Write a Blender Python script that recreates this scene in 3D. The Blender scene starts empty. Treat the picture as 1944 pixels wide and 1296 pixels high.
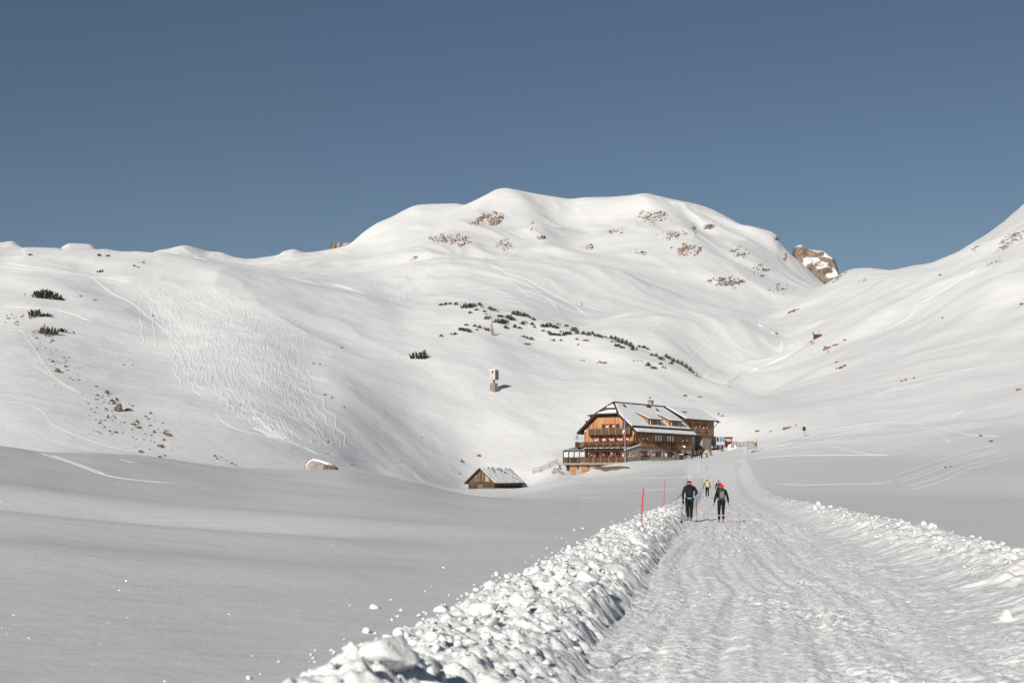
import bpy, bmesh, math, random
import numpy as np
from mathutils import Vector, Matrix, Euler, noise as mnoise

random.seed(7)
rng = np.random.default_rng(11)
scene = bpy.context.scene
COL = scene.collection

# ------------------------------------------------------------------ camera, sky, sun, exposure
FOC = 2700.0      # focal length in photo pixels (50 mm on a 36 mm wide frame)
CU, HV = 972.0, 914.0   # photo column of the optical axis, photo row of the horizon
H = 1.72          # eye height
cam = bpy.data.cameras.new('camera')
cam.lens = 50.0
cam.sensor_width = 36.0
cam.shift_y = 266.0 / 1944.0
cam.clip_start = 0.1
cam.clip_end = 20000.0
camo = bpy.data.objects.new('camera', cam)
COL.objects.link(camo)
camo.location = (0, 0, H)
camo.rotation_euler = (math.radians(90), 0, 0)
cam.dof.use_dof = True
cam.dof.focus_distance = 75.0
cam.dof.aperture_fstop = 2.8
scene.camera = camo

SUN_EL = math.radians(22.0)
to_sun = Vector((-0.39 * math.cos(SUN_EL), -0.921 * math.cos(SUN_EL), math.sin(SUN_EL))).normalized()
world = bpy.data.worlds.new('World')
scene.world = world
world.use_nodes = True
wn = world.node_tree
bg = wn.nodes['Background']
sky = wn.nodes.new('ShaderNodeTexSky')
sky.sky_type = 'NISHITA'
sky.sun_disc = False
sky.sun_elevation = SUN_EL
sky.sun_rotation = math.atan2(to_sun.x, to_sun.y)
sky.altitude = 2000.0
sky.air_density = 1.0
sky.dust_density = 0.0
sky.ozone_density = 1.0
hsv = wn.nodes.new('ShaderNodeHueSaturation')
hsv.inputs['Saturation'].default_value = 1.0
hsv.inputs['Value'].default_value = 1.0
wn.links.new(sky.outputs[0], hsv.inputs['Color'])
wn.links.new(hsv.outputs[0], bg.inputs['Color'])
bg.inputs['Strength'].default_value = 0.0405
sl = bpy.data.lights.new('sun', 'SUN')
sl.energy = 4.1
sl.angle = math.radians(0.5)
sl.color = (1.0, 0.95, 0.875)
so = bpy.data.objects.new('sun', sl)
COL.objects.link(so)
so.rotation_euler = to_sun.to_track_quat('Z', 'Y').to_euler()
vs = scene.view_settings
vs.view_transform = 'Standard'
vs.look = 'None'
vs.exposure = 0.2
vs.gamma = 1.0
vs.use_curve_mapping = False
scene.cycles.max_bounces = 6
scene.cycles.diffuse_bounces = 3

# ------------------------------------------------------------------ small helpers
def tag(o, label=None, cat=None, group=None, kind=None):
    if label: o['label'] = label
    if cat: o['category'] = cat
    if group: o['group'] = group
    if kind: o['kind'] = kind
    return o

def empty(name, loc, label=None, cat=None, group=None, rz=0.0):
    o = bpy.data.objects.new(name, None)
    COL.objects.link(o)
    o.location = loc
    o.rotation_euler = (0, 0, rz)
    o.empty_display_size = 0.3
    return tag(o, label, cat, group)

def obj_from(name, me, parent=None, loc=None, rot=None, scl=None):
    o = bpy.data.objects.new(name, me)
    COL.objects.link(o)
    if parent is not None: o.parent = parent
    if loc is not None: o.location = loc
    if rot is not None: o.rotation_euler = rot
    if scl is not None: o.scale = scl
    return o

def mesh_np(name, verts, faces, mat=None, smooth=True):
    """numpy mesh: verts (n,3), faces (m,3) or (m,4)"""
    me = bpy.data.meshes.new(name)
    verts = np.ascontiguousarray(verts, dtype=np.float32)
    faces = np.ascontiguousarray(faces, dtype=np.int32)
    k = faces.shape[1]
    me.vertices.add(len(verts)); me.vertices.foreach_set('co', verts.ravel())
    me.loops.add(faces.size); me.loops.foreach_set('vertex_index', faces.ravel())
    me.polygons.add(len(faces))
    me.polygons.foreach_set('loop_start', np.arange(0, faces.size, k, dtype=np.int32))
    me.polygons.foreach_set('loop_total', np.full(len(faces), k, dtype=np.int32))
    if smooth:
        me.polygons.foreach_set('use_smooth', np.ones(len(faces), dtype=bool))
    me.update(calc_edges=True)
    if mat: me.materials.append(mat)
    return me

def grid_faces(nr, nc):
    a = (np.arange(nr - 1)[:, None] * nc + np.arange(nc - 1)[None, :]).ravel()
    return np.stack([a, a + 1, a + nc + 1, a + nc], 1)

def sstep(a, b, x):
    t = np.clip((x - a) / (b - a), 0, 1)
    return t * t * (3 - 2 * t)

# numpy gradient noise and cellular domes
def _hash(ix, iy, seed):
    h = (ix.astype(np.int64) * 374761393 + iy.astype(np.int64) * 668265263 + seed * 974634777) & 0xFFFFFFFF
    h = ((h ^ (h >> 13)) * 1274126177) & 0xFFFFFFFF
    h = ((h ^ (h >> 15)) * 2246822519) & 0xFFFFFFFF
    return (h ^ (h >> 16)).astype(np.float64) / 4294967296.0

def pn(x, y, seed=0):
    xi = np.floor(x); yi = np.floor(y); fx = x - xi; fy = y - yi
    ux = fx * fx * fx * (fx * (fx * 6 - 15) + 10); uy = fy * fy * fy * (fy * (fy * 6 - 15) + 10)
    def g(dx, dy):
        a = _hash(xi + dx, yi + dy, seed) * 2 * math.pi
        return np.cos(a) * (fx - dx) + np.sin(a) * (fy - dy)
    n0 = g(0, 0) * (1 - ux) + g(1, 0) * ux
    n1 = g(0, 1) * (1 - ux) + g(1, 1) * ux
    return (n0 * (1 - uy) + n1 * uy) * 1.5

def domes(x, y, cell, seed, prob=0.8, flat=0.75):
    """height of random half-buried clods: cells of size CELL with a dome in most of them"""
    gx = np.floor(x / cell); gy = np.floor(y / cell)
    out = np.zeros_like(x)
    for dx in (-1, 0, 1):
        for dy in (-1, 0, 1):
            cx = gx + dx; cy = gy + dy
            px = (cx + _hash(cx, cy, seed)) * cell; py = (cy + _hash(cx, cy, seed + 1)) * cell
            r = cell * (0.25 + 0.45 * _hash(cx, cy, seed + 2) ** 1.5)
            on = _hash(cx, cy, seed + 3) < prob
            e = 0.65 + 0.7 * _hash(cx, cy, seed + 4)
            d2 = ((x - px) * e) ** 2 + ((y - py) / e) ** 2
            h = np.sqrt(np.maximum(0, 1 - d2 / (r * r))) ** 0.7 * r * flat * (0.6 + 0.5 * _hash(cx, cy, seed + 5))
            out = np.maximum(out, np.where(on, h, 0))
    return out

def pchip(xk, yk, x):
    """1-D monotone cubic, vector x"""
    xk = np.asarray(xk, float); yk = np.asarray(yk, float)
    return pchip_cols(np.tile(xk[:, None], (1, 1)), yk[:, None], np.asarray(x, float)[:, None])[:, 0]

def pchip_cols(XK, YK, X):
    """XK, YK: (K, C) knots per column; X: (R, C) -> (R, C)"""
    h = np.diff(XK, axis=0); d = np.diff(YK, axis=0) / h
    m = np.zeros_like(YK)
    w1 = 2 * h[1:] + h[:-1]; w2 = h[1:] + 2 * h[:-1]
    same = d[1:] * d[:-1] > 0
    with np.errstate(divide='ignore', invalid='ignore'):
        mm = (w1 + w2) / (w1 / d[:-1] + w2 / d[1:])
    m[1:-1] = np.where(same, mm, 0)
    m[0] = d[0]; m[-1] = d[-1]
    R, C = X.shape
    out = np.empty((R, C)); K = XK.shape[0]
    ci = np.arange(C)
    for r in range(R):
        x = X[r]
        k = np.clip((XK <= x[None, :]).sum(0) - 1, 0, K - 2)
        x0 = XK[k, ci]; hh = h[k, ci]
        t = np.clip((x - x0) / hh, 0, 1)
        t2 = t * t; t3 = t2 * t
        out[r] = (2 * t3 - 3 * t2 + 1) * YK[k, ci] + (t3 - 2 * t2 + t) * hh * m[k, ci] + (3 * t2 - 2 * t3) * YK[k + 1, ci] + (t3 - t2) * hh * m[k + 1, ci]
    return out

# ------------------------------------------------------------------ materials
MATS = {}
def nmat(name, rough=0.8, spec=0.3):
    m = bpy.data.materials.new(name)
    m.use_nodes = True
    b = m.node_tree.nodes['Principled BSDF']
    b.inputs['Roughness'].default_value = rough
    b.inputs['Specular IOR Level'].default_value = spec
    MATS[name] = m
    return m, m.node_tree, b

def N(nt, typ, **kw):
    n = nt.nodes.new(typ)
    for k, v in kw.items():
        if k in n.inputs: n.inputs[k].default_value = v
        else: setattr(n, k, v)
    return n

def coords(nt, scale=(1, 1, 1), kind='Object'):
    if kind == 'World':
        g = N(nt, 'ShaderNodeNewGeometry'); src = g.outputs['Position']
    else:
        g = N(nt, 'ShaderNodeTexCoord'); src = g.outputs[kind]
    mp = N(nt, 'ShaderNodeMapping'); mp.inputs['Scale'].default_value = scale
    nt.links.new(src, mp.inputs['Vector'])
    return mp.outputs['Vector']

def varied(name, c0, c1, scale=(1, 1, 1), nscale=4.0, detail=5, rough=0.85, bump=0.3, bdist=0.02, spec=0.25, kind='Object', lo=0.35, hi=0.65, per_object=0.0):
    m, nt, b = nmat(name, rough, spec)
    v = coords(nt, scale, kind)
    nz = N(nt, 'ShaderNodeTexNoise'); nz.inputs['Scale'].default_value = nscale; nz.inputs['Detail'].default_value = detail
    nz.inputs['Roughness'].default_value = 0.65
    nt.links.new(v, nz.inputs['Vector'])
    r = N(nt, 'ShaderNodeValToRGB')
    r.color_ramp.elements[0].position = lo; r.color_ramp.elements[0].color = (*c0, 1)
    r.color_ramp.elements[1].position = hi; r.color_ramp.elements[1].color = (*c1, 1)
    nt.links.new(nz.outputs[0], r.inputs[0])
    out = r.outputs[0]
    if per_object:
        oi = N(nt, 'ShaderNodeObjectInfo')
        mr = N(nt, 'ShaderNodeMapRange'); mr.inputs['To Min'].default_value = 1 - per_object; mr.inputs['To Max'].default_value = 1 + per_object
        nt.links.new(oi.outputs['Random'], mr.inputs['Value'])
        mx = N(nt, 'ShaderNodeVectorMath', operation='SCALE')
        nt.links.new(out, mx.inputs[0]); nt.links.new(mr.outputs[0], mx.inputs['Scale'])
        out = mx.outputs[0]
    nt.links.new(out, b.inputs['Base Color'])
    if bump:
        bp = N(nt, 'ShaderNodeBump'); bp.inputs['Strength'].default_value = bump; bp.inputs['Distance'].default_value = bdist
        nt.links.new(nz.outputs[0], bp.inputs['Height']); nt.links.new(bp.outputs[0], b.inputs['Normal'])
    return m

def plain(name, c, rough=0.6, spec=0.3, metal=0.0):
    return varied(name, tuple(x * 0.82 for x in c), tuple(min(1, x * 1.12) for x in c), nscale=3.0, rough=rough, spec=spec, bump=0.08)

def snow_mat(name, albedo, scales, glint=False, packed=None):
    """scales: list of (noise scale 1/m, bump distance m)"""
    m, nt, b = nmat(name, 0.75, 0.12)
    v = coords(nt, (1, 1, 1), 'World')
    prev = None
    for sc, dist, stretch in scales:
        mp = N(nt, 'ShaderNodeMapping'); mp.inputs['Scale'].default_value = stretch
        nt.links.new(v, mp.inputs['Vector'])
        nz = N(nt, 'ShaderNodeTexNoise'); nz.inputs['Scale'].default_value = sc; nz.inputs['Detail'].default_value = 4; nz.inputs['Roughness'].default_value = 0.6
        nt.links.new(mp.outputs[0], nz.inputs['Vector'])
        bp = N(nt, 'ShaderNodeBump'); bp.inputs['Strength'].default_value = 1.0; bp.inputs['Distance'].default_value = dist
        nt.links.new(nz.outputs[0], bp.inputs['Height'])
        if prev is not None: nt.links.new(prev, bp.inputs['Normal'])
        prev = bp.outputs[0]
    nt.links.new(prev, b.inputs['Normal'])
    # slight patchiness of old and new snow
    nz = N(nt, 'ShaderNodeTexNoise'); nz.inputs['Scale'].default_value = scales[0][0] * 0.35; nz.inputs['Detail'].default_value = 5
    nt.links.new(v, nz.inputs['Vector'])
    r = N(nt, 'ShaderNodeValToRGB')
    a = albedo
    r.color_ramp.elements[0].position = 0.3; r.color_ramp.elements[0].color = (a[0] * .95, a[1] * .95, a[2] * .96, 1)
    r.color_ramp.elements[1].position = 0.7; r.color_ramp.elements[1].color = (*a, 1)
    nt.links.new(nz.outputs[0], r.inputs[0]); nt.links.new(r.outputs[0], b.inputs['Base Color'])
    if packed:          # slopes tinted brighter than the valley floor, sunlit contrast put into the colour
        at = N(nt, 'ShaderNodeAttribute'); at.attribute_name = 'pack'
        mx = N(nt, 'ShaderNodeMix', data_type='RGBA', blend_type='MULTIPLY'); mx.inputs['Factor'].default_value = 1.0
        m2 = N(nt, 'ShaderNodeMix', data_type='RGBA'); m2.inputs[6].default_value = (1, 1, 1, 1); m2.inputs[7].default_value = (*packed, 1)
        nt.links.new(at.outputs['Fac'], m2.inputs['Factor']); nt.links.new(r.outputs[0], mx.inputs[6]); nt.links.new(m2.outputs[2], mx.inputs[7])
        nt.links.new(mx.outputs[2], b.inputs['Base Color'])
    if glint:
        vo = N(nt, 'ShaderNodeTexVoronoi'); vo.inputs['Scale'].default_value = 55.0
        nt.links.new(v, vo.inputs['Vector'])
        sub = N(nt, 'ShaderNodeVectorMath', operation='SUBTRACT'); sub.inputs[1].default_value = (0.5, 0.5, 0.5)
        nt.links.new(vo.outputs['Color'], sub.inputs[0])
        sc2 = N(nt, 'ShaderNodeVectorMath', operation='SCALE'); sc2.inputs['Scale'].default_value = 1.9
        nt.links.new(sub.outputs[0], sc2.inputs[0])
        g = N(nt, 'ShaderNodeNewGeometry')
        ad = N(nt, 'ShaderNodeVectorMath', operation='ADD')
        nt.links.new(sc2.outputs[0], ad.inputs[0]); nt.links.new(g.outputs['Normal'], ad.inputs[1])
        nm = N(nt, 'ShaderNodeVectorMath', operation='NORMALIZE'); nt.links.new(ad.outputs[0], nm.inputs[0])
        gl = N(nt, 'ShaderNodeBsdfGlossy'); gl.inputs['Roughness'].default_value = 0.16
        nt.links.new(nm.outputs[0], gl.inputs['Normal'])
        # only the middle of a cell is a crystal face
        ls = N(nt, 'ShaderNodeMath', operation='LESS_THAN'); ls.inputs[1].default_value = 0.30
        nt.links.new(vo.outputs['Distance'], ls.inputs[0])
        ml = N(nt, 'ShaderNodeMath', operation='MULTIPLY'); ml.inputs[1].default_value = 0.13
        nt.links.new(ls.outputs[0], ml.inputs[0])
        mix = N(nt, 'ShaderNodeMixShader')
        nt.links.new(ml.outputs[0], mix.inputs[0]); nt.links.new(b.outputs[0], mix.inputs[1]); nt.links.new(gl.outputs[0], mix.inputs[2])
        nt.links.new(mix.outputs[0], nt.nodes['Material Output'].inputs['Surface'])
    return m

S1 = (1, 1, 1)
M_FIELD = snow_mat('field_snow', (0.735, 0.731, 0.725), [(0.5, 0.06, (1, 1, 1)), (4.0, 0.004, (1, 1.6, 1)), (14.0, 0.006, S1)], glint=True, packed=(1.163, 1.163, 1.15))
M_HILL = snow_mat('hill_snow', (0.735, 0.731, 0.725), [(0.05, 0.45, (1, 1, 1)), (0.22, 0.16, (1, 1, 1)), (0.8, 0.06, (1, 1.0, 1))], packed=(1.163, 1.163, 1.15))  # packed: tint that adds the look of fuller sun on the slopes
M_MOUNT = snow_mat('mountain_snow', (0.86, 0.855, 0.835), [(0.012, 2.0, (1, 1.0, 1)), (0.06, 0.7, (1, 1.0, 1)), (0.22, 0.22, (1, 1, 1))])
M_ROAD = snow_mat('packed_snow', (0.90, 0.895, 0.875), [(9.0, 0.02, (0.7, 1, 1)), (28.0, 0.008, S1)])
M_BERM = snow_mat('broken_snow', (0.80, 0.795, 0.78), [(7.0, 0.03, S1), (24.0, 0.01, S1)])
M_TRACK = snow_mat('tracked_snow', (0.86, 0.86, 0.85), [(1.5, 0.05, S1)])
M_ROOFSNOW = snow_mat('roof_snow', (0.84, 0.84, 0.835), [(0.8, 0.12, S1), (6.0, 0.02, S1)])

# ------------------------------------------------------------------ terrain: ridge by ridge
US = np.concatenate([np.arange(-1700, -320, 30.0), np.arange(-320, -20, 8.0), np.arange(-20, 1966, 2.6), np.arange(1966, 2270, 8.0), np.arange(2270, 3700, 30.0)])
YS = np.concatenate([np.geomspace(3, 70, 150)[:-1], np.geomspace(70, 230, 170)[:-1], np.geomspace(230, 700, 360)[:-1],
                     np.geomspace(700, 1200, 110)[:-1], np.geomspace(1200, 2450, 190)[:-1], np.geomspace(2450, 4200, 14)])
def zof(v, Y): return H + (HV - v) / FOC * Y
def vof(z, Y): return HV - (z - H) / Y * FOC

def ribbon(pts, zmode=False, soft=10):
    """pts: (u, Y, v) or (u, Y, z) knots -> arrays over US"""
    p = sorted(pts)
    u = [a[0] for a in p]
    Yk = pchip(u, [a[1] for a in p], np.clip(US, u[0], u[-1]))
    c = pchip(u, [a[2] for a in p], np.clip(US, u[0], u[-1]))
    z = c if zmode else zof(c, Yk)
    if soft:
        k = np.exp(-0.5 * (np.arange(-4 * soft, 4 * soft + 1) / soft) ** 2); k /= k.sum()
        f = lambda a: np.convolve(np.pad(a, 4 * soft, mode='edge'), k, 'valid')
        z = f(z / Yk); Yk = f(Yk); z = z * Yk
    return Yk, z

RIB = []
RIB.append(ribbon([(-1700, 3, .34), (3700, 3, .34)], True))
RIB.append(ribbon([(-1700, 14, .55), (0, 14, .40), (600, 14, .32), (3700, 14, .34)], True))
RIB.append(ribbon([(-1700, 40, 2.2), (-300, 40, 1.3), (0, 40, 1.15), (300, 40, .75), (600, 40, .5), (900, 40, .34), (2300, 40, .34), (3700, 40, .8)], True))
# the near dune and its crest; to the right the flat valley floor
RIB.append(ribbon([(-1700, 70, 760), (-300, 73, 825), (0, 76, 847), (40, 77, 852), (80, 80, 858), (125, 86, 855.5), (170, 90, 855), (250, 95, 861), (330, 99, 872), (400, 103, 881), (480, 108, 889),
                   (560, 112, 892), (640, 114, 893), (720, 116, 904), (800, 118, 920), (850, 120, 932), (890, 122, 939), (1000, 122, 946), (1200, 122, 946), (1400, 122, 944), (1700, 118, 943),
                   (1944, 105, 946), (2500, 90, 900), (3700, 70, 800)], soft=5))
RIB.append(ribbon([(-1700, 120, 4.0), (0, 130, 2.4), (300, 135, 1.6), (600, 150, 1.2), (800, 155, -.2), (890, 160, -.8), (1000, 165, -.3), (1200, 165, .9), (1400, 165, 1.1), (1550, 165, 1.9), (1750, 150, 2.2),
                   (1944, 140, 2.6), (2500, 120, 9), (3700, 100, 16)], True))
RIB.append(ribbon([(-1700, 180, 845), (0, 188, 856), (170, 192, 864), (300, 195, 876), (450, 200, 892), (600, 208, 897), (720, 222, 908), (800, 238, 924), (890, 262, 936), (1000, 262, 934), (1060, 258, 914),
                   (1110, 256, 909), (1150, 256, 906), (1200, 255, 893), (1300, 252, 882), (1400, 240, 872), (1500, 232, 867), (1690, 222, 865), (1800, 200, 868), (1944, 180, 866), (2500, 150, 820), (3700, 120, 700)]))
# hut terrace
RIB.append(ribbon([(-1700, 204, 795), (0, 209, 806), (300, 216, 833), (500, 226, 853), (620, 238, 874), (700, 254, 892), (780, 267, 908), (830, 278, 920), (890, 292, 932), (940, 296, 932), (1000, 297, 926), (1040, 294, 910), (1060, 293.5, 902.5), (1108, 289.5, 902),
                   (1118, 287.5, 895), (1140, 285.5, 888), (1180, 284, 880), (1212, 288.5, 875), (1250, 298, 872.5), (1290, 305, 870.5), (1330, 309.5, 866), (1365, 309, 859), (1400, 297, 855), (1500, 268, 845), (1690, 250, 838), (1800, 230, 836), (1944, 210, 832), (2500, 170, 770), (3700, 135, 620)], soft=3))
RIB.append(ribbon([(-1700, 230, 745), (0, 236, 752), (300, 245, 780), (500, 250, 803), (620, 262, 828), (700, 278, 847), (780, 296, 864), (890, 316, 878), (1000, 322, 870), (1060, 326, 860), (1200, 336, 850), (1300, 342, 845), (1360, 335, 843),
                   (1430, 320, 837), (1530, 300, 826), (1700, 285, 812), (1800, 268, 808), (1944, 245, 800), (2500, 195, 720), (3700, 150, 560)]))
RIB.append(ribbon([(-1700, 300, 650), (0, 304, 658), (300, 316, 692), (500, 308, 720), (620, 306, 755), (700, 327, 757), (780, 350, 760), (900, 362, 764), (1000, 367, 764), (1100, 373, 761), (1200, 372, 765), (1320, 372, 785), (1400, 352, 797),
                   (1500, 340, 788), (1600, 330, 784), (1700, 322, 768), (1800, 310, 758), (1944, 292, 742), (2500, 230, 640), (3700, 180, 460)]))
RIB.append(ribbon([(-1700, 400, 545), (0, 404, 553), (300, 416, 580), (500, 410, 610), (620, 402, 648), (700, 414, 656), (780, 428, 655), (900, 445, 642), (1000, 446, 668), (1100, 442, 690), (1200, 420, 705), (1320, 408, 745), (1400, 398, 766),
                   (1500, 385, 768), (1600, 385, 745), (1700, 385, 722), (1800, 378, 700), (1944, 360, 680), (2500, 280, 560), (3700, 220, 350)]))
# crest of the tracked hill and of the bushy mound
RIB.append(ribbon([(-1700, 510, 455), (-300, 515, 474), (0, 520, 482), (60, 522, 474), (150, 525, 473), (250, 528, 480), (300, 530, 487), (400, 540, 500), (500, 540, 520), (600, 540, 543), (700, 538, 564), (775, 532, 585),
                   (835, 530, 579), (900, 522, 578), (960, 515, 590), (1010, 505, 605), (1060, 490, 621), (1130, 480, 635), (1200, 470, 655), (1250, 460, 676), (1320, 435, 716), (1400, 420, 747), (1440, 418, 757),
                   (1500, 430, 752), (1600, 440, 722), (1700, 445, 690), (1800, 435, 655), (1944, 430, 610), (2500, 350, 460), (3700, 280, 250)], soft=4))
RIB.append(ribbon([(-1700, 600, 490), (0, 610, 500), (300, 620, 505), (500, 620, 533), (600, 620, 553), (700, 612, 577), (775, 600, 593), (835, 580, 600), (900, 560, 604), (1000, 550, 626), (1100, 540, 652), (1200, 530, 682),
                   (1320, 500, 735), (1400, 490, 762), (1440, 490, 764), (1500, 520, 735), (1600, 540, 690), (1700, 540, 655), (1800, 525, 610), (1944, 515, 550), (2500, 430, 380), (3700, 330, 200)]))
RIB.append(ribbon([(-1700, 680, 490), (0, 690, 500), (300, 700, 503), (500, 710, 530), (600, 710, 549), (700, 700, 572), (775, 680, 589), (835, 645, 595), (900, 620, 598), (1000, 600, 618), (1100, 590, 645), (1200, 590, 650),
                   (1270, 590, 660), (1320, 580, 703), (1400, 590, 724), (1450, 610, 702), (1500, 650, 673), (1550, 660, 655), (1600, 650, 640), (1700, 630, 605), (1800, 615, 560), (1944, 600, 502), (2500, 500, 310), (3700, 400, 150)]))
# the smooth knoll right of the middle
RIB.append(ribbon([(-1700, 760, 490), (0, 770, 500), (300, 780, 502), (500, 790, 526), (600, 785, 544), (700, 770, 567), (775, 745, 585), (835, 700, 590), (900, 680, 592), (1000, 660, 608), (1050, 660, 616), (1110, 665, 621),
                   (1180, 675, 605), (1270, 685, 598), (1340, 690, 600), (1400, 695, 608), (1450, 715, 627), (1490, 735, 645), (1520, 745, 643), (1600, 720, 622), (1700, 700, 576), (1800, 685, 530), (1944, 670, 472), (2500, 580, 250), (3700, 450, 120)], soft=5))
RIB.append(ribbon([(-1700, 850, 495), (0, 860, 502), (300, 860, 503), (500, 870, 522), (600, 860, 538), (700, 840, 558), (775, 800, 575), (835, 760, 581), (900, 740, 582), (1000, 730, 592), (1050, 735, 603), (1110, 735, 622),
                   (1180, 745, 618), (1270, 760, 612), (1340, 770, 614), (1400, 780, 618), (1450, 800, 630), (1490, 820, 634), (1550, 820, 612), (1600, 805, 598), (1700, 785, 552), (1800, 765, 514), (1944, 745, 440), (2500, 650, 200), (3700, 500, 100)]))
RIB.append(ribbon([(-1700, 950, 497), (0, 960, 503), (300, 960, 504), (500, 970, 515), (600, 960, 528), (700, 940, 541), (775, 910, 548), (835, 890, 543), (900, 880, 540), (1000, 880, 545), (1050, 880, 558), (1110, 885, 572), (1180, 895, 582),
                   (1270, 905, 594), (1340, 910, 601), (1400, 920, 608), (1450, 930, 620), (1500, 930, 612), (1550, 925, 592), (1600, 920, 576), (1700, 900, 533), (1800, 880, 502), (1944, 840, 412), (2500, 730, 160), (3700, 560, 80)]))
RIB.append(ribbon([(-1700, 1080, 500), (0, 1080, 503), (300, 1080, 505), (500, 1090, 511), (600, 1090, 519), (700, 1090, 517), (760, 1080, 505), (780, 1080, 500), (800, 1080, 497), (850, 1080, 490), (900, 1080, 492), (950, 1070, 497.5), (1000, 1070, 496.5), (1040, 1070, 497), (1100, 1060, 503), (1150, 1050, 510),
                   (1200, 1040, 525), (1250, 1040, 548), (1300, 1040, 570), (1380, 1040, 590), (1450, 1050, 604), (1480, 1060, 592), (1530, 1090, 562), (1560, 1110, 545), (1600, 1130, 518), (1620, 1135, 510), (1650, 1140, 507), (1690, 1140, 512), (1730, 1130, 504), (1780, 1100, 497), (1800, 1070, 489),
                   (1850, 1020, 463), (1900, 970, 430), (1944, 930, 390), (2100, 880, 290), (2500, 800, 130), (3700, 600, 40)], soft=3))
RIB.append(ribbon([(-1700, 1200, 510), (0, 1230, 507), (500, 1260, 523), (600, 1270, 530), (700, 1300, 528), (800, 1320, 520), (900, 1320, 515), (1000, 1320, 515), (1100, 1300, 522), (1200, 1280, 542), (1300, 1280, 574), (1400, 1280, 595),
                   (1480, 1280, 600), (1560, 1300, 575), (1620, 1320, 545), (1700, 1320, 535), (1800, 1320, 520), (1944, 1250, 455), (2500, 1150, 220), (3700, 1000, 150)]))
RIB.append(ribbon([(-1700, 1580, 495), (0, 1600, 492), (300, 1620, 498), (480, 1660, 513), (540, 1680, 505), (600, 1700, 500), (690, 1720, 487), (790, 1740, 470), (850, 1740, 462), (955, 1740, 455), (1060, 1740, 460), (1130, 1740, 462),
                   (1220, 1730, 462), (1300, 1710, 475), (1400, 1680, 508), (1480, 1640, 548), (1560, 1600, 565), (1620, 1600, 550), (1800, 1600, 530), (1944, 1600, 490), (3700, 1500, 300)]))
RIB.append(ribbon([(-1700, 1900, 475), (0, 1920, 476), (300, 1950, 488), (480, 1960, 508), (540, 1980, 494), (600, 1990, 490), (690, 2000, 464), (790, 2010, 432), (850, 2010, 424), (955, 2010, 408), (1060, 2010, 420), (1130, 2010, 424),
                   (1220, 2000, 420), (1300, 2000, 430), (1400, 1980, 462), (1480, 1940, 505), (1560, 1900, 555), (1620, 1900, 555), (1800, 1900, 540), (1944, 1900, 510), (3700, 1800, 350)]))
RIB.append(ribbon([(-1700, 2150, 470), (-250, 2150, 470), (-60, 2150, 466), (0, 2150, 464), (22, 2150, 461), (40, 2150, 470), (60, 2150, 484), (100, 2150, 488), (120, 2150, 470), (132, 2150, 464.5), (170, 2150, 465), (186, 2150, 474), (230, 2150, 492), (270, 2150, 494),
                   (295, 2150, 485), (315, 2160, 478), (345, 2170, 474), (370, 2180, 479), (395, 2190, 484), (420, 2200, 483), (440, 2200, 489), (458, 2200, 497), (472, 2200, 502), (495, 2220, 497), (530, 2240, 487), (538, 2240, 480), (548, 2240, 477), (558, 2240, 475), (575, 2250, 479), (620, 2260, 474), (660, 2270, 465), (690, 2280, 441), (715, 2280, 424), (745, 2290, 411), (770, 2300, 398), (790, 2300, 390), (815, 2300, 387),
                   (850, 2300, 386), (868, 2300, 386), (880, 2300, 388.5), (905, 2300, 381), (925, 2300, 370), (945, 2300, 359), (960, 2300, 357.5), (980, 2300, 361), (1010, 2300, 367), (1045, 2300, 373), (1085, 2300, 378.5), (1110, 2300, 376), (1150, 2300, 375.5),
                   (1195, 2300, 372), (1222, 2300, 369), (1250, 2300, 373), (1285, 2300, 380), (1318, 2300, 387), (1350, 2290, 397), (1380, 2280, 412), (1410, 2260, 428), (1440, 2250, 436), (1468, 2240, 445), (1477, 2240, 453), (1481, 2240, 464), (1492, 2230, 478), (1506, 2220, 492),
                   (1530, 2200, 512), (1560, 2160, 540), (1580, 2150, 556), (1620, 2150, 560), (1800, 2150, 550), (1944, 2150, 540), (3700, 2100, 500)], soft=1))
RIB.append(ribbon([(-1700, 2500, 620), (3700, 2500, 640)]))
RIB.append(ribbon([(-1700, 4200, 850), (3700, 4200, 850)]))

XK = np.log(np.stack([r[0] for r in RIB])); QK = np.stack([r[1] / r[0] for r in RIB])
# soften the ribbons sideways, except the crest line of the far mountain
LX = np.log(YS)
CREST = len(RIB) - 3
Qg = pchip_cols(XK, QK, np.tile(LX[:, None], (1, len(US))))
YG = np.tile(YS[:, None], (1, len(US)))
XG = (US[None, :] - CU) / FOC * YG
# even out small kinks across the near field
_k = np.exp(-0.5 * (np.arange(-48, 49) / 16.0) ** 2); _k /= _k.sum()
for _r in np.nonzero(YS < 85)[0]:
    _w = 1 - sstep(62, 84, YS[_r])
    Qg[_r] = Qg[_r] * (1 - _w) + _w * np.convolve(np.pad(Qg[_r], 48, mode='edge'), _k, 'valid')
ZG = Qg * YG

# road line on the valley floor
def road_left(Y): return -1.22 + 0.137 * Y
def road_right(Y): return 3.55 + 0.1405 * Y
def road_mid(Y): return 0.5 * (road_left(Y) + road_right(Y))

# wind-shaped relief: octaves whose size suits the distance
warp = 25 * pn(XG / 90, YG / 90, 51)
relief = np.zeros_like(ZG)
for i, lam in enumerate([260, 130, 66, 34, 17, 8.5, 4.3]):
    w = sstep(0.006, 0.012, lam / YG) * (1 - sstep(0.12, 0.30, lam / YG))
    n = pn((XG + warp * min(1, lam / 60)) / lam, (YG + 0.15 * XG) / (lam * 1.5), 60 + i)
    amp = 0.0125 * lam
    relief += w * amp * n
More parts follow.
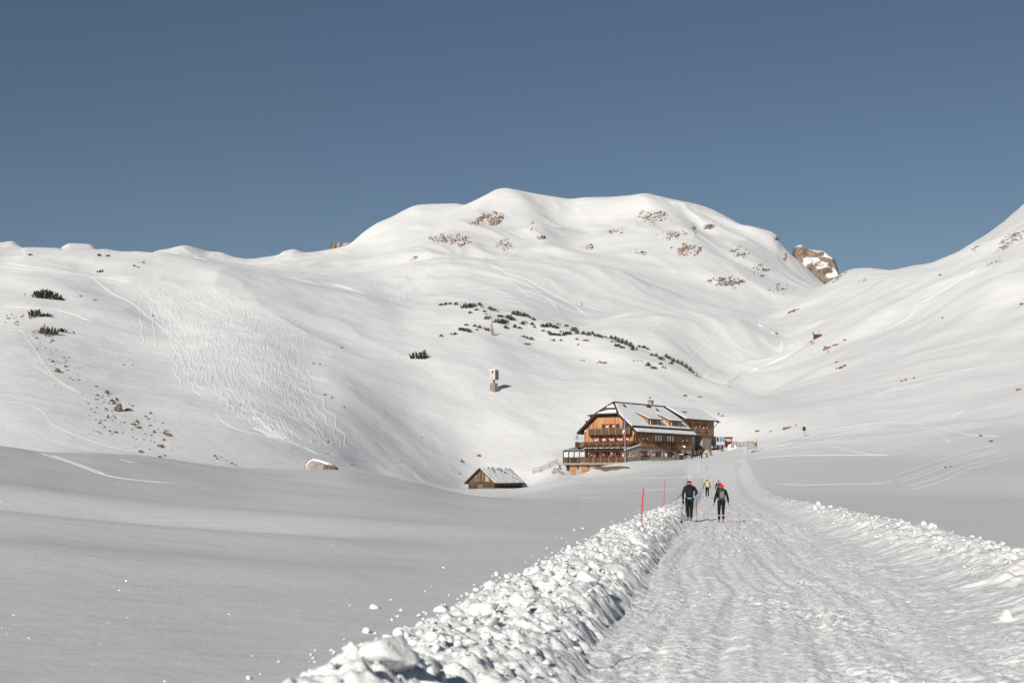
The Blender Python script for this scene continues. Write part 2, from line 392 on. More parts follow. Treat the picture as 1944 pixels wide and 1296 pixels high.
# folds running diagonally down the right-hand hill
fold = pn((XG * 0.8 - YG * 0.55) / 26, (XG + YG) / 120, 91) + 0.5 * pn((XG * 0.8 - YG * 0.55) / 11, (XG + YG) / 60, 92)
relief += 0.65 * fold * sstep(1500, 1700, US)[None, :] * sstep(110, 220, YG) * (1 - sstep(900, 1100, YG)) * np.clip(YG / 350, .3, 1.4)
# long shallow ripples along the mound
rip = pn(XG / 11, (YG + 0.25 * XG) / 14, 93)
relief += 0.16 * rip * sstep(560, 700, US)[None, :] * (1 - sstep(1380, 1500, US))[None, :] * sstep(265, 320, YG) * (1 - sstep(440, 520, YG))
# sharper ribs and couloirs running down the big face; small scarps and hollows on the hills
wx_ = XG + 40 * pn(XG / 160, YG / 160, 71); wy_ = YG + 40 * pn(XG / 160, YG / 160, 72)
rib_ = 1 - 2 * np.abs(pn(wx_ / 95, wy_ / 420, 73)); rib2 = 1 - 2 * np.abs(pn(wx_ / 38, wy_ / 200, 74))
mm_ = sstep(1350, 1600, YG) * (1 - 0.6 * sstep(2150, 2300, YG))
cal = 0.25 + 0.75 * np.clip(pn(XG / 260, YG / 300, 75) + 0.5, 0, 1)
relief += mm_ * cal * (7.0 * rib_ + 2.4 * rib2)
hr = 1 - 2 * np.abs(pn((XG + 0.5 * warp) / 40, (YG + 0.2 * XG) / 70, 76)); hr2 = 1 - 2 * np.abs(pn((XG + 0.5 * warp) / 16, (YG + 0.2 * XG) / 27, 77))
hm_ = sstep(210, 270, YG) * (1 - sstep(1050, 1250, YG))
relief += hm_ * (0.55 * hr + 0.20 * hr2) * np.clip(YG / 420, .5, 1.6)
# rounded hummocks of the valley to the right and of the ground behind the mound
_hr = np.random.default_rng(5)
for _ in range(90):
    hu = _hr.uniform(1180, 1990); hy = _hr.uniform(470, 790)
    if hu < 1480 and hy < 560 or 1330 < hu < 1530: continue
    hx = (hu - CU) / FOC * hy; rad = hy * _hr.uniform(.018, .042); am = hy * _hr.uniform(.0012, .0040)
    d2 = ((XG - hx) / rad) ** 2 + ((YG - hy) / (rad * 1.5)) ** 2
    relief += am * np.exp(-d2 * .7)
near_road = np.exp(-(np.maximum(0, np.abs(XG - road_mid(YG)) - 5) / 7.0) ** 2)
relief *= 1 - near_road * (1 - sstep(230, 300, YG))
flatright = sstep(road_mid(YG), road_mid(YG) + 6, XG) * (1 - sstep(170, 230, YG))
relief *= 1 - 0.8 * flatright
# calm at the hut, at the crest of the far range a little too
hutm = np.exp(-(((XG - 32) / 20) ** 2 + ((YG - 298) / 22) ** 2))
relief *= 1 - 0.85 * hutm
relief *= 1 - 0.62 * np.exp(-((YG - 2270) / 110) ** 2)
ZG = ZG + relief
# undulations of the near dune
def bump_line(pts, amp, wid, ends=True):
    """ridge (amp>0) or trough along a polyline of (x, y)"""
    out = np.zeros_like(ZG)
    best = np.full_like(ZG, 1e9)
    for (x0, y0), (x1, y1) in zip(pts[:-1], pts[1:]):
        dx, dy = x1 - x0, y1 - y0
        L2 = dx * dx + dy * dy
        t = np.clip(((XG - x0) * dx + (YG - y0) * dy) / L2, 0, 1)
        d = np.hypot(XG - x0 - t * dx, YG - y0 - t * dy)
        best = np.minimum(best, d)
    return amp * np.exp(-(best / wid) ** 2)
ZG += bump_line([(-30, 48), (-16, 44), (-7, 40), (-3, 37)], 0.30, 4.0)
ZG += bump_line([(-26, 34), (-12, 31), (-5, 29)], 0.22, 3.0)
ZG -= bump_line([(-30, 41), (-14, 38), (-6, 34)], 0.22, 3.0)
ZG += bump_line([(-16, 24), (-8, 22), (-4, 21)], 0.12, 2.2)
def P(u, Y): return ((u - CU) / FOC * Y, Y)
# spurs and gullies of the mountain
def spur(pts, amp, wid): return bump_line([P(u, Y) for u, Y in pts], amp, wid)
m_mask = sstep(1330, 1500, YG) * (1 - sstep(2120, 2290, YG))
ZG += m_mask * (spur([(950, 2280), (915, 2080), (880, 1900), (845, 1700), (800, 1500)], 10, 46)
                + spur([(965, 2280), (1000, 2050), (1035, 1800), (1050, 1600)], 7, 26)
                - spur([(1075, 2280), (1080, 2000), (1085, 1700)], 8, 50)
                + spur([(1240, 2280), (1285, 2000), (1330, 1750), (1370, 1550)], 8, 48)
                - spur([(1310, 2150), (1350, 1900), (1390, 1700)], 5, 26)
                + spur([(1450, 2250), (1440, 2000), (1430, 1750)], 7, 40)
                + spur([(700, 2250), (760, 2000), (770, 1700)], 5, 40)
                - spur([(640, 2200), (690, 1950), (730, 1700)], 5, 40))
# a valley between the tracked hill and the mound
ZG -= bump_line([P(790, 520), P(700, 450), P(650, 380), P(640, 320), P(660, 280)], 0.7, 20) * (1 - sstep(500, 540, YG))
# gully left of the middle of the tracked hill
ZG -= bump_line([P(130, 480), P(230, 440), P(300, 400), P(335, 370)], 0.9, 9)
ZG += bump_line([P(20, 430), P(90, 420), P(150, 400), P(200, 380)], 0.9, 10)
ZG += bump_line([P(300, 520), P(420, 470), P(560, 440)], 1.2, 16)
Z0 = ZG.copy()

def terrain_z(x, y):
    """bilinear height; x, y arrays"""
    x = np.asarray(x, float); y = np.asarray(y, float)
    u = x / np.maximum(y, 1e-6) * FOC + CU
    ri = np.clip(np.searchsorted(YS, y) - 1, 0, len(YS) - 2)
    ci = np.clip(np.searchsorted(US, u) - 1, 0, len(US) - 2)
    fy = np.clip((y - YS[ri]) / (YS[ri + 1] - YS[ri]), 0, 1); fu = np.clip((u - US[ci]) / (US[ci + 1] - US[ci]), 0, 1)
    return (Z0[ri, ci] * (1 - fy) * (1 - fu) + Z0[ri + 1, ci] * fy * (1 - fu) + Z0[ri, ci + 1] * (1 - fy) * fu + Z0[ri + 1, ci + 1] * fy * fu)

VG = HV - (Z0 - H) / YG * FOC
VMIN = np.minimum.accumulate(VG, axis=0)
def hit(u, v, ymin=0.0, ymax=1e9):
    """ground point met by the line of sight through photo pixel (u, v)"""
    ci = int(np.clip(np.searchsorted(US, u) - 1, 0, len(US) - 2)); f = (u - US[ci]) / (US[ci + 1] - US[ci])
    if ymin > 0:
        r0 = int(np.searchsorted(YS, ymin))
        col = np.minimum.accumulate(VG[r0:, ci] * (1 - f) + VG[r0:, ci + 1] * f)
    else:
        r0 = 0
        col = VMIN[:, ci] * (1 - f) + VMIN[:, ci + 1] * f
    k = int(np.searchsorted(-col, -v))
    if k >= len(col): k = len(col) - 1
    if k == 0: Y = YS[r0]
    else:
        a, b = col[k - 1], col[k]
        t = 0 if a == b else (a - v) / (a - b)
        Y = YS[r0 + k - 1] + t * (YS[r0 + k] - YS[r0 + k - 1])
    x, y = P(u, Y)
    return Vector((x, y, float(terrain_z(x, y))))
def ground(u, Y):
    x, y = P(u, Y)
    return Vector((x, y, float(terrain_z(x, y))))

# carve the road corridor so that the road and bank meshes lie above the field sheet
_xl, _xr = road_left(YG) - 1.25, road_right(YG) + 1.9
carve = sstep(_xl - 0.15, _xl + 0.35, XG) * (1 - sstep(_xr - 0.35, _xr + 0.15, XG)) * (1 - sstep(236, 250, YG))
ZG = ZG - carve * 0.55

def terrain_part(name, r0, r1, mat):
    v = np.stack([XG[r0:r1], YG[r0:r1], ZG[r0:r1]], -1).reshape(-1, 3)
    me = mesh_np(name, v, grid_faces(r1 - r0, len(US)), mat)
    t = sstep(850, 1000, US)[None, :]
    slope_light = sstep(150 + 60 * t, 190 + 75 * t, YG[r0:r1] + 6 * pn(XG[r0:r1] / 14, YG[r0:r1] / 14, 33))
    at = me.attributes.new('pack', 'FLOAT', 'POINT'); at.data.foreach_set('value', slope_light.ravel().astype(np.float32))  # pack: mask of the painted sunlit brightening, from valley floor to slopes
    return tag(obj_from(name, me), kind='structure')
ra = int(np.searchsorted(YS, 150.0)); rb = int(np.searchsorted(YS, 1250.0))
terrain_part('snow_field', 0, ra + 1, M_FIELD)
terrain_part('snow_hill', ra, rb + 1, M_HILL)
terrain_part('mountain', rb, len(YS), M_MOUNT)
bx = np.linspace(-90, 90, 40); by = np.linspace(-120, 3.3, 30)
bX, bY = np.meshgrid(bx, by)
bv = np.stack([bX, bY, np.full_like(bX, 0.30) - 0.03], -1).reshape(-1, 3)
tag(obj_from('snow_ground', mesh_np('snow_ground', bv, grid_faces(30, 40), M_FIELD)), kind='structure')

# ------------------------------------------------------------------ the packed road and its snow banks
_ry = np.geomspace(6, 300, 200)
_rz = terrain_z(road_mid(_ry), _ry) - 0.30
_k = np.exp(-0.5 * (np.arange(-9, 10) / 3.0) ** 2); _k /= _k.sum()
_rz = np.convolve(np.pad(_rz, 9, mode='edge'), _k, 'valid')
_rz = np.where(_ry < 80, 0.0 * (1 - sstep(40, 80, _ry)) + _rz * sstep(40, 80, _ry), _rz)
_rz = _rz + sstep(200, 250, _ry) * 0.30
def road_z(y): return np.interp(y, _ry, _rz)

RY = np.concatenate([np.geomspace(6.5, 70, 860)[:-1], np.geomspace(70, 262, 360)])
RS = np.linspace(-0.30, 1.30, 200)          # across: 0 left edge, 1 right edge
rS, rY = np.meshgrid(RS, RY)
rX = road_left(rY) + rS * (road_right(rY) - road_left(rY))
acr = rX - road_left(rY)                       # metres from the left edge
wob = 0.35 * pn(rY / 9, rY * 0 + 3, 5)
# wheel and groomer ruts, long streaks, boot-churned lumps
rut = np.zeros_like(rX)
for c, w, d in [(0.75, .22, .035), (1.55, .28, .025), (2.5, .2, .035), (3.35, .3, .05), (4.1, .22, .04)]:
    rut -= d * np.exp(-((acr + wob - c) / w) ** 2)
rut += 0.026 * pn((acr + wob) / 0.28, rY / 9, 21) + 0.02 * pn((acr + wob) / 0.13, rY / 3, 22)
lump = 0.012 * pn(rX / 0.30, rY / 0.42, 23) + 0.018 * pn(rX / 0.13, rY / 0.13, 24) + 0.028 * pn(rX / 0.075, rY / 0.07, 25) + 0.014 * pn(rX / 0.05, rY / 0.045, 26)
churn = 0.55 + 0.9 * np.clip(pn(rX / 1.6, rY / 4.5, 26) + 0.35, 0, 1)
clod = domes(rX, rY, 0.26, 300, prob=0.07, flat=0.4)
far = np.clip(rY / 40, 0.8, 1.25)
calm_far = 1 - 0.8 * sstep(60, 170, rY)
rZ = road_z(rY) + rut * calm_far + calm_far * (lump * churn * 1.35 + 0.5 * clod) * far
edge = np.where((rS < -0.02) | (rS > 1.02), 1.0, 0.0)
fade = sstep(250, 262, rY)
rZ = rZ - 0.12 * edge * (1 - fade) - 0.45 * fade
rZ += 0.10 * sstep(185, 215, rY) * (1 - fade)
tag(obj_from('snow_road', mesh_np('snow_road', np.stack([rX, rY, rZ], -1).reshape(-1, 3), grid_faces(*rX.shape), M_ROAD)), kind='structure')

BY = np.concatenate([np.geomspace(6.5, 70, 1100)[:-1], np.geomspace(70, 232, 330)])
def bank(name, S, xfun, field_s, road_s, prof, seed, cover):
    s, y = np.meshgrid(S, BY)
    jag = 0.16 * pn(y / 1.1, y * 0, seed + 7) + 0.10 * pn(y / 0.35, y * 0, seed + 8)
    x = xfun(y, s) + jag * sstep(0.3, 1.0, np.abs(s - road_s)) * 0 + jag * (1 - np.abs(s - road_s) * 0.2)
    zf = terrain_z(x, y); zr = road_z(y)
    t = sstep(field_s, road_s, s) if road_s > field_s else sstep(-field_s, -road_s, -s)
    h = np.interp(s, prof[0], prof[1])
    hv = 0.72 + 0.55 * (pn(y / 3.2, y * 0, seed + 9) + 0.5 * pn(y / 1.2, y * 0, seed + 10))
    tap = 1 - 0.75 * sstep(70, 210, y)
    tap = tap * (1 - sstep(222, 231, y))
    m = np.interp(s, cover[0], cover[1])
    big = domes(x, y, 0.55, seed, prob=0.14, flat=0.5)
    mid = domes(x, y, 0.175, seed + 20, prob=0.55, flat=0.8)
    sml = domes(x, y, 0.095, seed + 40, prob=0.85, flat=0.85)
    rough = 0.09 * pn(x / 0.6, y / 0.6, seed + 61) + 0.045 * pn(x / 0.2, y / 0.2, seed + 62) + 0.03 * pn(x / 0.09, y / 0.09, seed + 63)
    lum = 0.80 * (np.maximum(0.85 * big, mid) + 0.75 * sml) + 1.15 * rough
    z = zf * (1 - t) + zr * t + h * hv * tap + lum * m * (0.35 + 0.65 * tap) * tap ** 0.3 - 0.30 * sstep(222, 232, y)
    return s, x, y, z

LS = np.linspace(-0.15, 2.55, 92)
lp = ([-0.15, 0.0, 0.45, 0.95, 1.45, 1.82, 1.98, 2.12, 2.3, 2.55], [-0.10, 0.0, 0.13, 0.25, 0.32, 0.29, 0.19, 0.03, -0.03, -0.10])
lc = ([-0.15, 0.0, 0.3, 1.0, 1.7, 2.0, 2.15, 2.35], [0.0, 0.25, 0.8, 1.0, 0.9, 0.7, 0.25, 0.0])
s_, bX_, bY_, bZ_ = bank('left', LS, lambda y, s: road_left(y) - 1.62 + s * 0.78 + 0.004 * y, 0.3, 2.05, lp, 400, lc)
LB = (bX_, bY_, bZ_)
tag(obj_from('snow_bank', mesh_np('snow_bank', np.stack([bX_, bY_, bZ_], -1).reshape(-1, 3), grid_faces(*bX_.shape), M_BERM)), kind='structure')
RSS = np.linspace(-0.5, 2.95, 84)
rp = ([-0.5, -0.3, 0.0, 0.35, 0.8, 1.2, 1.6, 2.1, 2.6, 2.95], [-0.10, -0.02, 0.04, 0.10, 0.24, 0.34, 0.33, 0.22, 0.06, -0.10])
rc = ([-0.5, -0.1, 0.2, 0.5, 0.9, 1.3, 2.3, 2.7, 2.95], [0.0, 0.3, 0.3, 0.2, 0.25, 0.75, 0.9, 0.5, 0.0])
s_, bX_, bY_, bZ_ = bank('right', RSS, lambda y, s: road_right(y) - 0.25 + s, 2.5, 0.3, rp, 500, rc)
# blade marks: fine ribs running up the cut face
rib = 0.02 * pn(bY_ / 0.16 + s_ * 1.5, s_ / 0.9, 555) + 0.03 * pn(bY_ / 0.5 + s_ * 1.2, s_ / 1.4, 556)
bZ_ = bZ_ + rib * np.exp(-((s_ - 0.75) / 0.45) ** 2) * (1 - 0.5 * sstep(60, 150, bY_))
RB = (bX_, bY_, bZ_)
tag(obj_from('snow_bank', mesh_np('snow_bank', np.stack([bX_, bY_, bZ_], -1).reshape(-1, 3), grid_faces(*bX_.shape), M_BERM)), kind='structure')

def bank_z(B, x, y):
    r = int(np.clip(np.searchsorted(BY, y), 0, len(BY) - 1))
    return float(np.interp(x, B[0][r], B[2][r]))

def surface_z(x, y):
    """height of whatever lies on top at (x, y) near the road"""
    z = float(terrain_z(x, y))
    if 6.5 < y < 230:
        if road_left(y) - 1.6 < x < road_left(y) + 0.35: z = max(z if x < road_left(y) - 1.4 else -9, bank_z(LB, x, y))
        elif road_right(y) - 0.5 < x < road_right(y) + 2.55: z = max(z if x > road_right(y) + 2.4 else -9, bank_z(RB, x, y))
        elif road_left(y) < x < road_right(y): z = float(road_z(y))
    return z

# ------------------------------------------------------------------ rock and chunk shapes
def ico(sub):
    bm = bmesh.new(); bmesh.ops.create_icosphere(bm, subdivisions=sub, radius=1.0)
    v = np.array([x.co for x in bm.verts]); f = np.array([[y.index for y in x.verts] for x in bm.faces])
    bm.free(); return v, f
def lumpy(sub, seed, amp=0.35, freq=1.1, facet=0.0):
    v, f = ico(sub)
    r = random.Random(seed)
    off = Vector((r.uniform(-50, 50), r.uniform(-50, 50), r.uniform(-50, 50)))
    out = v.copy()
    for i, p in enumerate(v):
        q = Vector(p)
        d = 1 + amp * mnoise.noise(q * freq + off) * 1.6 + amp * 0.5 * mnoise.noise(q * freq * 2.6 + off)
        out[i] = p * d
    if facet:
        for _ in range(9):      # slice flat faces
            n = np.array([r.gauss(0, 1), r.gauss(0, 1), r.gauss(0, 1)]); n /= np.linalg.norm(n)
            c = r.uniform(0.45, 0.85)
            d = out @ n - c
            out = out - np.where(d > 0, d * facet, 0)[:, None] * n[None, :]
    return out, f
CHUNKS = [lumpy(2, 100 + i, 0.38, 1.1, 0.95) for i in range(6)]
CRUMBS = [lumpy(1, 160 + i, 0.30, 1.1, 0.9) for i in range(6)]
CHUNKBIG = [lumpy(3, 130 + i, 0.32, 0.9, 0.9) for i in range(4)]

def rotm(rx, ry, rz): return np.array(Euler((rx, ry, rz)).to_matrix())
def scatter_mesh(items):
    """items: (verts, faces, scale3, rot3x3, loc) -> joined arrays"""
    V, F = [], []; n = 0
    for v, f, s, R, l in items:
        V.append((v * np.asarray(s)) @ R.T + np.asarray(l)); F.append(f + n); n += len(v)
    return np.concatenate(V), np.concatenate(F)

# crumbs and clods too many to count, on and beside the banks
items = []
R_ = random.Random(3)
for i in range(4600):
    y = 8.5 * math.exp(R_.random() * math.log(70 / 8.5))
    side = R_.random()
    if side < 0.62:
        s = R_.gauss(0.9, 0.5)
        if R_.random() < 0.022: s = -abs(R_.gauss(0, 0.55))
        x = road_left(y) - 1.62 + s * 0.78 + 0.004 * y
        if s > 2.0: continue
    elif side < 0.92:
        s = R_.gauss(1.9, 0.6)
        if s < 0.9: continue
        x = road_right(y) - 0.25 + s
    else:
        x = road_left(y) + R_.uniform(0.1, 4.7)
    r = min(0.07, 0.012 * math.exp(abs(R_.gauss(0, 0.7)))) * (0.8 + y / 60)
    if side >= 0.92: r *= 0.35
    v, f = R_.choice(CHUNKS if r > .04 else CRUMBS)
    items.append((v, f, (r * R_.uniform(.8, 1.4), r * R_.uniform(.8, 1.4), r * R_.uniform(.6, 1.0)), rotm(R_.uniform(-.5, .5), R_.uniform(-.5, .5), R_.uniform(0, 6.3)), (x, y, surface_z(x, y) + r * 0.25)))
cv, cf = scatter_mesh(items)
tag(obj_from('snow_crumbs', mesh_np('snow_crumbs', cv, cf, M_BERM, smooth=False)), kind='stuff')

# single chunks one can point at
CH_ME = [mesh_np('snow_chunk', v, f, M_BERM) for v, f in CHUNKS]
CHB_ME = [mesh_np('snow_chunk', v, f, M_BERM) for v, f in CHUNKBIG]
def near_ground(u, v):
    """pixel -> point on the surface near the road (banks included)"""
    best = None
    for Y in np.geomspace(9, 80, 1400):
        x = (u - CU) / FOC * Y
        if HV - (surface_z(x, Y) - H) / Y * FOC <= v: return Vector((x, Y, surface_z(x, Y)))
    return hit(u, v)
def chunk(u, v, w, hgt, label, group=None, big=False, rz=0.0, k=0, sink=0.3, depth=1.0):
    p = near_ground(u, v)
    s = p.y / FOC
    me = (CHB_ME if big else CH_ME)[k % (4 if big else 6)]
    o = obj_from('snow_chunk', me, None, (p.x, p.y + w * s * 0.3 * depth, p.z + hgt * s * (0.5 - sink)), (0, 0, rz), (w * s * .42, w * s * .42 * depth, hgt * s * .5))
    return tag(o, label, 'snow chunk', group)
chunk(735, 1294, 150, 92, 'biggest rounded block of ploughed snow at the bottom edge of the left bank', big=True, k=0, rz=.4, sink=.18)
chunk(666, 1250, 48, 40, 'lumpy snow block just left of the biggest block near the bottom edge', big=True, k=1, sink=.15)
chunk(650, 1256, 14, 13, 'small round snow ball resting against the lumpy block at the bottom', k=2, sink=.1)
chunk(818, 1222, 52, 30, 'wedge-shaped white snow block on the upper edge of the left bank', big=True, k=2, rz=1.0, sink=.2)
chunk(1120, 1106, 62, 32, 'long smooth slab of snow lying on the left bank halfway to the walkers', big=True, k=3, rz=-.3, sink=.25)
chunk(1912, 1180, 34, 30, 'square white snow block resting on the right bank by the picture edge', big=True, k=1, rz=.2, sink=.15)
chunk(1045, 1200, 40, 24, 'rounded snow block on the road side of the left bank', big=True, k=0, rz=1.4, sink=.25)
chunk(920, 1170, 60, 36, 'broad domed snow lump in the middle of the left bank', big=True, k=2, rz=2.0, sink=.25)
chunk(1010, 1245, 26, 18, 'small snow block on the steep road side near the bottom of the left bank', k=4, sink=.2)
LOOSE = [(743, 1140, 9, 4), (877, 1133, 9, 6), (853, 1131, 7, 5), (868, 1138, 6, 4), (840, 1149, 8, 5), (756, 1171, 8, 5), (795, 1170, 11, 6), (810, 1165, 6, 4), (758, 1203, 8, 5), (901, 1111, 7, 5), (914, 1114, 6, 5),
         (888, 1130, 13, 8), (1038, 1042, 7, 4), (1066, 1022, 5, 3), (1090, 1007, 7, 4), (1012, 1057, 5, 3), (942, 1104, 7, 5), (965, 1094, 8, 5), (590, 1245, 6, 6), (587, 1257, 5, 4), (627, 1236, 5, 3), (632, 1242, 7, 4),
         (600, 1290, 14, 10), (616, 1286, 16, 12), (705, 1228, 14, 8), (714, 1220, 12, 9), (742, 1218, 18, 15), (768, 1196, 9, 5)]
for i, (u, v, w, h) in enumerate(LOOSE):
    chunk(u, v, w, h, 'small loose snow chunk lying on the smooth grey field beside the left bank', group='loose snow chunks beside the left bank', k=i, rz=i * 1.3, sink=.1)
for i, (u, v, w, h) in enumerate([(1708, 1000, 12, 9), (1600, 985, 8, 6), (1738, 1013, 9, 7), (1765, 1019, 8, 7), (1836, 1042, 9, 7), (1870, 1033, 10, 8), (1620, 989, 9, 6)]):
    chunk(u, v, w, h, 'small snow chunk on the crumbly crest of the right bank', group='snow chunks along the right bank crest', k=i, rz=i * 1.9, sink=.1)

# thin dark strand lying across the road near the bottom edge
tw = []

# ------------------------------------------------------------------ trails and ski tracks pressed into the slopes
def densify(pts, step=3.0):
    out = []
    for (a, b), (c, d) in zip(pts[:-1], pts[1:]):
        n = max(1, int(math.hypot(c - a, d - b) / step))
        out += [(a + (c - a) * i / n, b + (d - b) * i / n) for i in range(n)]
    return out + [pts[-1]]
def smooth_poly(pts, step=3.0):
    p = np.array(pts, float); d = np.concatenate([[0], np.cumsum(np.hypot(*np.diff(p, axis=0).T))])
    n = max(2, int(d[-1] / step)); t = np.linspace(0, d[-1], n)
    if len(p) > 2: return list(zip(pchip(d, p[:, 0], t), pchip(d, p[:, 1], t)))
    return list(zip(np.interp(t, d, p[:, 0]), np.interp(t, d, p[:, 1])))
def drape(pix, width, height, prof, ymin=0.0, maxjump=0.12):
    """strip that follows the ground under a pixel polyline. prof: list of (across -1..1, raise 0..1)"""
    ps = [hit(u, v, ymin) for u, v in pix]
    runs, cur = [], [ps[0]]
    for a, b in zip(ps[:-1], ps[1:]):
        if abs(b.y - a.y) > maxjump * a.y: runs.append(cur); cur = []
        cur.append(b)
    runs.append(cur)
    V, F = [], []; n0 = 0; k = len(prof)
    for run in runs:
        if len(run) < 3: continue
        q = np.array([(p.x, p.y) for p in run])
        if len(q) > 5:
            q[1:-1] = 0.25 * q[:-2] + 0.5 * q[1:-1] + 0.25 * q[2:]
        tg = np.gradient(q, axis=0); L = np.hypot(tg[:, 0], tg[:, 1]) + 1e-9
        nx, ny = -tg[:, 1] / L, tg[:, 0] / L
        m = len(q); taper = np.minimum(1, np.minimum(np.arange(m), np.arange(m)[::-1]) / 2.0)
        rows = []
        for a, h in prof:
            x = q[:, 0] + nx * a * width / 2; y = q[:, 1] + ny * a * width / 2
            z = terrain_z(x, y) + (h * height) * taper - 0.06 * (1 - taper)
            rows.append(np.stack([x, y, z], -1))
        v = np.stack(rows, 1).reshape(-1, 3)
        V.append(v); F.append(grid_faces(m, k) + n0); n0 += len(v)
    if not V: return None
    return np.concatenate(V), np.concatenate(F)
RIDGE = [(-1, -0.45), (-0.35, 0.75), (0.1, 1.0), (1, -0.45)]
FURROW = [(-1, -0.4), (-0.6, 0.8), (-0.25, 0.15), (0.25, 0.15), (0.6, 1.0), (1, -0.4)]
FLAT = [(-1, -0.5), (-0.86, 0.8), (-0.7, 0.45), (-0.2, 0.38), (0.2, 0.42), (0.7, 0.45), (0.86, 1.0), (1, -0.5)]
def join_strips(strips):
    V, F = [], []; n = 0
    for s in strips:
        if s is None: continue
        V.append(s[0]); F.append(s[1] + n); n += len(s[0])
    return np.concatenate(V), np.concatenate(F)
def add_strips(name, strips, kind='structure', mat=None):
    V, F = join_strips(strips)
    return tag(obj_from(name, mesh_np(name, V, F, mat or M_TRACK)), kind=kind)

# the slope carved up by skiers
R_ = random.Random(21)
strips = []
ctrL = [(262, 528), (300, 590), (352, 660), (388, 730), (430, 780), (560, 838)]
ctrR = [(420, 545), (492, 600), (552, 640), (556, 700), (590, 760), (640, 850)]
def lerp_poly(P_, t):
    d = t * (len(P_) - 1); i = min(int(d), len(P_) - 2); f = d - i
    return P_[i][0] + (P_[i + 1][0] - P_[i][0]) * f, P_[i][1] + (P_[i + 1][1] - P_[i][1]) * f
for k in range(150):
    w0 = R_.uniform(-0.06, 1.04) if k % 3 else R_.uniform(0.1, 0.9); w1 = w0 + R_.gauss(0.10, 0.30)
    t0 = abs(R_.gauss(0.0, 0.10)) if k % 2 else R_.uniform(0.0, 0.6); t1 = min(1, t0 + R_.uniform(0.25, 0.75))
    ph = R_.uniform(0, 6.3); wl = R_.uniform(16, 52); am = R_.uniform(1.0, 6.0)
    pts = []; s = 0; last = None
    for i in range(70):
        t = t0 + (t1 - t0) * i / 69
        w = w0 + (w1 - w0) * i / 69
        a, b = lerp_poly(ctrL, t), lerp_poly(ctrR, t)
        u = a[0] + (b[0] - a[0]) * w; v = a[1] + (b[1] - a[1]) * w
        if last: s += math.hypot(u - last[0], v - last[1])
        last = (u, v)
        f = am * math.sin(s / wl * 6.283 + ph + 1.3 * math.sin(s / 41.0 + ph * 3)) + 3.0 * math.sin(s / 90.0 + ph * 2)
        pts.append((u + f * 0.9, v - f * 0.35))
    strips.append(drape(smooth_poly(pts, 2.6), R_.uniform(0.5, 1.0), R_.uniform(0.02, 0.09), RIDGE))
for k in range(18):    # the run-out towards the barn
    o = R_.uniform(-1, 1)
    pts = [(470 + 60 * R_.random(), 800 + R_.uniform(-15, 25)), (560 + 20 * o, 842 + 8 * o), (600 + 12 * o, 851 + 7 * o + R_.gauss(0, 2)), (640 + 10 * R_.random(), 860 + 6 * R_.uniform(-1, 1)), (690, 872 + 6 * R_.uniform(-1, 1)), (725 + 50 * R_.random(), 880 + 5 * R_.uniform(-1, 1))]
    strips.append(drape(smooth_poly(pts, 4), R_.uniform(.4, .8), R_.uniform(0.05, 0.14), RIDGE))
add_strips('ski_tracks', strips, 'stuff')
# single traverses and trails
T = []
def trail(pts, w=0.9, h=0.16, prof=FURROW, step=4.0, ymin=0.0):
    T.append(drape(smooth_poly(pts, step), w * .72, h * .6, prof, ymin))
trail([(2, 497), (70, 508), (150, 520), (210, 527), (290, 525), (330, 523)], 1.6, .3)
trail([(2, 505), (80, 514), (170, 524), (250, 535)], 1.0, .2)
trail([(60, 494), (140, 510), (190, 520)], 1.2, .2)
trail([(170, 521), (212, 556), (250, 575), (285, 604), (320, 632), (345, 655)], 1.5, .28)
trail([(2, 581), (50, 583), (95, 586), (140, 597), (175, 609), (215, 606), (270, 603)], 1.3, .26)
trail([(2, 625), (40, 628), (58, 650), (85, 690), (110, 720), (150, 745)], 0.9, .14)
trail([(60, 690), (95, 712), (130, 735), (155, 748)], 0.9, .12)
trail([(2, 762), (50, 766), (80, 780), (100, 805), (150, 828), (220, 850), (260, 858)], .7, .09)
trail([(405, 780), (430, 805), (470, 820), (510, 828)], .8, .14)
trail([(530, 520), (600, 538), (650, 549), (700, 570)], 2.0, .3, RIDGE)
for k in range(14):
    a = R_.uniform(0, 1)
    trail([(600 + 30 * a, 533 + 6 * a), (640 + 25 * a, 541 + 8 * a + R_.uniform(-2, 2)), (675 + 20 * a, 552 + 6 * a)], 1.0, .28, RIDGE)
# up the slope behind the mound
trail([(905, 492), (940, 506), (952, 512), (968, 522), (1000, 530), (1025, 545), (1050, 559), (1080, 572), (1102, 578), (1150, 590)], 3.0, .55)
trail([(915, 522), (965, 528), (1000, 540), (1020, 553), (1050, 562), (1090, 580), (1112, 596)], 1.6, .4)
trail([(950, 530), (985, 545), (1000, 560), (1040, 566), (1060, 590)], 1.4, .35)
trail([(1040, 560), (1045, 575), (1060, 590), (1066, 605)], 1.2, .3)
trail([(1090, 578), (1100, 590), (1115, 600), (1108, 610)], 1.2, .3)
for k in range(22):
    u0 = R_.uniform(760, 850); v0 = R_.uniform(505, 525); pts = []
    wl = R_.uniform(14, 28); am = R_.uniform(3, 8); ph = R_.uniform(0, 6)
    for i in range(18):
        s = i * 4.2
        pts.append((u0 - s * 0.75 + am * math.sin(s / wl * 6.28 + ph), v0 + s * 0.72 + am * .4 * math.sin(s / wl * 6.28 + ph)))
    trail(pts, 1.2, .2, RIDGE)
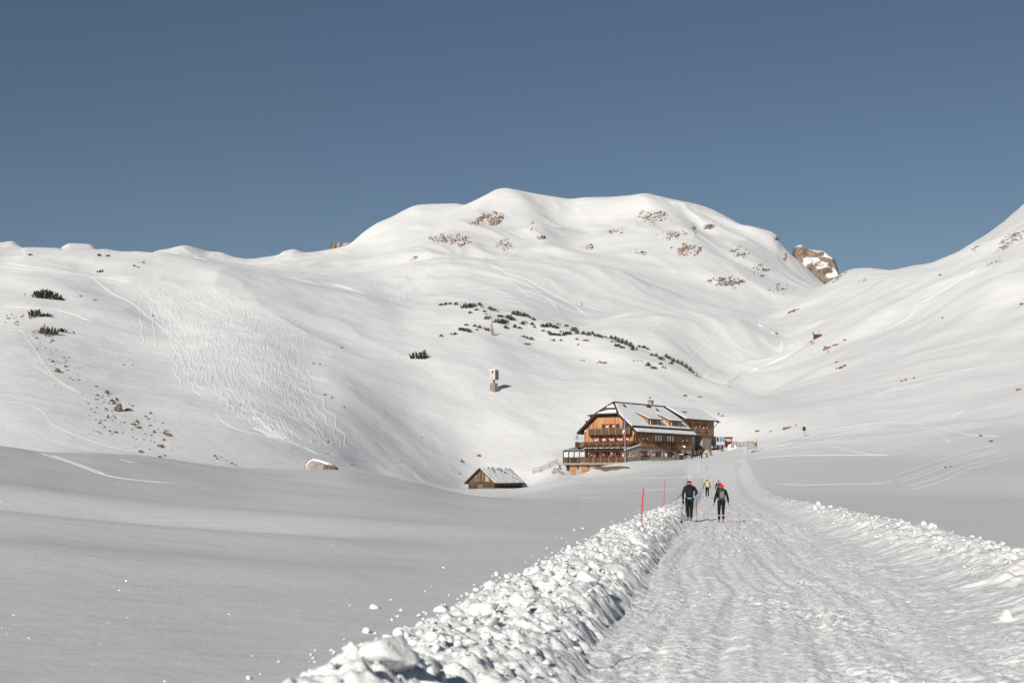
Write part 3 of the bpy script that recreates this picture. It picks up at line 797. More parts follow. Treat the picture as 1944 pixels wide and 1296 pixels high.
# boot tracks on the smooth knoll, right-hand hill, and valley floor
trail([(1362, 612), (1360, 625), (1350, 642), (1340, 655), (1325, 668), (1305, 690)], 1.4, .4, RIDGE)
trail([(1872, 500), (1830, 526), (1790, 552), (1755, 571), (1738, 580), (1733, 592), (1720, 606), (1705, 614), (1678, 627)], 2.2, .42)
trail([(1690, 735), (1760, 715), (1830, 702), (1880, 692)], 1.5, .2)
trail([(1660, 748), (1730, 733), (1800, 715), (1865, 694)], .8, .15)
trail([(1746, 735), (1732, 755), (1745, 768)], 1.0, .2)
trail([(1800, 793), (1830, 780), (1838, 776)], 1.0, .15)
trail([(1700, 680), (1740, 690), (1770, 697)], .8, .15)
for dv in (0, 5, 9):
    trail([(1405, 862 - dv), (1480, 846 - dv), (1560, 830 - dv * 1.2), (1640, 814 - dv), (1712, 798)], 1.2, .2)
trail([(1712, 798), (1760, 806), (1800, 815), (1850, 826), (1900, 828)], 1.1, .18)
trail([(1712, 798), (1745, 808), (1780, 822), (1808, 843)], .9, .15)
trail([(1712, 798), (1690, 806), (1620, 823), (1560, 838), (1500, 850)], .8, .14)
trail([(1555, 838), (1600, 852), (1660, 862), (1690, 863)], .9, .13)
trail([(1618, 822), (1632, 835), (1615, 845), (1612, 860)], .8, .12)
trail([(1428, 870.5), (1450, 868), (1480, 866), (1540, 864), (1620, 863.5), (1690, 863.5)], 1.7, .17, RIDGE)
trail([(1440, 884), (1455, 883)], 3.0, .3, RIDGE)
trail([(1470, 918), (1530, 920), (1600, 919), (1660, 918), (1700, 912)], .8, .10)
for dv in (0, 7, 11, 19, 25):
    trail([(1690 + dv * 1.5, 905 + dv), (1735 + dv * 2, 889 + dv), (1790 + dv * 2, 870 + dv * .8), (1850 + dv, 853 + dv * 1.1), (1900 + dv, 842 + dv)], .7, .045 + .02 * (dv % 3))
# ski track over the near dune, traces on the valley floor left of the road
trail([(72, 859), (110, 870), (150, 884), (185, 897), (215, 905), (260, 911), (330, 917), (405, 919)], .17, .05, FURROW)
trail([(95, 862), (135, 876), (175, 890), (205, 902)], .14, .04, FURROW)
trail([(220, 869), (250, 877), (275, 880)], .14, .04, FURROW)
trail([(1100, 948), (1150, 940), (1200, 932), (1250, 929), (1290, 927)], .7, .10)
trail([(1190, 907), (1240, 907), (1290, 906), (1340, 904)], .6, .09)
trail([(1215, 915), (1250, 900), (1285, 885)], .8, .10)
trail([(1295, 889), (1320, 897), (1345, 903)], 1.0, .12)
trail([(640, 861), (700, 874), (760, 884), (830, 890), (885, 908)], 1.2, .18)
trail([(700, 871), (770, 882), (850, 893), (882, 905)], .8, .14)
trail([(780, 898), (800, 912), (812, 920)], .6, .1)
trail([(995, 908), (1030, 899), (1055, 897)], 1.0, .16)
add_strips('snow_trail', T, 'structure')
# the far piste beyond the mound
path1 = smooth_poly([(1352, 729), (1368, 718), (1400, 705), (1440, 692), (1470, 684), (1493, 672), (1505, 660), (1503, 646)], 3)
far1 = [drape(path1, 10.5, 1.15, FLAT)]
far2 = [drape(smooth_poly([(1462, 629), (1452, 622), (1448, 615), (1456, 609), (1478, 604)], 2.5), 8.0, .6, FLAT)]
add_strips('snow_path', far1 + far2, 'structure', M_ROAD)

# wind-blown bright patch lying on the near field
# ------------------------------------------------------------------ solid-shape helper
class MB:
    def __init__(self): self.v = []; self.f = []; self.m = []
    def add(self, vs, fs, m=0):
        n = len(self.v); self.v += [tuple(p) for p in vs]; self.f += [tuple(i + n for i in f) for f in fs]; self.m += [m] * len(fs)
        return self
    def box(self, c, s, m=0, rot=None):
        x, y, z = s[0] / 2, s[1] / 2, s[2] / 2
        vs = [Vector(p) for p in ((-x, -y, -z), (x, -y, -z), (x, y, -z), (-x, y, -z), (-x, -y, z), (x, -y, z), (x, y, z), (-x, y, z))]
        if rot is not None:
            M = Euler(rot).to_matrix(); vs = [M @ p for p in vs]
        vs = [p + Vector(c) for p in vs]
        return self.add(vs, [(0, 3, 2, 1), (4, 5, 6, 7), (0, 1, 5, 4), (1, 2, 6, 5), (2, 3, 7, 6), (3, 0, 4, 7)], m)
    def bx(self, x0, x1, y0, y1, z0, z1, m=0): return self.box(((x0 + x1) / 2, (y0 + y1) / 2, (z0 + z1) / 2), (x1 - x0, y1 - y0, z1 - z0), m)
    def beam(self, p, q, w, h, m=0):
        p, q = Vector(p), Vector(q); d = (q - p).normalized()
        up = Vector((0, 0, 1)) if abs(d.z) < 0.95 else Vector((0, 1, 0))
        r = d.cross(up).normalized(); u = r.cross(d)
        vs = []
        for c in (p, q):
            for a, b in ((-1, -1), (1, -1), (1, 1), (-1, 1)): vs.append(c + r * a * w / 2 + u * b * h / 2)
        return self.add(vs, [(0, 1, 2, 3), (7, 6, 5, 4), (0, 4, 5, 1), (1, 5, 6, 2), (2, 6, 7, 3), (3, 7, 4, 0)], m)
    def tube(self, pts, rs, n=8, m=0):
        pts = [Vector(p) for p in pts]
        if not isinstance(rs, (list, tuple)): rs = [rs] * len(pts)
        vs = []
        for i, p in enumerate(pts):
            d = (pts[min(i + 1, len(pts) - 1)] - pts[max(i - 1, 0)]).normalized()
            up = Vector((0, 0, 1)) if abs(d.z) < 0.9 else Vector((1, 0, 0))
            r = d.cross(up).normalized(); u = r.cross(d)
            for k in range(n):
                a = 2 * math.pi * k / n
                vs.append(p + (r * math.cos(a) + u * math.sin(a)) * rs[i])
        fs = []
        for i in range(len(pts) - 1):
            for k in range(n):
                a, b = i * n + k, i * n + (k + 1) % n
                fs.append((a, b, b + n, a + n))
        fs.append(tuple(range(n - 1, -1, -1))); fs.append(tuple(range((len(pts) - 1) * n, len(pts) * n)))
        return self.add(vs, fs, m)
    def slab(self, poly, off, m=0):
        """polygon (3-D points) extruded by vector off"""
        n = len(poly); off = Vector(off)
        vs = [Vector(p) for p in poly] + [Vector(p) + off for p in poly]
        fs = [tuple(range(n - 1, -1, -1)), tuple(range(n, 2 * n))] + [(i, (i + 1) % n, (i + 1) % n + n, i + n) for i in range(n)]
        return self.add(vs, fs, m)
    def mesh(self, name, mats, smooth=False, bevel=0.0):
        bm = bmesh.new()
        bv = [bm.verts.new(p) for p in self.v]
        for f, mi in zip(self.f, self.m):
            try:
                fc = bm.faces.new([bv[i] for i in f]); fc.material_index = mi; fc.smooth = smooth
            except ValueError: pass
        bmesh.ops.recalc_face_normals(bm, faces=bm.faces)
        if bevel: bmesh.ops.bevel(bm, geom=list(bm.edges), offset=bevel, segments=1, affect='EDGES', profile=0.5)
        me = bpy.data.meshes.new(name); bm.to_mesh(me); bm.free()
        for m in (mats if isinstance(mats, (list, tuple)) else [mats]): me.materials.append(m)
        return me
    def build(self, name, mats, parent=None, loc=None, rot=None, smooth=False, bevel=0.0):
        return obj_from(name, self.mesh(name, mats, smooth, bevel), parent, loc, rot)

def copy_thing(root, loc, rz=None, scl=None, **props):
    r = root.copy(); COL.objects.link(r); r.location = loc
    if rz is not None: r.rotation_euler = (0, 0, rz)
    if scl is not None: r.scale = scl
    for ch in list(root.children):
        c = ch.copy(); COL.objects.link(c); c.parent = r
        for g in ch.children:
            d = g.copy(); COL.objects.link(d); d.parent = c
    for k, v in props.items(): r[k] = v
    return r

# materials of built things
W_GABLE = varied('honey_wood', (0.36, 0.165, 0.072), (0.58, 0.29, 0.135), (5, 5, 0.5), 3.0, rough=.75, bump=.25)
W_LONG = varied('weathered_larch', (0.22, 0.11, 0.052), (0.37, 0.20, 0.10), (5, 5, 0.5), 3.0, rough=.8, bump=.25)
W_GABLE2 = varied('honey_wood_dark', (0.25, 0.11, 0.05), (0.40, 0.19, 0.09), (5, 5, 0.5), 3.0, rough=.75, bump=.25)
W_GABLE3 = varied('honey_wood_pale', (0.42, 0.22, 0.11), (0.62, 0.36, 0.20), (5, 5, 0.5), 3.0, rough=.75, bump=.25)
W_LONG2 = varied('weathered_larch_dark', (0.15, 0.075, 0.038), (0.26, 0.135, 0.07), (5, 5, 0.5), 3.0, rough=.8, bump=.25)
W_LONG3 = varied('weathered_larch_grey', (0.25, 0.145, 0.08), (0.40, 0.255, 0.155), (5, 5, 0.5), 3.0, rough=.8, bump=.25)
W_DARK = varied('dark_wood', (0.035, 0.022, 0.016), (0.085, 0.052, 0.034), (1, 1, 1), 5.0, rough=.85)
W_MID = varied('brown_wood', (0.10, 0.055, 0.030), (0.20, 0.115, 0.065), (1, 1, 3), 4.0, rough=.85)
W_GREY = varied('grey_wood', (0.17, 0.14, 0.115), (0.34, 0.29, 0.25), (3, 3, 0.6), 4.0, rough=.9)
W_LOG = varied('old_log', (0.05, 0.033, 0.022), (0.16, 0.105, 0.066), (1.2, 1.2, 6), 3.0, rough=.9, per_object=.35)
W_BOARD = varied('old_board', (0.075, 0.058, 0.047), (0.20, 0.152, 0.12), (6, 6, 0.7), 3.0, rough=.9, per_object=.4)
W_TAN = varied('new_board', (0.38, 0.25, 0.16), (0.52, 0.36, 0.25), (6, 6, 0.7), 3.0, rough=.85)
W_SHINGLE = varied('roof_shingle', (0.055, 0.043, 0.036), (0.13, 0.105, 0.09), (4, 4, 4), 3.0, rough=.9)
M_PLASTER = varied('grey_plaster', (0.42, 0.395, 0.36), (0.54, 0.51, 0.47), (1, 1, 1), 1.2, rough=.9)
M_STONEW = varied('stone_wall', (0.24, 0.205, 0.175), (0.42, 0.36, 0.31), (1, 1, 1), 2.2, rough=.9, bump=.6, bdist=.08)
M_RED = plain('red_paint', (0.36, 0.035, 0.028), .6)
M_WHITE = plain('white_paint', (0.80, 0.79, 0.77), .6)
M_CREAM = plain('cream_cloth', (0.72, 0.66, 0.56), .8)
M_ORANGE = varied('orange_door', (0.30, 0.145, 0.06), (0.42, 0.21, 0.085), (2, 2, 6), 3.0, rough=.7)
M_BROWNROOF = plain('brown_sheet', (0.13, 0.055, 0.04), .6)
M_GREEN = varied('fir_twigs', (0.006, 0.014, 0.006), (0.02, 0.04, 0.018), nscale=9.0, rough=.9, bump=.8, bdist=.06)
M_STEEL = plain('grey_metal', (0.30, 0.30, 0.30), .45, .5)
M_BLACK = plain('black_matt', (0.022, 0.022, 0.024), .7)
M_BLUE = plain('blue_cloth', (0.03, 0.09, 0.30), .7)
M_FGREEN = plain('green_cloth', (0.03, 0.25, 0.09), .7)
M_FRED = plain('red_cloth', (0.55, 0.03, 0.03), .7)
M_EARTH = varied('bare_earth', (0.19, 0.12, 0.065), (0.34, 0.23, 0.13), (1, 1, 1), 1.5, rough=.95, bump=.6, bdist=.1)
M_ROPE = plain('pole_red', (0.62, 0.025, 0.03), .5)
gm, gnt, gb = nmat('window_glass', 0.08, 0.6)
gb.inputs['Base Color'].default_value = (0.02, 0.03, 0.035, 1)
gm2, gnt2, gb2 = nmat('curtained_glass', 0.15, 0.6)
gb2.inputs['Base Color'].default_value = (0.46, 0.45, 0.43, 1)
M_GLASS, M_CURT = gm, gm2

def rock_material(name, c0, c1, snow_lo, snow_hi, scale, kind='Object', bd=0.3):
    m, nt, b = nmat(name, 0.9, 0.15)
    v = coords(nt, (1, 1, 1), kind)
    nz = N(nt, 'ShaderNodeTexNoise'); nz.inputs['Scale'].default_value = scale; nz.inputs['Detail'].default_value = 6; nz.inputs['Roughness'].default_value = .65
    nt.links.new(v, nz.inputs['Vector'])
    r = N(nt, 'ShaderNodeValToRGB')
    r.color_ramp.elements[0].position = .35; r.color_ramp.elements[0].color = (*c0, 1)
    r.color_ramp.elements[1].position = .66; r.color_ramp.elements[1].color = (*c1, 1)
    nt.links.new(nz.outputs[0], r.inputs[0])
    bp = N(nt, 'ShaderNodeBump'); bp.inputs['Strength'].default_value = .8; bp.inputs['Distance'].default_value = bd
    nt.links.new(nz.outputs[0], bp.inputs['Height'])
    g = N(nt, 'ShaderNodeNewGeometry'); sx = N(nt, 'ShaderNodeSeparateXYZ')
    nt.links.new(g.outputs['Normal'], sx.inputs[0])
    ad = N(nt, 'ShaderNodeMath', operation='MULTIPLY_ADD'); ad.inputs[1].default_value = .45; ad.inputs[2].default_value = -.22
    nt.links.new(nz.outputs[0], ad.inputs[0])
    sm = N(nt, 'ShaderNodeMath', operation='ADD'); nt.links.new(ad.outputs[0], sm.inputs[0]); nt.links.new(sx.outputs['Z'], sm.inputs[1])
    mr = N(nt, 'ShaderNodeMapRange'); mr.inputs['From Min'].default_value = snow_lo; mr.inputs['From Max'].default_value = snow_hi
    nt.links.new(sm.outputs[0], mr.inputs['Value'])
    mx = N(nt, 'ShaderNodeMix', data_type='RGBA')
    nt.links.new(mr.outputs[0], mx.inputs['Factor']); nt.links.new(r.outputs[0], mx.inputs[6]); mx.inputs[7].default_value = (.84, .835, .82, 1)
    nt.links.new(mx.outputs[2], b.inputs['Base Color']); nt.links.new(bp.outputs[0], b.inputs['Normal'])
    return m
M_ROCK = rock_material('brown_rock', (0.085, 0.062, 0.045), (0.25, 0.18, 0.125), .80, .93, 2.2)
M_LEDGE = rock_material('tan_ledge', (0.20, 0.145, 0.11), (0.46, 0.33, 0.25), .88, .98, 0.12, 'World', 1.5)
M_LEDGED = rock_material('grey_ledge', (0.13, 0.11, 0.092), (0.34, 0.275, 0.225), .88, .98, 0.12, 'World', 1.5)
M_CLIFF = rock_material('tan_cliff', (0.16, 0.11, 0.08), (0.40, 0.27, 0.19), .70, .85, 0.09, 'World', 2.0)
M_CLIFFD = rock_material('grey_cliff', (0.10, 0.082, 0.068), (0.27, 0.215, 0.17), .70, .85, 0.09, 'World', 2.0)
M_BOULDER = rock_material('pink_boulder', (0.24, 0.19, 0.165), (0.46, 0.385, 0.345), .86, .96, 1.3)

# ------------------------------------------------------------------ the mountain hut
HY = 288.0
HX0 = (1209 - CU) / FOC * HY
EAVE = zof(819, HY)
HROT = math.radians(55.2)
hut = empty('mountain_hut', (HX0, HY, 0), 'large brown timber mountain hut with snowy half-hipped roof and red and white shutters', 'hut', rz=HROT)
L_, W_ = 26.7, 14.3
TAN = 0.877
def roofz(y): return EAVE + TAN * (y if y <= W_ / 2 else W_ - y)
YH, XH = 4.45, 2.8
HC, HS = math.cos(HROT), math.sin(HROT)
def lx(px, y):      # local x on a plane parallel to the long side
    t = (px - CU) / FOC
    return (t * (HY + HC * y) - HX0 + HS * y) / (HC - HS * t)
def gy(px, x):      # local y on a plane parallel to the gable
    t = (px - CU) / FOC
    return (HX0 + HC * x - t * (HY + HS * x)) / (HS + HC * t)
RIDGE_Z = roofz(W_ / 2)
WOODB = 8.93
wx0, wx1, wy0, wy1 = 1.2, 25.6, 1.0, 13.3
G = math.radians(-90)     # facade frame of the gable: x runs towards the corner

# masonry base
MB().bx(wx0 + .15, wx1 - .1, wy0 + .12, wy1 - .1, 1.6, WOODB).build('stone_base', M_PLASTER, hut)
# timber storeys: pentagon cut under the half hip
def gable_poly(x, inset=0.0):
    zt = EAVE + TAN * YH - .55
    yl = (zt - EAVE + .35) / TAN
    return [(x, wy0, WOODB), (x, wy1, WOODB), (x, wy1, roofz(wy1) - .32), (x, W_ - yl, zt), (x, yl, zt), (x, wy0, roofz(wy0) - .32)]
MB().slab(gable_poly(wx0), (wx1 - wx0, 0, 0)).build('timber_wall', W_GABLE, hut)
# board cladding, long side (joined: each board only a few pixels)
mb = MB(); R_ = random.Random(5); x = wx0 + .05
while x < wx1 - .1:
    w = R_.uniform(.24, .36)
    mb.bx(x, min(x + w - .035, wx1 - .03), wy0 - .05 - R_.uniform(0, .025), wy0 + .01, WOODB - .1 + R_.uniform(-.04, .04), roofz(wy0) - .33, R_.choice((0, 0, 0, 1, 1, 2))); x += w
tag(mb.build('board_cladding', [W_LONG, W_LONG2, W_LONG3], hut), kind='stuff')
mb = MB(); y = wy0 + .05
while y < wy1 - .1:
    w = R_.uniform(.24, .36); ym = y + w / 2
    zt = min(EAVE + TAN * YH - .58, roofz(ym) - .42 - TAN * .15)
    mb.bx(wx0 - .05 - R_.uniform(0, .025), wx0 + .01, y, min(y + w - .035, wy1 - .03), WOODB - .05, zt, R_.choice((0, 0, 0, 1, 2, 2))); y += w
tag(mb.build('board_cladding', [W_GABLE, W_GABLE2, W_GABLE3], hut), kind='stuff')
# beam ends under the timber storey and sill beam
MB().bx(wx0 - .06, wx1, wy0 - .10, wy0 + .02, WOODB - .22, WOODB - .06).build('sill_beam', W_MID, hut)
be = MB().box((0, 0, 0), (.22, .24, .22)).mesh('beam_end', W_DARK)
for i in range(16): obj_from('beam_end', be, hut, (wx0 + .7 + i * 1.56, wy0 - .25, WOODB - .42))
MB().box((wx0 - .02, wy0 - .02, (WOODB + EAVE) / 2), (.22, .22, EAVE - WOODB)).build('corner_post', W_MID, hut)
MB().tube([(wx0 - .1, wy0 - .22, EAVE + .2), (wx0 - .1, wy0 - .22, 5.6)], .07, 6).build('drain_pipe', W_DARK, hut)

# roof: shingled slabs, then the snow lying on them
def plane_pts(poly, up, zf): return [(x, y, zf(x, y) + up) for x, y in poly]
zr_ = lambda x, y: EAVE + TAN * y
zl_ = lambda x, y: EAVE + TAN * (W_ - y)
zh_ = lambda x, y: EAVE + TAN * YH + (RIDGE_Z - EAVE - TAN * YH) / XH * x
zh2 = lambda x, y: EAVE + TAN * YH + (RIDGE_Z - EAVE - TAN * YH) / XH * (L_ - x)
side = [(0, 0), (L_, 0), (L_, YH), (L_ - XH, W_ / 2), (XH, W_ / 2), (0, YH)]
flip = lambda poly: [(x, W_ - y) for x, y in poly]
hip = [(0, YH), (0, W_ - YH), (XH, W_ / 2)]
hip2 = [(L_, YH), (L_, W_ - YH), (L_ - XH, W_ / 2)]
rf = MB()
for poly, zf in ((side, zr_), (flip(side), zl_), (hip, zh_), (hip2, zh2)):
    rf.slab(plane_pts(poly, -.02, zf), (0, 0, -.26))
roof = rf.build('roof', W_SHINGLE, hut)
# barge boards and eave boards
bb = MB()
for zf, fl in ((zr_, False), (zl_, True)):
    a = (0, 0), (0, YH)
    for p, q in (a,):
        p2 = (p[0], W_ - p[1]) if fl else p; q2 = (q[0], W_ - q[1]) if fl else q
        bb.beam((p2[0] - .07, p2[1], zf(*p2) - .12), (q2[0] - .07, q2[1], zf(*q2) - .12), .10, .36)
bb.beam((-.07, YH - .1, zh_(0, 0) - .14), (-.07, W_ - YH + .1, zh_(0, 0) - .14), .10, .34)
bb.beam((0, -.06, EAVE - .16), (L_, -.06, EAVE - .16), .10, .34)
bb.build('barge_board', W_DARK, roof)
rg = MB(); rg.beam((XH, W_ / 2, RIDGE_Z + .12), (L_ - XH, W_ / 2, RIDGE_Z + .12), .34, .2)
rg.beam((0, YH, zr_(0, YH) + .08), (XH, W_ / 2, RIDGE_Z + .1), .22, .2)
rg.beam((0, W_ - YH, zr_(0, YH) + .08), (XH, W_ / 2, RIDGE_Z + .1), .22, .2)
rg.build('ridge_cap', W_DARK, roof)
# rafters seen under the left eaves and purlins
for yy in (.5, 2.4, 4.5, W_ - .5, W_ - 2.4, W_ - 4.5):
    MB().beam((.15, yy, roofz(yy) - .42), (wx0 + .3, yy, roofz(yy) - .42), .22, .24).build('purlin', W_MID, roof)

def snow_sheet(poly, zf, up, th, nx=40, ny=26, seed=1, amp=.05, hole=None):
    """a lumpy sheet of snow over a roof polygon (convex, in x-y)"""
    p = np.array(poly); x0, y0 = p.min(0); x1, y1 = p.max(0)
    gx, gy = np.meshgrid(np.linspace(x0, x1, nx), np.linspace(y0, y1, ny))
    # squeeze each grid row into the polygon
    m = len(p); lo = np.full(ny, 1e9); hi = np.full(ny, -1e9)
    for r, yy in enumerate(np.linspace(y0, y1, ny)):
        yy = min(max(yy, y0 + 1e-4), y1 - 1e-4)
        for i in range(m):
            a, b = p[i], p[(i + 1) % m]
            if (a[1] - yy) * (b[1] - yy) <= 0 and a[1] != b[1]:
                xx = a[0] + (b[0] - a[0]) * (yy - a[1]) / (b[1] - a[1]); lo[r] = min(lo[r], xx); hi[r] = max(hi[r], xx)
        jj = .05 * math.sin(r * 2.1 + seed)
        gx[r] = np.linspace(lo[r] + .02 + jj * .5, hi[r] - .02 + jj, nx)
    e = np.minimum(np.minimum(np.arange(nx), np.arange(nx)[::-1])[None, :] / 2.0, np.minimum(np.arange(ny), np.arange(ny)[::-1])[:, None] / 2.0)
    top = np.array([[zf(a, b) for a, b in zip(ra, rb)] for ra, rb in zip(gx, gy)]) + up
    edge = np.clip(e, 0, 1) ** .5
    zt = top + th * edge + amp * edge * (pn(gx / 1.4, gy / 1.4, seed) + .5 * pn(gx / .5, gy / .5, seed + 1))
    V = np.concatenate([np.stack([gx, gy, zt], -1).reshape(-1, 3), np.stack([gx, gy, top - .03], -1).reshape(-1, 3)])
    f = grid_faces(ny, nx); n = nx * ny
    F = [f, f[:, ::-1] + n]
    rim = list(range(nx)) + [r * nx + nx - 1 for r in range(1, ny)] + list(range(ny * nx - 2, (ny - 1) * nx - 1, -1)) + [r * nx for r in range(ny - 2, 0, -1)]
    F.append(np.array([[rim[i], rim[i] + n, rim[(i + 1) % len(rim)] + n, rim[(i + 1) % len(rim)]] for i in range(len(rim))]))
    return V, np.concatenate(F)
def add_sheet(name, parent, *a, **k):
    V, F = snow_sheet(*a, **k)
    return obj_from(name, mesh_np(name, V, F, M_ROOFSNOW), parent)
add_sheet('roof_snow', roof, [(.10, 1.35), (L_ - .2, 1.35), (L_ - .1, YH), (L_ - XH, W_ / 2 - .12), (XH + .1, W_ / 2 - .12), (.28, YH)], zr_, .0, .20, 60, 40, 3)
add_sheet('roof_snow', roof, [(.15, .06), (L_ - .1, .06), (L_ - .1, .92), (.15, .92)], zr_, .0, .22, 60, 8, 4)
add_sheet('roof_snow', roof, flip([(.3, .1), (L_ - .2, .1), (L_ - .15, YH), (L_ - XH, W_ / 2 - .12), (XH + .1, W_ / 2 - .12), (.3, YH)])[::-1], zl_, .0, .20, 40, 26, 5)
add_sheet('roof_snow', roof, [(.10, YH + .5), (.95, YH + .9), (.95, W_ - YH - 2.5), (.10, W_ - YH - .3)], zh_, .0, .13, 6, 26, 6)
add_sheet('roof_snow', roof, [(1.5, YH + 1.6), (2.5, W_ / 2 - .1), (1.5, W_ - YH - 1.7)], zh_, .0, .13, 8, 12, 7)
MB().beam((.35, 1.12, zr_(0, 1.12) + .16), (L_ - .8, 1.12, zr_(0, 1.12) + .16), .26, .34).build('snow_guard', W_DARK, roof)
for xx, yy, w in ((5.2, 5.9, .9), (18.6, 5.5, .8)):
    MB().slab([(xx, yy, zr_(xx, yy) + .22), (xx + w, yy, zr_(0, yy) + .22), (xx + w, yy + .55, zr_(0, yy + .55) + .22), (xx, yy + .55, zr_(0, yy + .55) + .22)], (0, 0, .08)).build('skylight', M_BLACK, roof)
MB().bx(15.4, 16.4, W_ / 2 - .95, W_ / 2 - .55, zr_(0, 6.4) + .1, zr_(0, 6.8) + .26).bx(16.6, 17.2, W_ / 2 - .9, W_ / 2 - .6, zr_(0, 6.4) + .15, zr_(0, 6.8) + .24).build('bare_shingle', W_SHINGLE, roof)
# chimney with weather vane
ch = MB().bx(18.1, 19.0, W_ / 2 - .4, W_ / 2 + .45, RIDGE_Z - .4, RIDGE_Z + .95).build('chimney', M_STONEW, roof)
ch2 = MB().bx(18.0, 19.1, W_ / 2 - .5, W_ / 2 + .55, RIDGE_Z + .95, RIDGE_Z + 1.08)
ch2.tube([(18.25, W_ / 2, RIDGE_Z + 1.0), (18.25, W_ / 2, RIDGE_Z + 1.75)], .035, 5).slab([(17.9, W_ / 2 - .03, RIDGE_Z + 1.62), (18.65, W_ / 2 - .03, RIDGE_Z + 1.66), (18.6, W_ / 2 - .03, RIDGE_Z + 1.9), (18.3, W_ / 2 - .03, RIDGE_Z + 1.8), (18.0, W_ / 2 - .03, RIDGE_Z + 1.95)], (0, .06, 0))
ch2.build('chimney_cap', W_DARK, roof)
# things on the far slope of the roof: low dormer roof, stove pipe, mast
MB().bx(1.2, 3.2, W_ - 4.2, W_ - 2.4, zl_(0, W_ - 2.4) - .1, zl_(0, W_ - 2.4) + 1.55).slab([(.9, W_ - 4.6, zl_(0, W_ - 2.4) + 1.75), (.9, W_ - 1.9, zl_(0, W_ - 2.4) + 1.4), (3.5, W_ - 1.9, zl_(0, W_ - 2.4) + 1.4), (3.5, W_ - 4.6, zl_(0, W_ - 2.4) + 1.75)], (0, 0, .18)).build('back_dormer', W_DARK, roof)
MB().tube([(1.6, W_ - 1.3, zl_(0, W_ - 1.3) - .1), (1.6, W_ - 1.3, zl_(0, W_ - 1.3) + 1.2)], .14, 7).tube([(1.6, W_ - 1.3, zl_(0, W_ - 1.3) + 1.2), (1.6, W_ - 1.3, zl_(0, W_ - 1.3) + 1.42)], .24, 7).build('stove_pipe', W_DARK, roof)
MB().tube([(.6, W_ - .4, EAVE - .1), (.6, W_ - .4, EAVE + 2.4)], .03, 5).tube([(.6, W_ - .7, EAVE + 2.2), (.6, W_ - .1, EAVE + 2.2)], .025, 5).build('mast', M_STEEL, roof)

# shed dormers on the long slope
for x0, x1 in ((7.9, 13.3), (17.0, 22.6)):
    yd, zb = 1.75, zr_(0, 1.75) + .1; zt = zb + 1.3; ym = 4.9; zm = zr_(0, ym)
    d = MB()
    d.slab([(x0 + .15, yd, zb - .2), (x0 + .15, yd, zt), (x0 + .15, ym, zm)], (.14, 0, 0)).slab([(x1 - .29, yd, zb - .2), (x1 - .29, yd, zt), (x1 - .29, ym, zm)], (.14, 0, 0))
    d.bx(x0 + .15, x1 - .15, yd, yd + .14, zb - .2, zt)
    dm = d.build('dormer', W_LONG, hut)
    sl_ = (zm - zt) / (ym - yd)
    MB().slab([(x0 - .15, yd - .5, zt + .02 - sl_ * .5), (x1 + .15, yd - .5, zt + .02 - sl_ * .5), (x1 + .15, ym + .2, zm + .12), (x0 - .15, ym + .2, zm + .12)], (0, 0, .16)).build('dormer_roof', W_DARK, dm)
    add_sheet('dormer_snow', dm, [(x0 - .12, yd - .42), (x1 + .1, yd - .42), (x1 + .05, ym + .45), (x0 - .12, ym + .3)], lambda a, b, zt=zt, yd=yd, s=sl_: zt + s * (b - yd) + .16, .0, .16, 20, 16, int(x0))
    for wxx in (x0 + .75, x1 - 1.65):
        MB().bx(wxx, wxx + .9, yd - .07, yd + .02, zb + .12, zb + 1.05).build('dormer_window', M_WHITE, dm)
        MB().bx(wxx + .12, wxx + .78, yd - .095, yd - .06, zb + .2, zb + .98).build('dormer_pane', M_GLASS, dm)
    MB().bx(x0 + .1, x1 - .1, yd - .06, yd + .01, zb - .22, zb - .02).build('dormer_sill', W_DARK, dm)

# windows and shutters; built in a facade frame (x right, -y outward, z up)
_wc = {}
def window(parent, a, z, w, h, rot, off, glass=M_GLASS, frame=W_MID, mull=1):
    """a, z: centre on the facade; off: outward distance of the wall face in the parent's frame"""
    key = (round(w, 2), round(h, 2), glass.name, frame.name, mull)
    if key not in _wc:
        f = MB(); t = .09
        f.bx(-w / 2 - t, w / 2 + t, -.09, .02, h / 2, h / 2 + t).bx(-w / 2 - t, w / 2 + t, -.12, .02, -h / 2 - t, -h / 2)
        f.bx(-w / 2 - t, -w / 2, -.09, .02, -h / 2, h / 2).bx(w / 2, w / 2 + t, -.09, .02, -h / 2, h / 2)
        for i in range(mull):
            c = -w / 2 + w * (i + 1) / (mull + 1); f.bx(c - .035, c + .035, -.08, .02, -h / 2, h / 2)
        _wc[key] = (f.mesh('window', frame), MB().bx(-w / 2, w / 2, -.03, .015, -h / 2, h / 2).mesh('pane', glass))
    loc = (a, off, z) if rot == 0 else (off, -a, z)
    o = obj_from('window', _wc[key][0], parent, loc, (0, 0, rot))
    obj_from('pane', _wc[key][1], o)
    return o
def shutter(parent, a, z, w, h, rot, off, flipx=False, label=None):
    """red shutter with a slanting white band"""
    key = ('sh', round(w, 2), round(h, 2), flipx)
    if key not in _wc:
        s = MB().bx(-w / 2, w / 2, -.05, .0, -h / 2, h / 2, 0)
        b = .125 * h; t = (-.16 if flipx else .16) * h
        s.slab([(-w / 2, -.052, -b - t), (0, -.052, -b), (w / 2, -.052, -b - t * .2), (w / 2, -.052, b - t * .2), (0, -.052, b), (-w / 2, -.052, b - t)], (0, -.02, 0), 1)
        _wc[key] = s.mesh('shutter', [M_RED, M_WHITE])
    loc = (a, off, z) if rot == 0 else (off, -a, z)
    o = obj_from('shutter', _wc[key], parent, loc, (0, 0, rot))
    if label: o['label'] = label
    return o
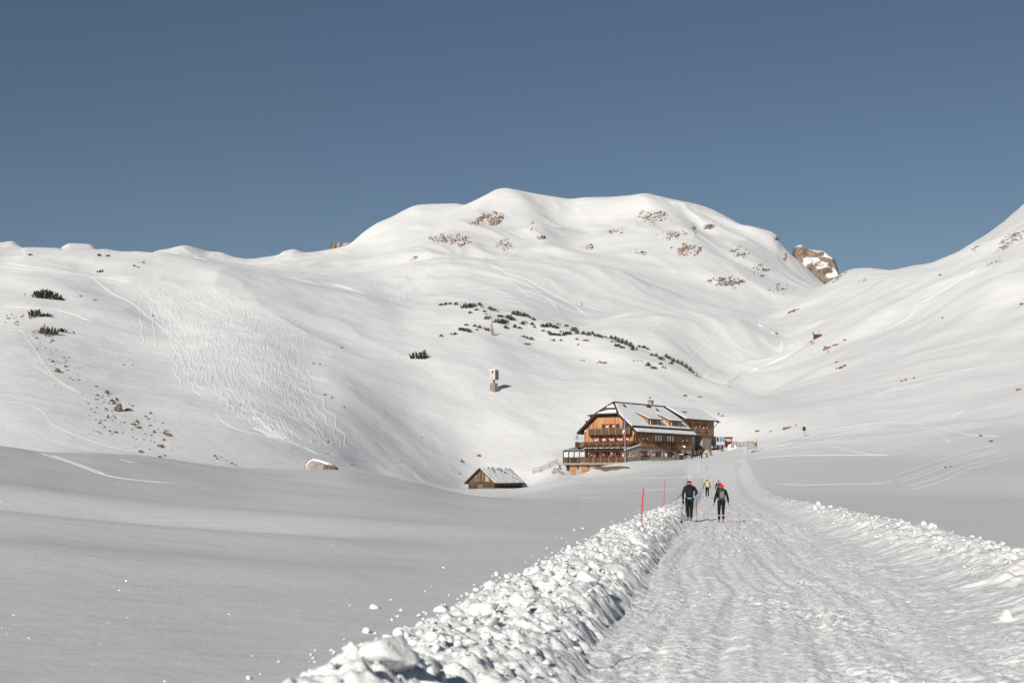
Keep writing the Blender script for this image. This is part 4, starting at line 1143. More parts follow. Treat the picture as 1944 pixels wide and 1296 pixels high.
# gable facade coordinate: a = -y, so the corner is near a = -1 and the left end near a = -13.7
def ga(px): return -gy(px, wx0)
GF = wx0 - .09
for px in (1146.6, 1160.6, 1173.5, 1190): window(hut, ga(px), 13.05, .62, .95, G, GF)
for px, fx in ((1153.4, False), (1165.2, True)): shutter(hut, ga(px), 13.1, .52, 1.05, G, GF, fx)
for px in (1140.7, 1154.8, 1170.2, 1186.6): window(hut, ga(px), 10.38, .62, 1.0, G, GF)
for px, fx in ((1133.0, False), (1144.6, True), (1148.0, False), (1158.4, True), (1163.2, False), (1173.8, True), (1179.4, False), (1190.9, True)):
    shutter(hut, ga(px), 10.4, .46, 1.05, G, GF, fx)
# ground floor of the gable: warm boards behind the veranda
MB().bx(wx0 - .04, wx0 + .2, wy0 + .1, wy1 - .1, 5.4, WOODB - .1).build('veranda_wall', W_GABLE, hut)
for px in (1114, 1134.4, 1153.4, 1174): window(hut, ga(px), 7.45, .85, 1.25, G, wx0 - .05)
for px, fx in ((1106.5, False), (1119.6, True), (1125.6, False), (1140.4, True), (1146.3, False), (1161.5, True), (1167.5, False), (1181.0, True), (1187, False)):
    shutter(hut, ga(px), 7.5, .66, 1.3, G, wx0 - .05, fx)
# long facade
LF = wy0 - .09
def la(px): return lx(px, wy0)
window(hut, la(1223.7), 10.6, .95, 1.3, 0, LF)
window(hut, la(1299), 10.6, .95, 1.3, 0, LF)
for c in (1223.7, 1299):
    shutter(hut, la(c) - .82, 10.6, .55, 1.45, 0, LF, False); shutter(hut, la(c) + .82, 10.6, .55, 1.45, 0, LF, True)
for c in (1249, 1271.5):
    for k in (-1, 0, 1): window(hut, la(c) + k * 1.12, 10.72, .9, 1.35, 0, LF, M_CURT, W_MID, 0)
    fb = MB().bx(la(c) - 1.8, la(c) + 1.8, LF - .42, LF - .02, 9.72, 9.95); fbo = fb.build('flower_box', W_DARK, hut)
    g = MB(); rr = random.Random(int(c))
    for i in range(70):
        a = rr.uniform(-1.9, 1.9); zz = rr.uniform(9.66, 10.16); yy = LF - rr.uniform(.05, .5)
        g.tube([(la(c) + a, yy, zz), (la(c) + a + rr.uniform(-.2, .2), yy - rr.uniform(0, .15), zz + rr.uniform(-.15, .14))], [.06, .012], 4)
    tag(g.build('fir_twigs', M_GREEN, fbo), kind='stuff')
MB().bx(la(1230.5), la(1237.5), LF - .06, LF, 10.25, 10.55).build('name_board', W_GREY, hut)
MB().bx(la(1232), la(1236), LF - .06, LF, 10.75, 10.9).build('name_board', W_GREY, hut)
MB().bx(la(1241), la(1257), LF - .07, LF + .01, 9.3, 9.46).bx(la(1264), la(1280), LF - .07, LF + .01, 9.3, 9.46).build('trim_board', W_MID, hut)
# ground floor of the long side
PF = wy0 + .11
window(hut, la(1225), 7.45, 1.7, 1.2, 0, PF, M_GLASS, W_MID, 2)
window(hut, la(1250.5), 7.45, 2.1, 1.2, 0, PF, M_GLASS, W_MID, 2)
for px, fx in ((1218.3, False), (1232.6, True), (1242.2, False), (1259.7, True), (1287.3, False), (1293.5, True)): shutter(hut, la(px), 7.45, .6, 1.35, 0, PF - .02, fx)
window(hut, la(1290.5), 7.5, .55, 1.2, 0, PF, M_GLASS, W_MID, 0)
window(hut, la(1302), 7.4, .6, 1.5, 0, PF, M_GLASS, W_MID, 0)
MB().bx(la(1230.2), la(1230.2) + .4, PF - .25, PF, 6.85, 8.05).build('open_shutter', W_GABLE, hut)
MB().bx(la(1256.6), la(1256.6) + .4, PF - .25, PF, 6.85, 8.05).build('open_shutter', W_GABLE, hut)
dr = MB().bx(la(1268.5), la(1276.5), PF - .10, PF, 5.9, 8.0).build('door', W_MID, hut)
MB().bx(la(1274), la(1277.5), PF - .14, PF - .10, 5.95, 7.9).build('door_leaf', W_DARK, dr)
MB().bx(la(1264), la(1266.5), PF - .14, PF, 7.1, 7.7).build('menu_board', M_WHITE, hut)
po = MB().slab([(la(1257.5), PF + .0, 8.75), (la(1284), PF + .0, 8.55), (la(1285), PF - 1.7, 8.05), (la(1261.5), PF - 1.7, 8.2)], (0, 0, .14))
po.beam((la(1262), PF - 1.6, 8.1), (la(1262), PF - 1.6, 5.7), .14, .14).beam((la(1284), PF - 1.6, 8.0), (la(1284), PF - 1.6, 5.7), .14, .14)
po.beam((la(1262), PF - 1.6, 7.2), (la(1262), PF - .05, 8.3), .1, .1)
po.build('porch', W_DARK, hut)
# terrace railing in front of the long side
rl = MB()
for i in range(9): rl.beam((la(1213) + i * 1.35, PF - 3.1, 5.4), (la(1213) + i * 1.35, PF - 3.1, 6.75), .1, .1)
for z in (5.85, 6.2, 6.55, 6.75): rl.beam((la(1212), PF - 3.1, z), (la(1270), PF - 3.1, z), .06, .22 if z < 6.7 else .12)
rl.build('railing', W_GREY, hut)
MB().bx(la(1212), la(1270), PF - 3.0, PF, 5.2, 5.75).build('terrace_floor', W_MID, hut)

# balconies on the gable
def balcony(y0, y1, zf, zr, depth, mat, nposts, roofline=True):
    b = MB().bx(wx0 - depth, wx0, y0, y1, zf - .22, zf, 0)
    o = b.build('balcony', W_DARK, hut)
    bo = MB()
    x = wx0 - depth
    nb = 3; hh = (zr - .12 - zf) / nb
    for k in range(nb): bo.bx(x - .04, x + .02, y0, y1, zf + .04 + k * hh, zf + .04 + (k + .80) * hh)
    bo.bx(x - .12, x + .12, y0 - .1, y1 + .1, zr - .1, zr)
    for yy in (y0, y1): bo.bx(x, wx0, yy - .03, yy + .03, zf + .05, zr - .15)
    bo.build('railing', mat, o)
    ps = MB().bx(-.11, -.035, -.06, .06, zf - .2, zr + .02).mesh('railing_post', W_GREY)
    for i in range(nposts): obj_from('railing_post', ps, o, (x, y0 + (y1 - y0) * i / (nposts - 1), 0))
    br = MB()
    for i in range(5):
        yy = y0 + .5 + (y1 - y0 - 1) * i / 4; br.beam((x + .1, yy, zf - .3), (wx0, yy, zf - .3), .16, .18); br.beam((x + .25, yy, zf - .35), (wx0, yy, zf - 1.1), .12, .12)
    br.build('bracket', W_DARK, o)
    return o
balcony(gy(1195, 0), gy(1117, 0), 11.45, 12.72, 1.15, W_MID, 7)
balcony(.8, 14.5, 8.95, 9.92, 1.5, W_DARK, 9)
# veranda in front of the gable, on a stone basement
vx0, vx1, vy0, vy1 = -5.0, wx0, -.1, 14.6
FZ, RZ, BZ, KZ = 5.55, 6.72, 7.95, 9.05
MB().bx(vx0, vx1, vy0, vy1, FZ - .3, FZ).bx(vx0 - .1, vx0 + .12, vy0 - .1, vy1 + .1, FZ - .42, FZ - .05).build('veranda_floor', W_GREY, hut)
bs = MB().bx(vx0 + .9, vx1, vy0 + .4, vy1 - .8, 1.2, FZ - .3).build('basement_wall', M_STONEW, hut)
def va(px): return -gy(px, vx0 + .9)
VB = vx0 + .9
window(bs, va(1079.2), 4.55, .72, 1.1, G, VB - .0, M_GLASS, M_ORANGE, 0)
for px, w in ((1089.2, 1.0), (1111.5, 1.75)):
    d = MB().bx(-w / 2, w / 2, -.10, .0, 0, 2.25).build('basement_door', M_ORANGE, bs, (VB, -va(px), 2.75), (0, 0, G))
    MB().bx(-w / 2 + .1, w / 2 - .1, -.13, -.09, 1.15, 1.25).bx(-w / 2 + .1, w / 2 - .1, -.13, -.09, .35, .45).build('door_ledge', W_MID, d)
br = MB()
for px in (1065, 1078, 1098, 1118, 1138, 1158, 1174):
    br.beam((vx0 + .1, -va(px), FZ - .5), (VB, -va(px), FZ - .5), .2, .22).beam((vx0 + .2, -va(px), FZ - .5), (VB, -va(px), FZ - 1.3), .14, .14)
br.build('bracket', W_DARK, hut)
# railing boards, posts, roof frame
rb = MB()
for k in range(3): rb.bx(vx0 - .05, vx0 + .0, vy0, vy1, FZ + .1 + k * .36, FZ + .1 + k * .36 + .31)
rb.bx(vx0 - .1, vx0 + .06, vy0, vy1, RZ - .08, RZ)
for k in range(3): rb.bx(vx0, vx1, vy1 - .03, vy1 + .03, FZ + .1 + k * .36, FZ + .1 + k * .36 + .31)
rb.build('railing', W_DARK, hut)
pm = MB().bx(-.07, .07, -.07, .07, FZ, BZ).mesh('veranda_post', W_DARK)
pm2 = MB().bx(-.09, -.05, -.05, .05, FZ - .35, RZ + .04).mesh('railing_post', W_GREY)
npst = 12
for i in range(npst):
    y = vy0 + .08 + (vy1 - vy0 - .16) * i / (npst - 1)
    obj_from('veranda_post', pm, hut, (vx0 + .08, y, 0))
for i in range(9):
    obj_from('railing_post', pm2, hut, (vx0 - .02, vy0 + .08 + (vy1 - vy0 - .16) * i / 8, 0))
for i in range(3): obj_from('veranda_post', pm, hut, (vx0 + 1.9 + i * 1.9, vy1 - .08, 0))
fr = MB().beam((vx0 + .05, vy0, BZ), (vx0 + .05, vy1, BZ), .16, .2)
nr = 12
for i in range(nr):
    y = vy0 + .08 + (vy1 - vy0 - .16) * i / (nr - 1)
    fr.beam((vx0 + .05, y, BZ + .08), (vx1 - .1, y, KZ), .12, .16)
fr.build('veranda_frame', W_DARK, hut)
MB().slab([(vx0 + 3.7, vy0 + .3, BZ + .84), (vx0 + 3.7, vy1 - 2.2, BZ + .84), (vx1 - .2, vy1 - 2.2, KZ + .12), (vx1 - .2, vy0 + .3, KZ + .12)], (0, 0, .08)).build('veranda_roof', M_BROWNROOF, hut)
# cream awnings rolled under the roof edge
ay = np.linspace(vy0 + .6, vy1 - 3.0, 7)
for a, b in zip(ay[:-1], ay[1:]):
    pts_ = [(vx0 + 3.7, a + .1 + (b - a - .2) * t, BZ + .72 - .22 * math.sin(math.pi * t)) for t in np.linspace(0, 1, 7)]
    m_ = MB()
    for p, q in zip(pts_[:-1], pts_[1:]): m_.beam(p, q, .12, .22)
    m_.slab([(vx0 + 3.1, a + .15, BZ + .58), (vx0 + 3.7, a + .1, BZ + .72), (vx0 + 3.7, b - .1, BZ + .72), (vx0 + 3.1, b - .15, BZ + .58)], (0, 0, .04))
    m_.build('awning', M_CREAM, hut)
# wind screens: glazing of the left bays and the boarded right end
gl_, glnt, glb = nmat('screen_glass', .05, .5)
glb.inputs['Base Color'].default_value = (.75, .78, .78, 1); glb.inputs['Alpha'].default_value = .35
for i in range(4):
    y0 = vy1 - .1 - (vy1 - vy0 - .16) * (i + 1) / (npst - 1)
    MB().bx(vx0 + .06, vx0 + .09, y0 + .1, y0 + 1.2, RZ, BZ - .1).build('screen_pane', gl_, hut)
sp = MB()
for i in range(17):
    x = vx0 + .1 + i * .37
    zt = BZ + .05 + (KZ - BZ) * (x - vx0) / (vx1 - vx0)
    sp.bx(x, x + .10 if 3 < i < 14 else x + .31, vy0 - .06, vy0, RZ + .1, zt)
    sp.bx(x, x + .33, vy0 - .06, vy0, FZ, RZ)
    sp.bx(x, x + .33, vy0 - .05, vy0, zt - .42, zt)
tag(sp.build('side_screen', W_GREY, hut), kind='stuff')
MB().bx(vx0 + 1.5, vx1 - 1.0, vy0 + .02, vy0 + .05, RZ + .1, BZ).build('screen_pane', gl_, hut)
MB().beam((vx0 - .1, vy0 - .05, BZ + .18), (vx1, vy0 - .05, KZ + .2), .34, .16).build('screen_snow', M_ROOFSNOW, hut)
# parasols folded behind the right screen
for i, xx in enumerate((vx0 + 1.2, vx0 + 2.6, vx0 + 3.9)):
    tag(obj_from('folded_parasol', MB().tube([(0, 0, 0), (0, 0, .9), (0, 0, 1.5), (0, 0, 2.25)], [.03, .20, .15, .04], 8).tube([(0, 0, 0), (0, 0, .1)], .3, 8).mesh('folded_parasol', [M_CREAM, W_GABLE][i % 2] if i else M_CREAM)),
        ['folded cream parasol nearest the front of the glazed side screen', 'folded orange parasol between two cream ones behind the side screen', 'folded cream parasol closest to the hut wall behind the side screen'][i], 'parasol')
    bpy.context.scene.collection.objects[-1].location = Matrix.Rotation(HROT, 3, 'Z') @ Vector((xx, 1.0, 0)) + Vector((HX0, HY, FZ))
# globe lamps, downpipe outlet, satellite dish
MB().tube([(wx0 - .25, W_ - 1.5, EAVE + .6), (wx0 - .25, W_ - 1.5, EAVE + .25)], .17, 8).build('globe_lamp', M_WHITE, hut)
MB().tube([(.4, YH + 6.0 + .2, zr_(0, YH) - .6), (.4, YH + 6.2, zr_(0, YH) - .85)], .13, 8).build('globe_lamp', M_WHITE, hut)
dsh = MB()
for z, r in ((10.9, .55), (9.6, .62)):
    dsh.tube([(wx0 - 1.0, W_ - .1, z), (wx0 - 1.12, W_ - .05, z), (wx0 - 1.2, W_ - .02, z)], [.08, r * .75, r], 12)
    dsh.beam((wx0 - 1.0, W_ - .1, z), (wx0 - .2, wy1, z - .2), .06, .06)
dsh.build('satellite_dish', M_STEEL, hut)

# ------------------------------------------------------------------ annex behind the right end of the hut
axx0, axx1, ay0, ay1 = 26.0, 41.2, 3.5, 12.0
def AP(x, y, z): return Matrix.Rotation(HROT, 3, 'Z') @ Vector((x, y, 0)) + Vector((HX0, HY, z))
AE = 15.5
annex = empty('annex', (HX0, HY, 0), 'square timber annex with low snowy roof behind the right end of the hut', 'outbuilding', rz=HROT)
AB = 12.1
MB().bx(axx0, axx1, ay0, ay1, AB, AE - .05).build('timber_wall', W_LONG, annex)
mb = MB(); x = axx0 + .02
while x < axx1 - .05:
    w = R_.uniform(.24, .36); mb.bx(x, min(x + w - .035, axx1 - .02), ay0 - .06 - R_.uniform(0, .03), ay0 + .01, AB - .05 + R_.uniform(-.05, .05), AE - .1, R_.choice((0, 0, 0, 1, 1, 2))); x += w
tag(mb.build('board_cladding', [W_LONG, W_LONG2, W_LONG3], annex), kind='stuff')
MB().bx(axx0 + .6, axx1 + .05, ay0 - .12, ay0, AB - .25, AB - .04).build('sill_beam', W_MID, annex)
# masonry below: recessed garage bay and a stone pier
MB().bx(axx0 + .5, axx0 + 9.2, ay0 + 1.6, ay1, 7.5, AB).build('garage_back', M_PLASTER, annex)
MB().bx(axx0 + 9.8, axx1 - .3, ay0 + .1, ay1, 7.5, AB - .04).build('stone_pier', M_STONEW, annex)
MB().bx(axx0 + 2.4, axx0 + 9.0, ay0 + 1.5, ay0 + 1.6, 10.4, 11.05).build('garage_window', M_CURT, annex)
AT = .55
azf = lambda x, y: AE + AT * (y - 2.6)
ar = MB().slab([(axx0 - .05, 2.6, azf(0, 2.6)), (axx1 + 1.1, 2.6, azf(0, 2.6)), (axx1 + 1.1, 8.0, azf(0, 8)), (axx0 - .05, 8.0, azf(0, 8))], (0, 0, -.22))
ar.slab([(axx0 - .05, 8.0, azf(0, 8)), (axx1 + 1.1, 8.0, azf(0, 8)), (axx1 + 1.1, 13.4, azf(0, 2.6)), (axx0 - .05, 13.4, azf(0, 2.6))], (0, 0, -.22))
aro = ar.build('roof', W_DARK, annex)
add_sheet('roof_snow', aro, [(axx0 + .1, 2.72), (axx1 + 1.0, 2.72), (axx1 + .95, 7.95), (axx0 + .1, 7.95)], azf, .0, .22, 30, 20, 12, amp=.03)
MB().bx(29.2, 31.0, 5.0, 5.3, azf(0, 5.2) + .12, azf(0, 5.2) + .38).build('bare_edge', W_SHINGLE, aro)
MB().beam((axx1 + .9, 2.7, AE - .3), (axx1 + .02, ay0 + .1, AE - 1.5), .12, .12).beam((axx1 + .02, 2.9, AE - .25), (axx1 + 1.8, 2.6, AE - .25), .12, .14).build('brace', W_DARK, aro)
def aa(px): return lx(px, ay0)
for px in (1323.5, 1337.8):
    window(annex, aa(px), 13.9, .8, 1.3, 0, ay0 - .1, M_GLASS, W_MID, 1)
    shutter(annex, aa(px) - .78, 13.9, .6, 1.45, 0, ay0 - .1, False); shutter(annex, aa(px) + .78, 13.9, .6, 1.45, 0, ay0 - .1, True)
    MB().bx(aa(px) - 1.0, aa(px) + 1.0, ay0 - .3, ay0 - .06, 13.0, 13.14).build('window_ledge', W_GREY, annex)
window(annex, aa(1310), 13.9, .8, 1.3, 0, ay0 - .1, M_GLASS, W_MID, 1)

# ------------------------------------------------------------------ old log barn
BYD = 285.5
BX0 = (937.5 - CU) / FOC * BYD
BZ0 = zof(935.2, BYD)
BR = math.radians(60.0)
barn = empty('log_barn', (BX0, BYD, BZ0), 'small weathered log barn with snowy gable roof standing alone on the snow', 'barn', rz=BR)
bw, bl, bh = 5.85, 11.2, 2.25          # gable width (local y), length (local x), wall height
bt = bh + 2.75
MB().bx(.12, bl - .12, .12, bw - .12, -.6, bh).slab([(.14, .12, bh), (.14, bw - .12, bh), (.14, bw / 2, bt - .25)], (bl - .3, 0, 0)).build('inner_wall', W_DARK, barn)
MB().bx(-.10, .25, -.10, bw + .1, -.6, .48).bx(0, bl, -.12, .2, -.6, .30).build('stone_plinth', varied('pale_plinth', (.36, .27, .20), (.52, .42, .34), nscale=2.0, rough=.9, bump=.5), barn)
# logs of the long side, one by one
nl = 7; lh = (bh - .3) / nl
lm = MB().box((0, 0, 0), (bl + .3, .2, lh * .92)).mesh('log', W_LOG, bevel=.03)
for k in range(nl):
    obj_from('log', lm, barn, (bl / 2, .03 + .02 * math.sin(k * 5), .3 + lh * (k + .5)))
lmg = {}
for k in range(5):
    z = .52 + (bh - .52) * (k + .5) / 5
    for (y0, y1) in ((2.35, 0.0), (bw, 3.75)):
        w = abs(y1 - y0); key = round(w, 2)
        if key not in lmg: lmg[key] = MB().box((0, 0, 0), (.2, w, .31)).mesh('log', W_LOG, bevel=.03)
        obj_from('log', lmg[key], barn, (.03 + .015 * math.sin(k * 7), (y0 + y1) / 2, z))
MB().bx(-.12, .14, -.12, .14, -.1, bh).bx(-.12, .14, bw - .14, bw + .12, -.1, bh).bx(bl - .1, bl + .12, -.12, .14, -.1, bh).build('corner_post', W_LOG, barn)
# boards of the gable triangle
nb = 15
for k in range(nb):
    y0 = bw * k / nb; ym = y0 + bw / nb / 2
    top = bh + (bt - .3 - bh) * (1 - abs(ym - bw / 2) / (bw / 2))
    m_ = MB().bx(-.07 - .02 * (k % 3), .03, y0 + .015, y0 + bw / nb - .015, bh - .06 - .05 * math.sin(k * 3.1), max(top, bh + .1))
    o = m_.build('board', W_TAN if k in (4, 3) else W_BOARD, barn)
    if k == 4: o['label'] = 'pale newer board'
MB().bx(-.12, -.06, 0, bw, bh - .12, bh + .06).build('cross_beam', W_LOG, barn)
for k in range(5):
    y0 = 2.38 + k * .27
    MB().bx(-.14 - .01 * (k % 2), -.02, y0 + .01, y0 + .26, -.1, 1.78).build('door_board', W_BOARD, barn)
MB().bx(-.17, -.14, 2.38, 3.73, .35, .47).bx(-.17, -.14, 2.38, 3.73, 1.3, 1.42).build('door_ledge', W_LOG, barn)
# roof
bzr = lambda x, y: bh - .35 + (bt - bh + .35) * ((y + .75) / (bw / 2 + .75))
bzl = lambda x, y: bzr(x, bw - y)
q = [(-.75, -.75), (bl + .45, -.75), (bl + .45, bw / 2), (-.75, bw / 2)]
br_ = MB().slab(plane_pts(q, 0, bzr), (0, 0, -.14)).slab(plane_pts([(x, bw - y) for x, y in q], 0, bzl), (0, 0, -.14))
bro = br_.build('roof', W_SHINGLE, barn)
add_sheet('roof_snow', bro, [(-.72, -.68), (bl + .3, -.6), (bl + .35, bw / 2 - .1), (-.72, bw / 2 - .03)], bzr, .0, .15, 44, 30, 31, amp=.11)
add_sheet('roof_snow', bro, [(-.6, bw / 2 + .05), (bl + .35, bw / 2 + .05), (bl + .35, bw + .6), (-.6, bw + .6)], bzl, .0, .12, 30, 20, 33, amp=.08)
# bare shingles and slats where the snow has slid
for i, (xx, yy, w, l) in enumerate([(3.6, 1.9, .16, .9), (5.4, 2.2, .35, .5), (6.5, 2.0, .30, 1.1), (6.9, 1.4, .5, .4), (9.3, 2.3, .10, 1.6), (9.9, 1.2, .12, 1.2), (2.2, 2.7, .5, .18), (4.0, 2.72, .4, .15), (8.2, .3, .2, .3), (8.9, -.2, .15, .5), (10.9, .6, .12, 2.2)]):
    y1 = min(yy + l, bw / 2 - .05)
    MB().slab([(xx, yy, bzr(0, yy) + .10), (xx + w, yy, bzr(0, yy) + .10), (xx + w * .8 + .25, y1, bzr(0, y1) + .10), (xx + .22, y1, bzr(0, y1) + .10)], (0, 0, .16)).build('bare_shingle', W_SHINGLE, bro)
MB().beam((-.8, -.75, bzr(0, -.75) - .02), (-.8, bw / 2, bzr(0, bw / 2) - .02), .07, .22).beam((-.8, bw + .75, bzr(0, -.75) - .02), (-.8, bw / 2, bzr(0, bw / 2) - .02), .07, .22).build('barge_board', W_LOG, bro)
MB().beam((bl - .2, -1.0, bzr(0, -.9) - .2), (bl + 1.0, -.7, bzr(0, -.75) - .16), .14, .14).build('rafter_end', W_LOG, bro)

# ------------------------------------------------------------------ wooden box on a pedestal on the slope
tp = hit(938, 742)
ts = tp.y / FOC
tw_ = empty('box_tower', tp, 'pale wooden box on a dark neck above a tapered plank pedestal on the slope', 'tower', rz=math.radians(-33))
bwid = 12.6 * ts; bhgt = 18.5 * ts; z0 = 21 * ts
MB().bx(-bwid / 2, bwid / 2, -bwid / 2, bwid / 2, z0, z0 + bhgt).build('box', varied('pale_plank', (.38, .345, .315), (.54, .50, .46), (1, 1, 4), 2.0, rough=.85), tw_)
MB().bx(-bwid / 2 - .06, bwid / 2 + .06, -bwid / 2 - .06, bwid / 2 + .06, z0 + bhgt, z0 + bhgt + .14).build('box_snow', M_ROOFSNOW, tw_)
MB().bx(bwid / 2, bwid / 2 + .05, -bwid / 2 + .12, bwid / 2 - .12, z0 + .12, z0 + bhgt - .15).build('shade_panel', plain('shade_grey', (.13, .13, .13), .6), tw_)  # dark sheet over the box's right face, standing in for its shade
MB().bx(-.12, .3, -bwid / 2 - .05, -bwid / 2, z0 + bhgt * .68, z0 + bhgt * .9).build('hatch', W_DARK, tw_)
MB().tube([(0, 0, z0 - 6.2 * ts), (0, 0, z0)], [.26, .2], 8).build('neck', W_DARK, tw_)
hb = 15.4 * ts / 2 * .8; ht = 11.5 * ts / 2 * .8; zt_ = 15.2 * ts
for sx in (-1, 1):
    for sy in (-1, 1):
        MB().beam((sx * hb, sy * hb, -.5), (sx * ht, sy * ht, zt_), .16, .16).build('leg', W_GREY, tw_)
for a in range(4):
    M4 = Matrix.Rotation(a * math.pi / 2, 3, 'Z')
    for k in range(5):
        f0 = k / 5 + .02; f1 = (k + 1) / 5 - .02
        w0 = hb + (ht - hb) * f0; w1 = hb + (ht - hb) * f1
        pts_ = [M4 @ Vector(p) for p in ((-w0, -w0 - .03, zt_ * f0), (w0, -w0 - .03, zt_ * f0), (w1, -w1 - .03, zt_ * f1), (-w1, -w1 - .03, zt_ * f1))]
        MB().slab(pts_, M4 @ Vector((0, .05, 0))).build('plank', W_GREY, tw_)

# ------------------------------------------------------------------ posts, fences, boards and gear around the hut
def HP(x, y, z): return Matrix.Rotation(HROT, 3, 'Z') @ Vector((x, y, 0)) + Vector((HX0, HY, z))
# flag pole at the front right corner of the veranda
fp = HP(vx0 - .25, -.35, 0); fp.z = float(terrain_z(fp.x, fp.y))
flag = empty('flag_pole', fp, 'grey flag pole with a limp blue, green, white and red flag at the veranda corner', 'flag pole')
ftop = zof(790, fp.y) - fp.z
MB().tube([(0, 0, -.5), (-.10, 0, ftop)], [.085, .05], 8).build('pole', M_STEEL, flag)
def cloth_strip(z0, z1, mats, name):
    m_ = MB(); nz, nx = 14, 6
    for k in range(nz):
        for i in range(nx):
            def pt(ii, kk):
                f = kk / nz; w = .24 + .12 * math.sin(f * 4)
                x = -.16 - w * ii / nx; y = .16 * math.sin(ii * 1.9 + f * 5)
                return Vector((x + .1 * math.sin(f * 7 + ii), y, z0 + (z1 - z0) * f - .5 * ii / nx))
            m_.slab([pt(i, k), pt(i + 1, k), pt(i + 1, k + 1), pt(i, k + 1)], (0, .02, 0), mats[1][min(len(mats[1]) - 1, int((nz - 1 - k) / nz * len(mats[1])))])
    return m_.build(name, mats[0], flag, smooth=True)
cloth_strip(ftop - 4.6, ftop - .3, ([M_BLUE, M_FGREEN, M_WHITE, M_FRED], (0, 0, 0, 1, 2, 3, 3, 1)), 'flag')

def rail_fence(pix, Ymin, hgt, label, rails=2, mat=W_GREY, posth=None, name='rail_fence'):
    ps = [hit(u, v, Ymin) for u, v in pix]
    e = empty(name, ps[0], label, 'fence')
    for i, p in enumerate(ps):
        q = p - ps[0]
        MB().beam(q + Vector((0, 0, -.4)), q + Vector((0, 0, hgt + .1)), .16, .16).build('post', mat, e)
        if i:
            o = ps[i - 1] - ps[0]
            for k in range(rails):
                z = hgt * (1 - k * .45)
                MB().beam(o + Vector((0, .09, z)), q + Vector((0, .09, z)), .09, .14).build('rail', mat, e)
    return e
rail_fence([(1012, 899), (1026, 896), (1043, 888), (1058, 881.5)], 250, 1.05, 'grey two-rail fence climbing the snow left of the hut veranda')
rail_fence([(1391, 846), (1398, 847), (1405, 848.5), (1412, 847.5), (1418, 846.5), (1430, 846.5)], 250, .95, 'weathered wooden fence right of the red snow groomer')
rail_fence([(1316, 841), (1328, 848), (1341, 850), (1357, 854), (1372, 857)], 296, .85, 'dark wooden rail fence sloping down in front of the snow groomer', mat=W_DARK)
# information board with two panels
p = hit(1428, 859, 240)
ib = empty('notice_board', p, 'wooden notice board on tall legs beside the snowy road', 'notice board', rz=math.radians(-14))
for x in (-.85, .35): MB().bx(x - .06, x + .06, -.06, .06, -.3, 2.1).build('leg', W_GREY, ib)
MB().bx(.72, .84, .5, .62, -.3, 2.6).build('leg', W_GREY, ib)
MB().bx(-.95, .45, -.12, -.05, .75, 1.9).build('board', W_GREY, ib)
MB().bx(-.8, .3, -.15, -.12, .9, 1.75).build('notice', varied('faded_notice', (.25, .2, .17), (.42, .36, .31), nscale=6.0), ib)
MB().bx(.38, .85, -.1, .6, 1.2, 1.9).build('side_board', W_MID, ib)
# way marker
p = hit(1528, 828, 240)
wm = empty('way_marker', p, 'dark rounded sign on a single post standing alone in the snow', 'sign')
MB().beam((0, 0, -.4), (-.12, 0, 1.4), .12, .12).build('post', W_GREY, wm)
MB().tube([(-.16, -.14, 1.2), (-.18, -.14, 1.4), (-.18, -.14, 1.85), (-.17, -.14, 2.05)], [.26, .36, .36, .2], 8).build('sign_body', W_DARK, wm)
# tiny hut far up the piste
p = hit(1551, 642, 500)
kb = empty('mountain_shelter', p, 'tiny dark wooden shelter with slanting wall beside the far piste', 'shelter', rz=math.radians(-25))
k_ = p.y / FOC
MB().slab([(-7 * k_, 0, -1), (8 * k_, 0, -.2), (8 * k_, 0, 6.5 * k_), (-7 * k_, 0, 7.2 * k_)], (0, 6 * k_, 0)).build('wall', W_DARK, kb)
MB().slab([(-8.2 * k_, -.2, 7.4 * k_), (9 * k_, -.2, 6.8 * k_), (9 * k_, 6.4 * k_, 7.2 * k_), (-8.2 * k_, 6.4 * k_, 7.8 * k_)], (0, 0, .3)).build('roof', W_GREY, kb)
MB().beam((-7.2 * k_, 0, 2), (-8 * k_, 0, 12 * k_), .5, .5).build('chimney', W_DARK, kb)
MB().tube([(1.6 * k_, 2, 6 * k_), (1.6 * k_, 2, 17 * k_)], .10, 5).build('mast', M_ROPE, kb)

# snow groomer parked by the annex
p = hit(1362, 852, 292)
sg = empty('snow_groomer', p, 'red snow groomer with white and blue glazed cabin parked under the annex', 'snow groomer', rz=math.radians(12))
M_GROOM = plain('groomer_red', (.16, .022, .025), .45, .4)
M_SKYGL, _n, _b = nmat('tinted_glass', .1, .6); _b.inputs['Base Color'].default_value = (.10, .22, .32, 1)
MB().bx(-2.6, -.9, -1.1, 1.0, .75, 1.9).bx(-2.3, -1.3, -.9, .8, 1.9, 2.3).build('engine_cover', M_BLACK, sg)
MB().bx(-.75, 1.35, -1.15, 1.1, .85, 2.75).bx(-.85, 1.45, -1.25, 1.2, 2.75, 2.9).build('cabin', plain('cabin_grey', (.50, .53, .56), .5), sg, bevel=.04)
for x in (-.35, .35, 1.0): MB().bx(x - .24, x + .24, -1.19, -1.14, 1.65, 2.6).build('cabin_window', M_SKYGL if x > -.3 else M_GLASS, sg)
MB().bx(-.9, -.76, -1.2, 1.1, .8, 2.8).build('cabin_frame', M_GROOM, sg)
MB().bx(1.5, 3.1, -1.1, 1.0, .7, 1.7).bx(1.5, 3.3, -1.15, 1.05, 2.35, 2.75).bx(2.9, 3.1, -1.0, -.8, 1.7, 2.4).build('red_body', M_GROOM, sg, bevel=.03)
MB().bx(1.75, 2.7, -1.12, -1.0, 1.75, 2.3).build('rear_window', M_CURT, sg)
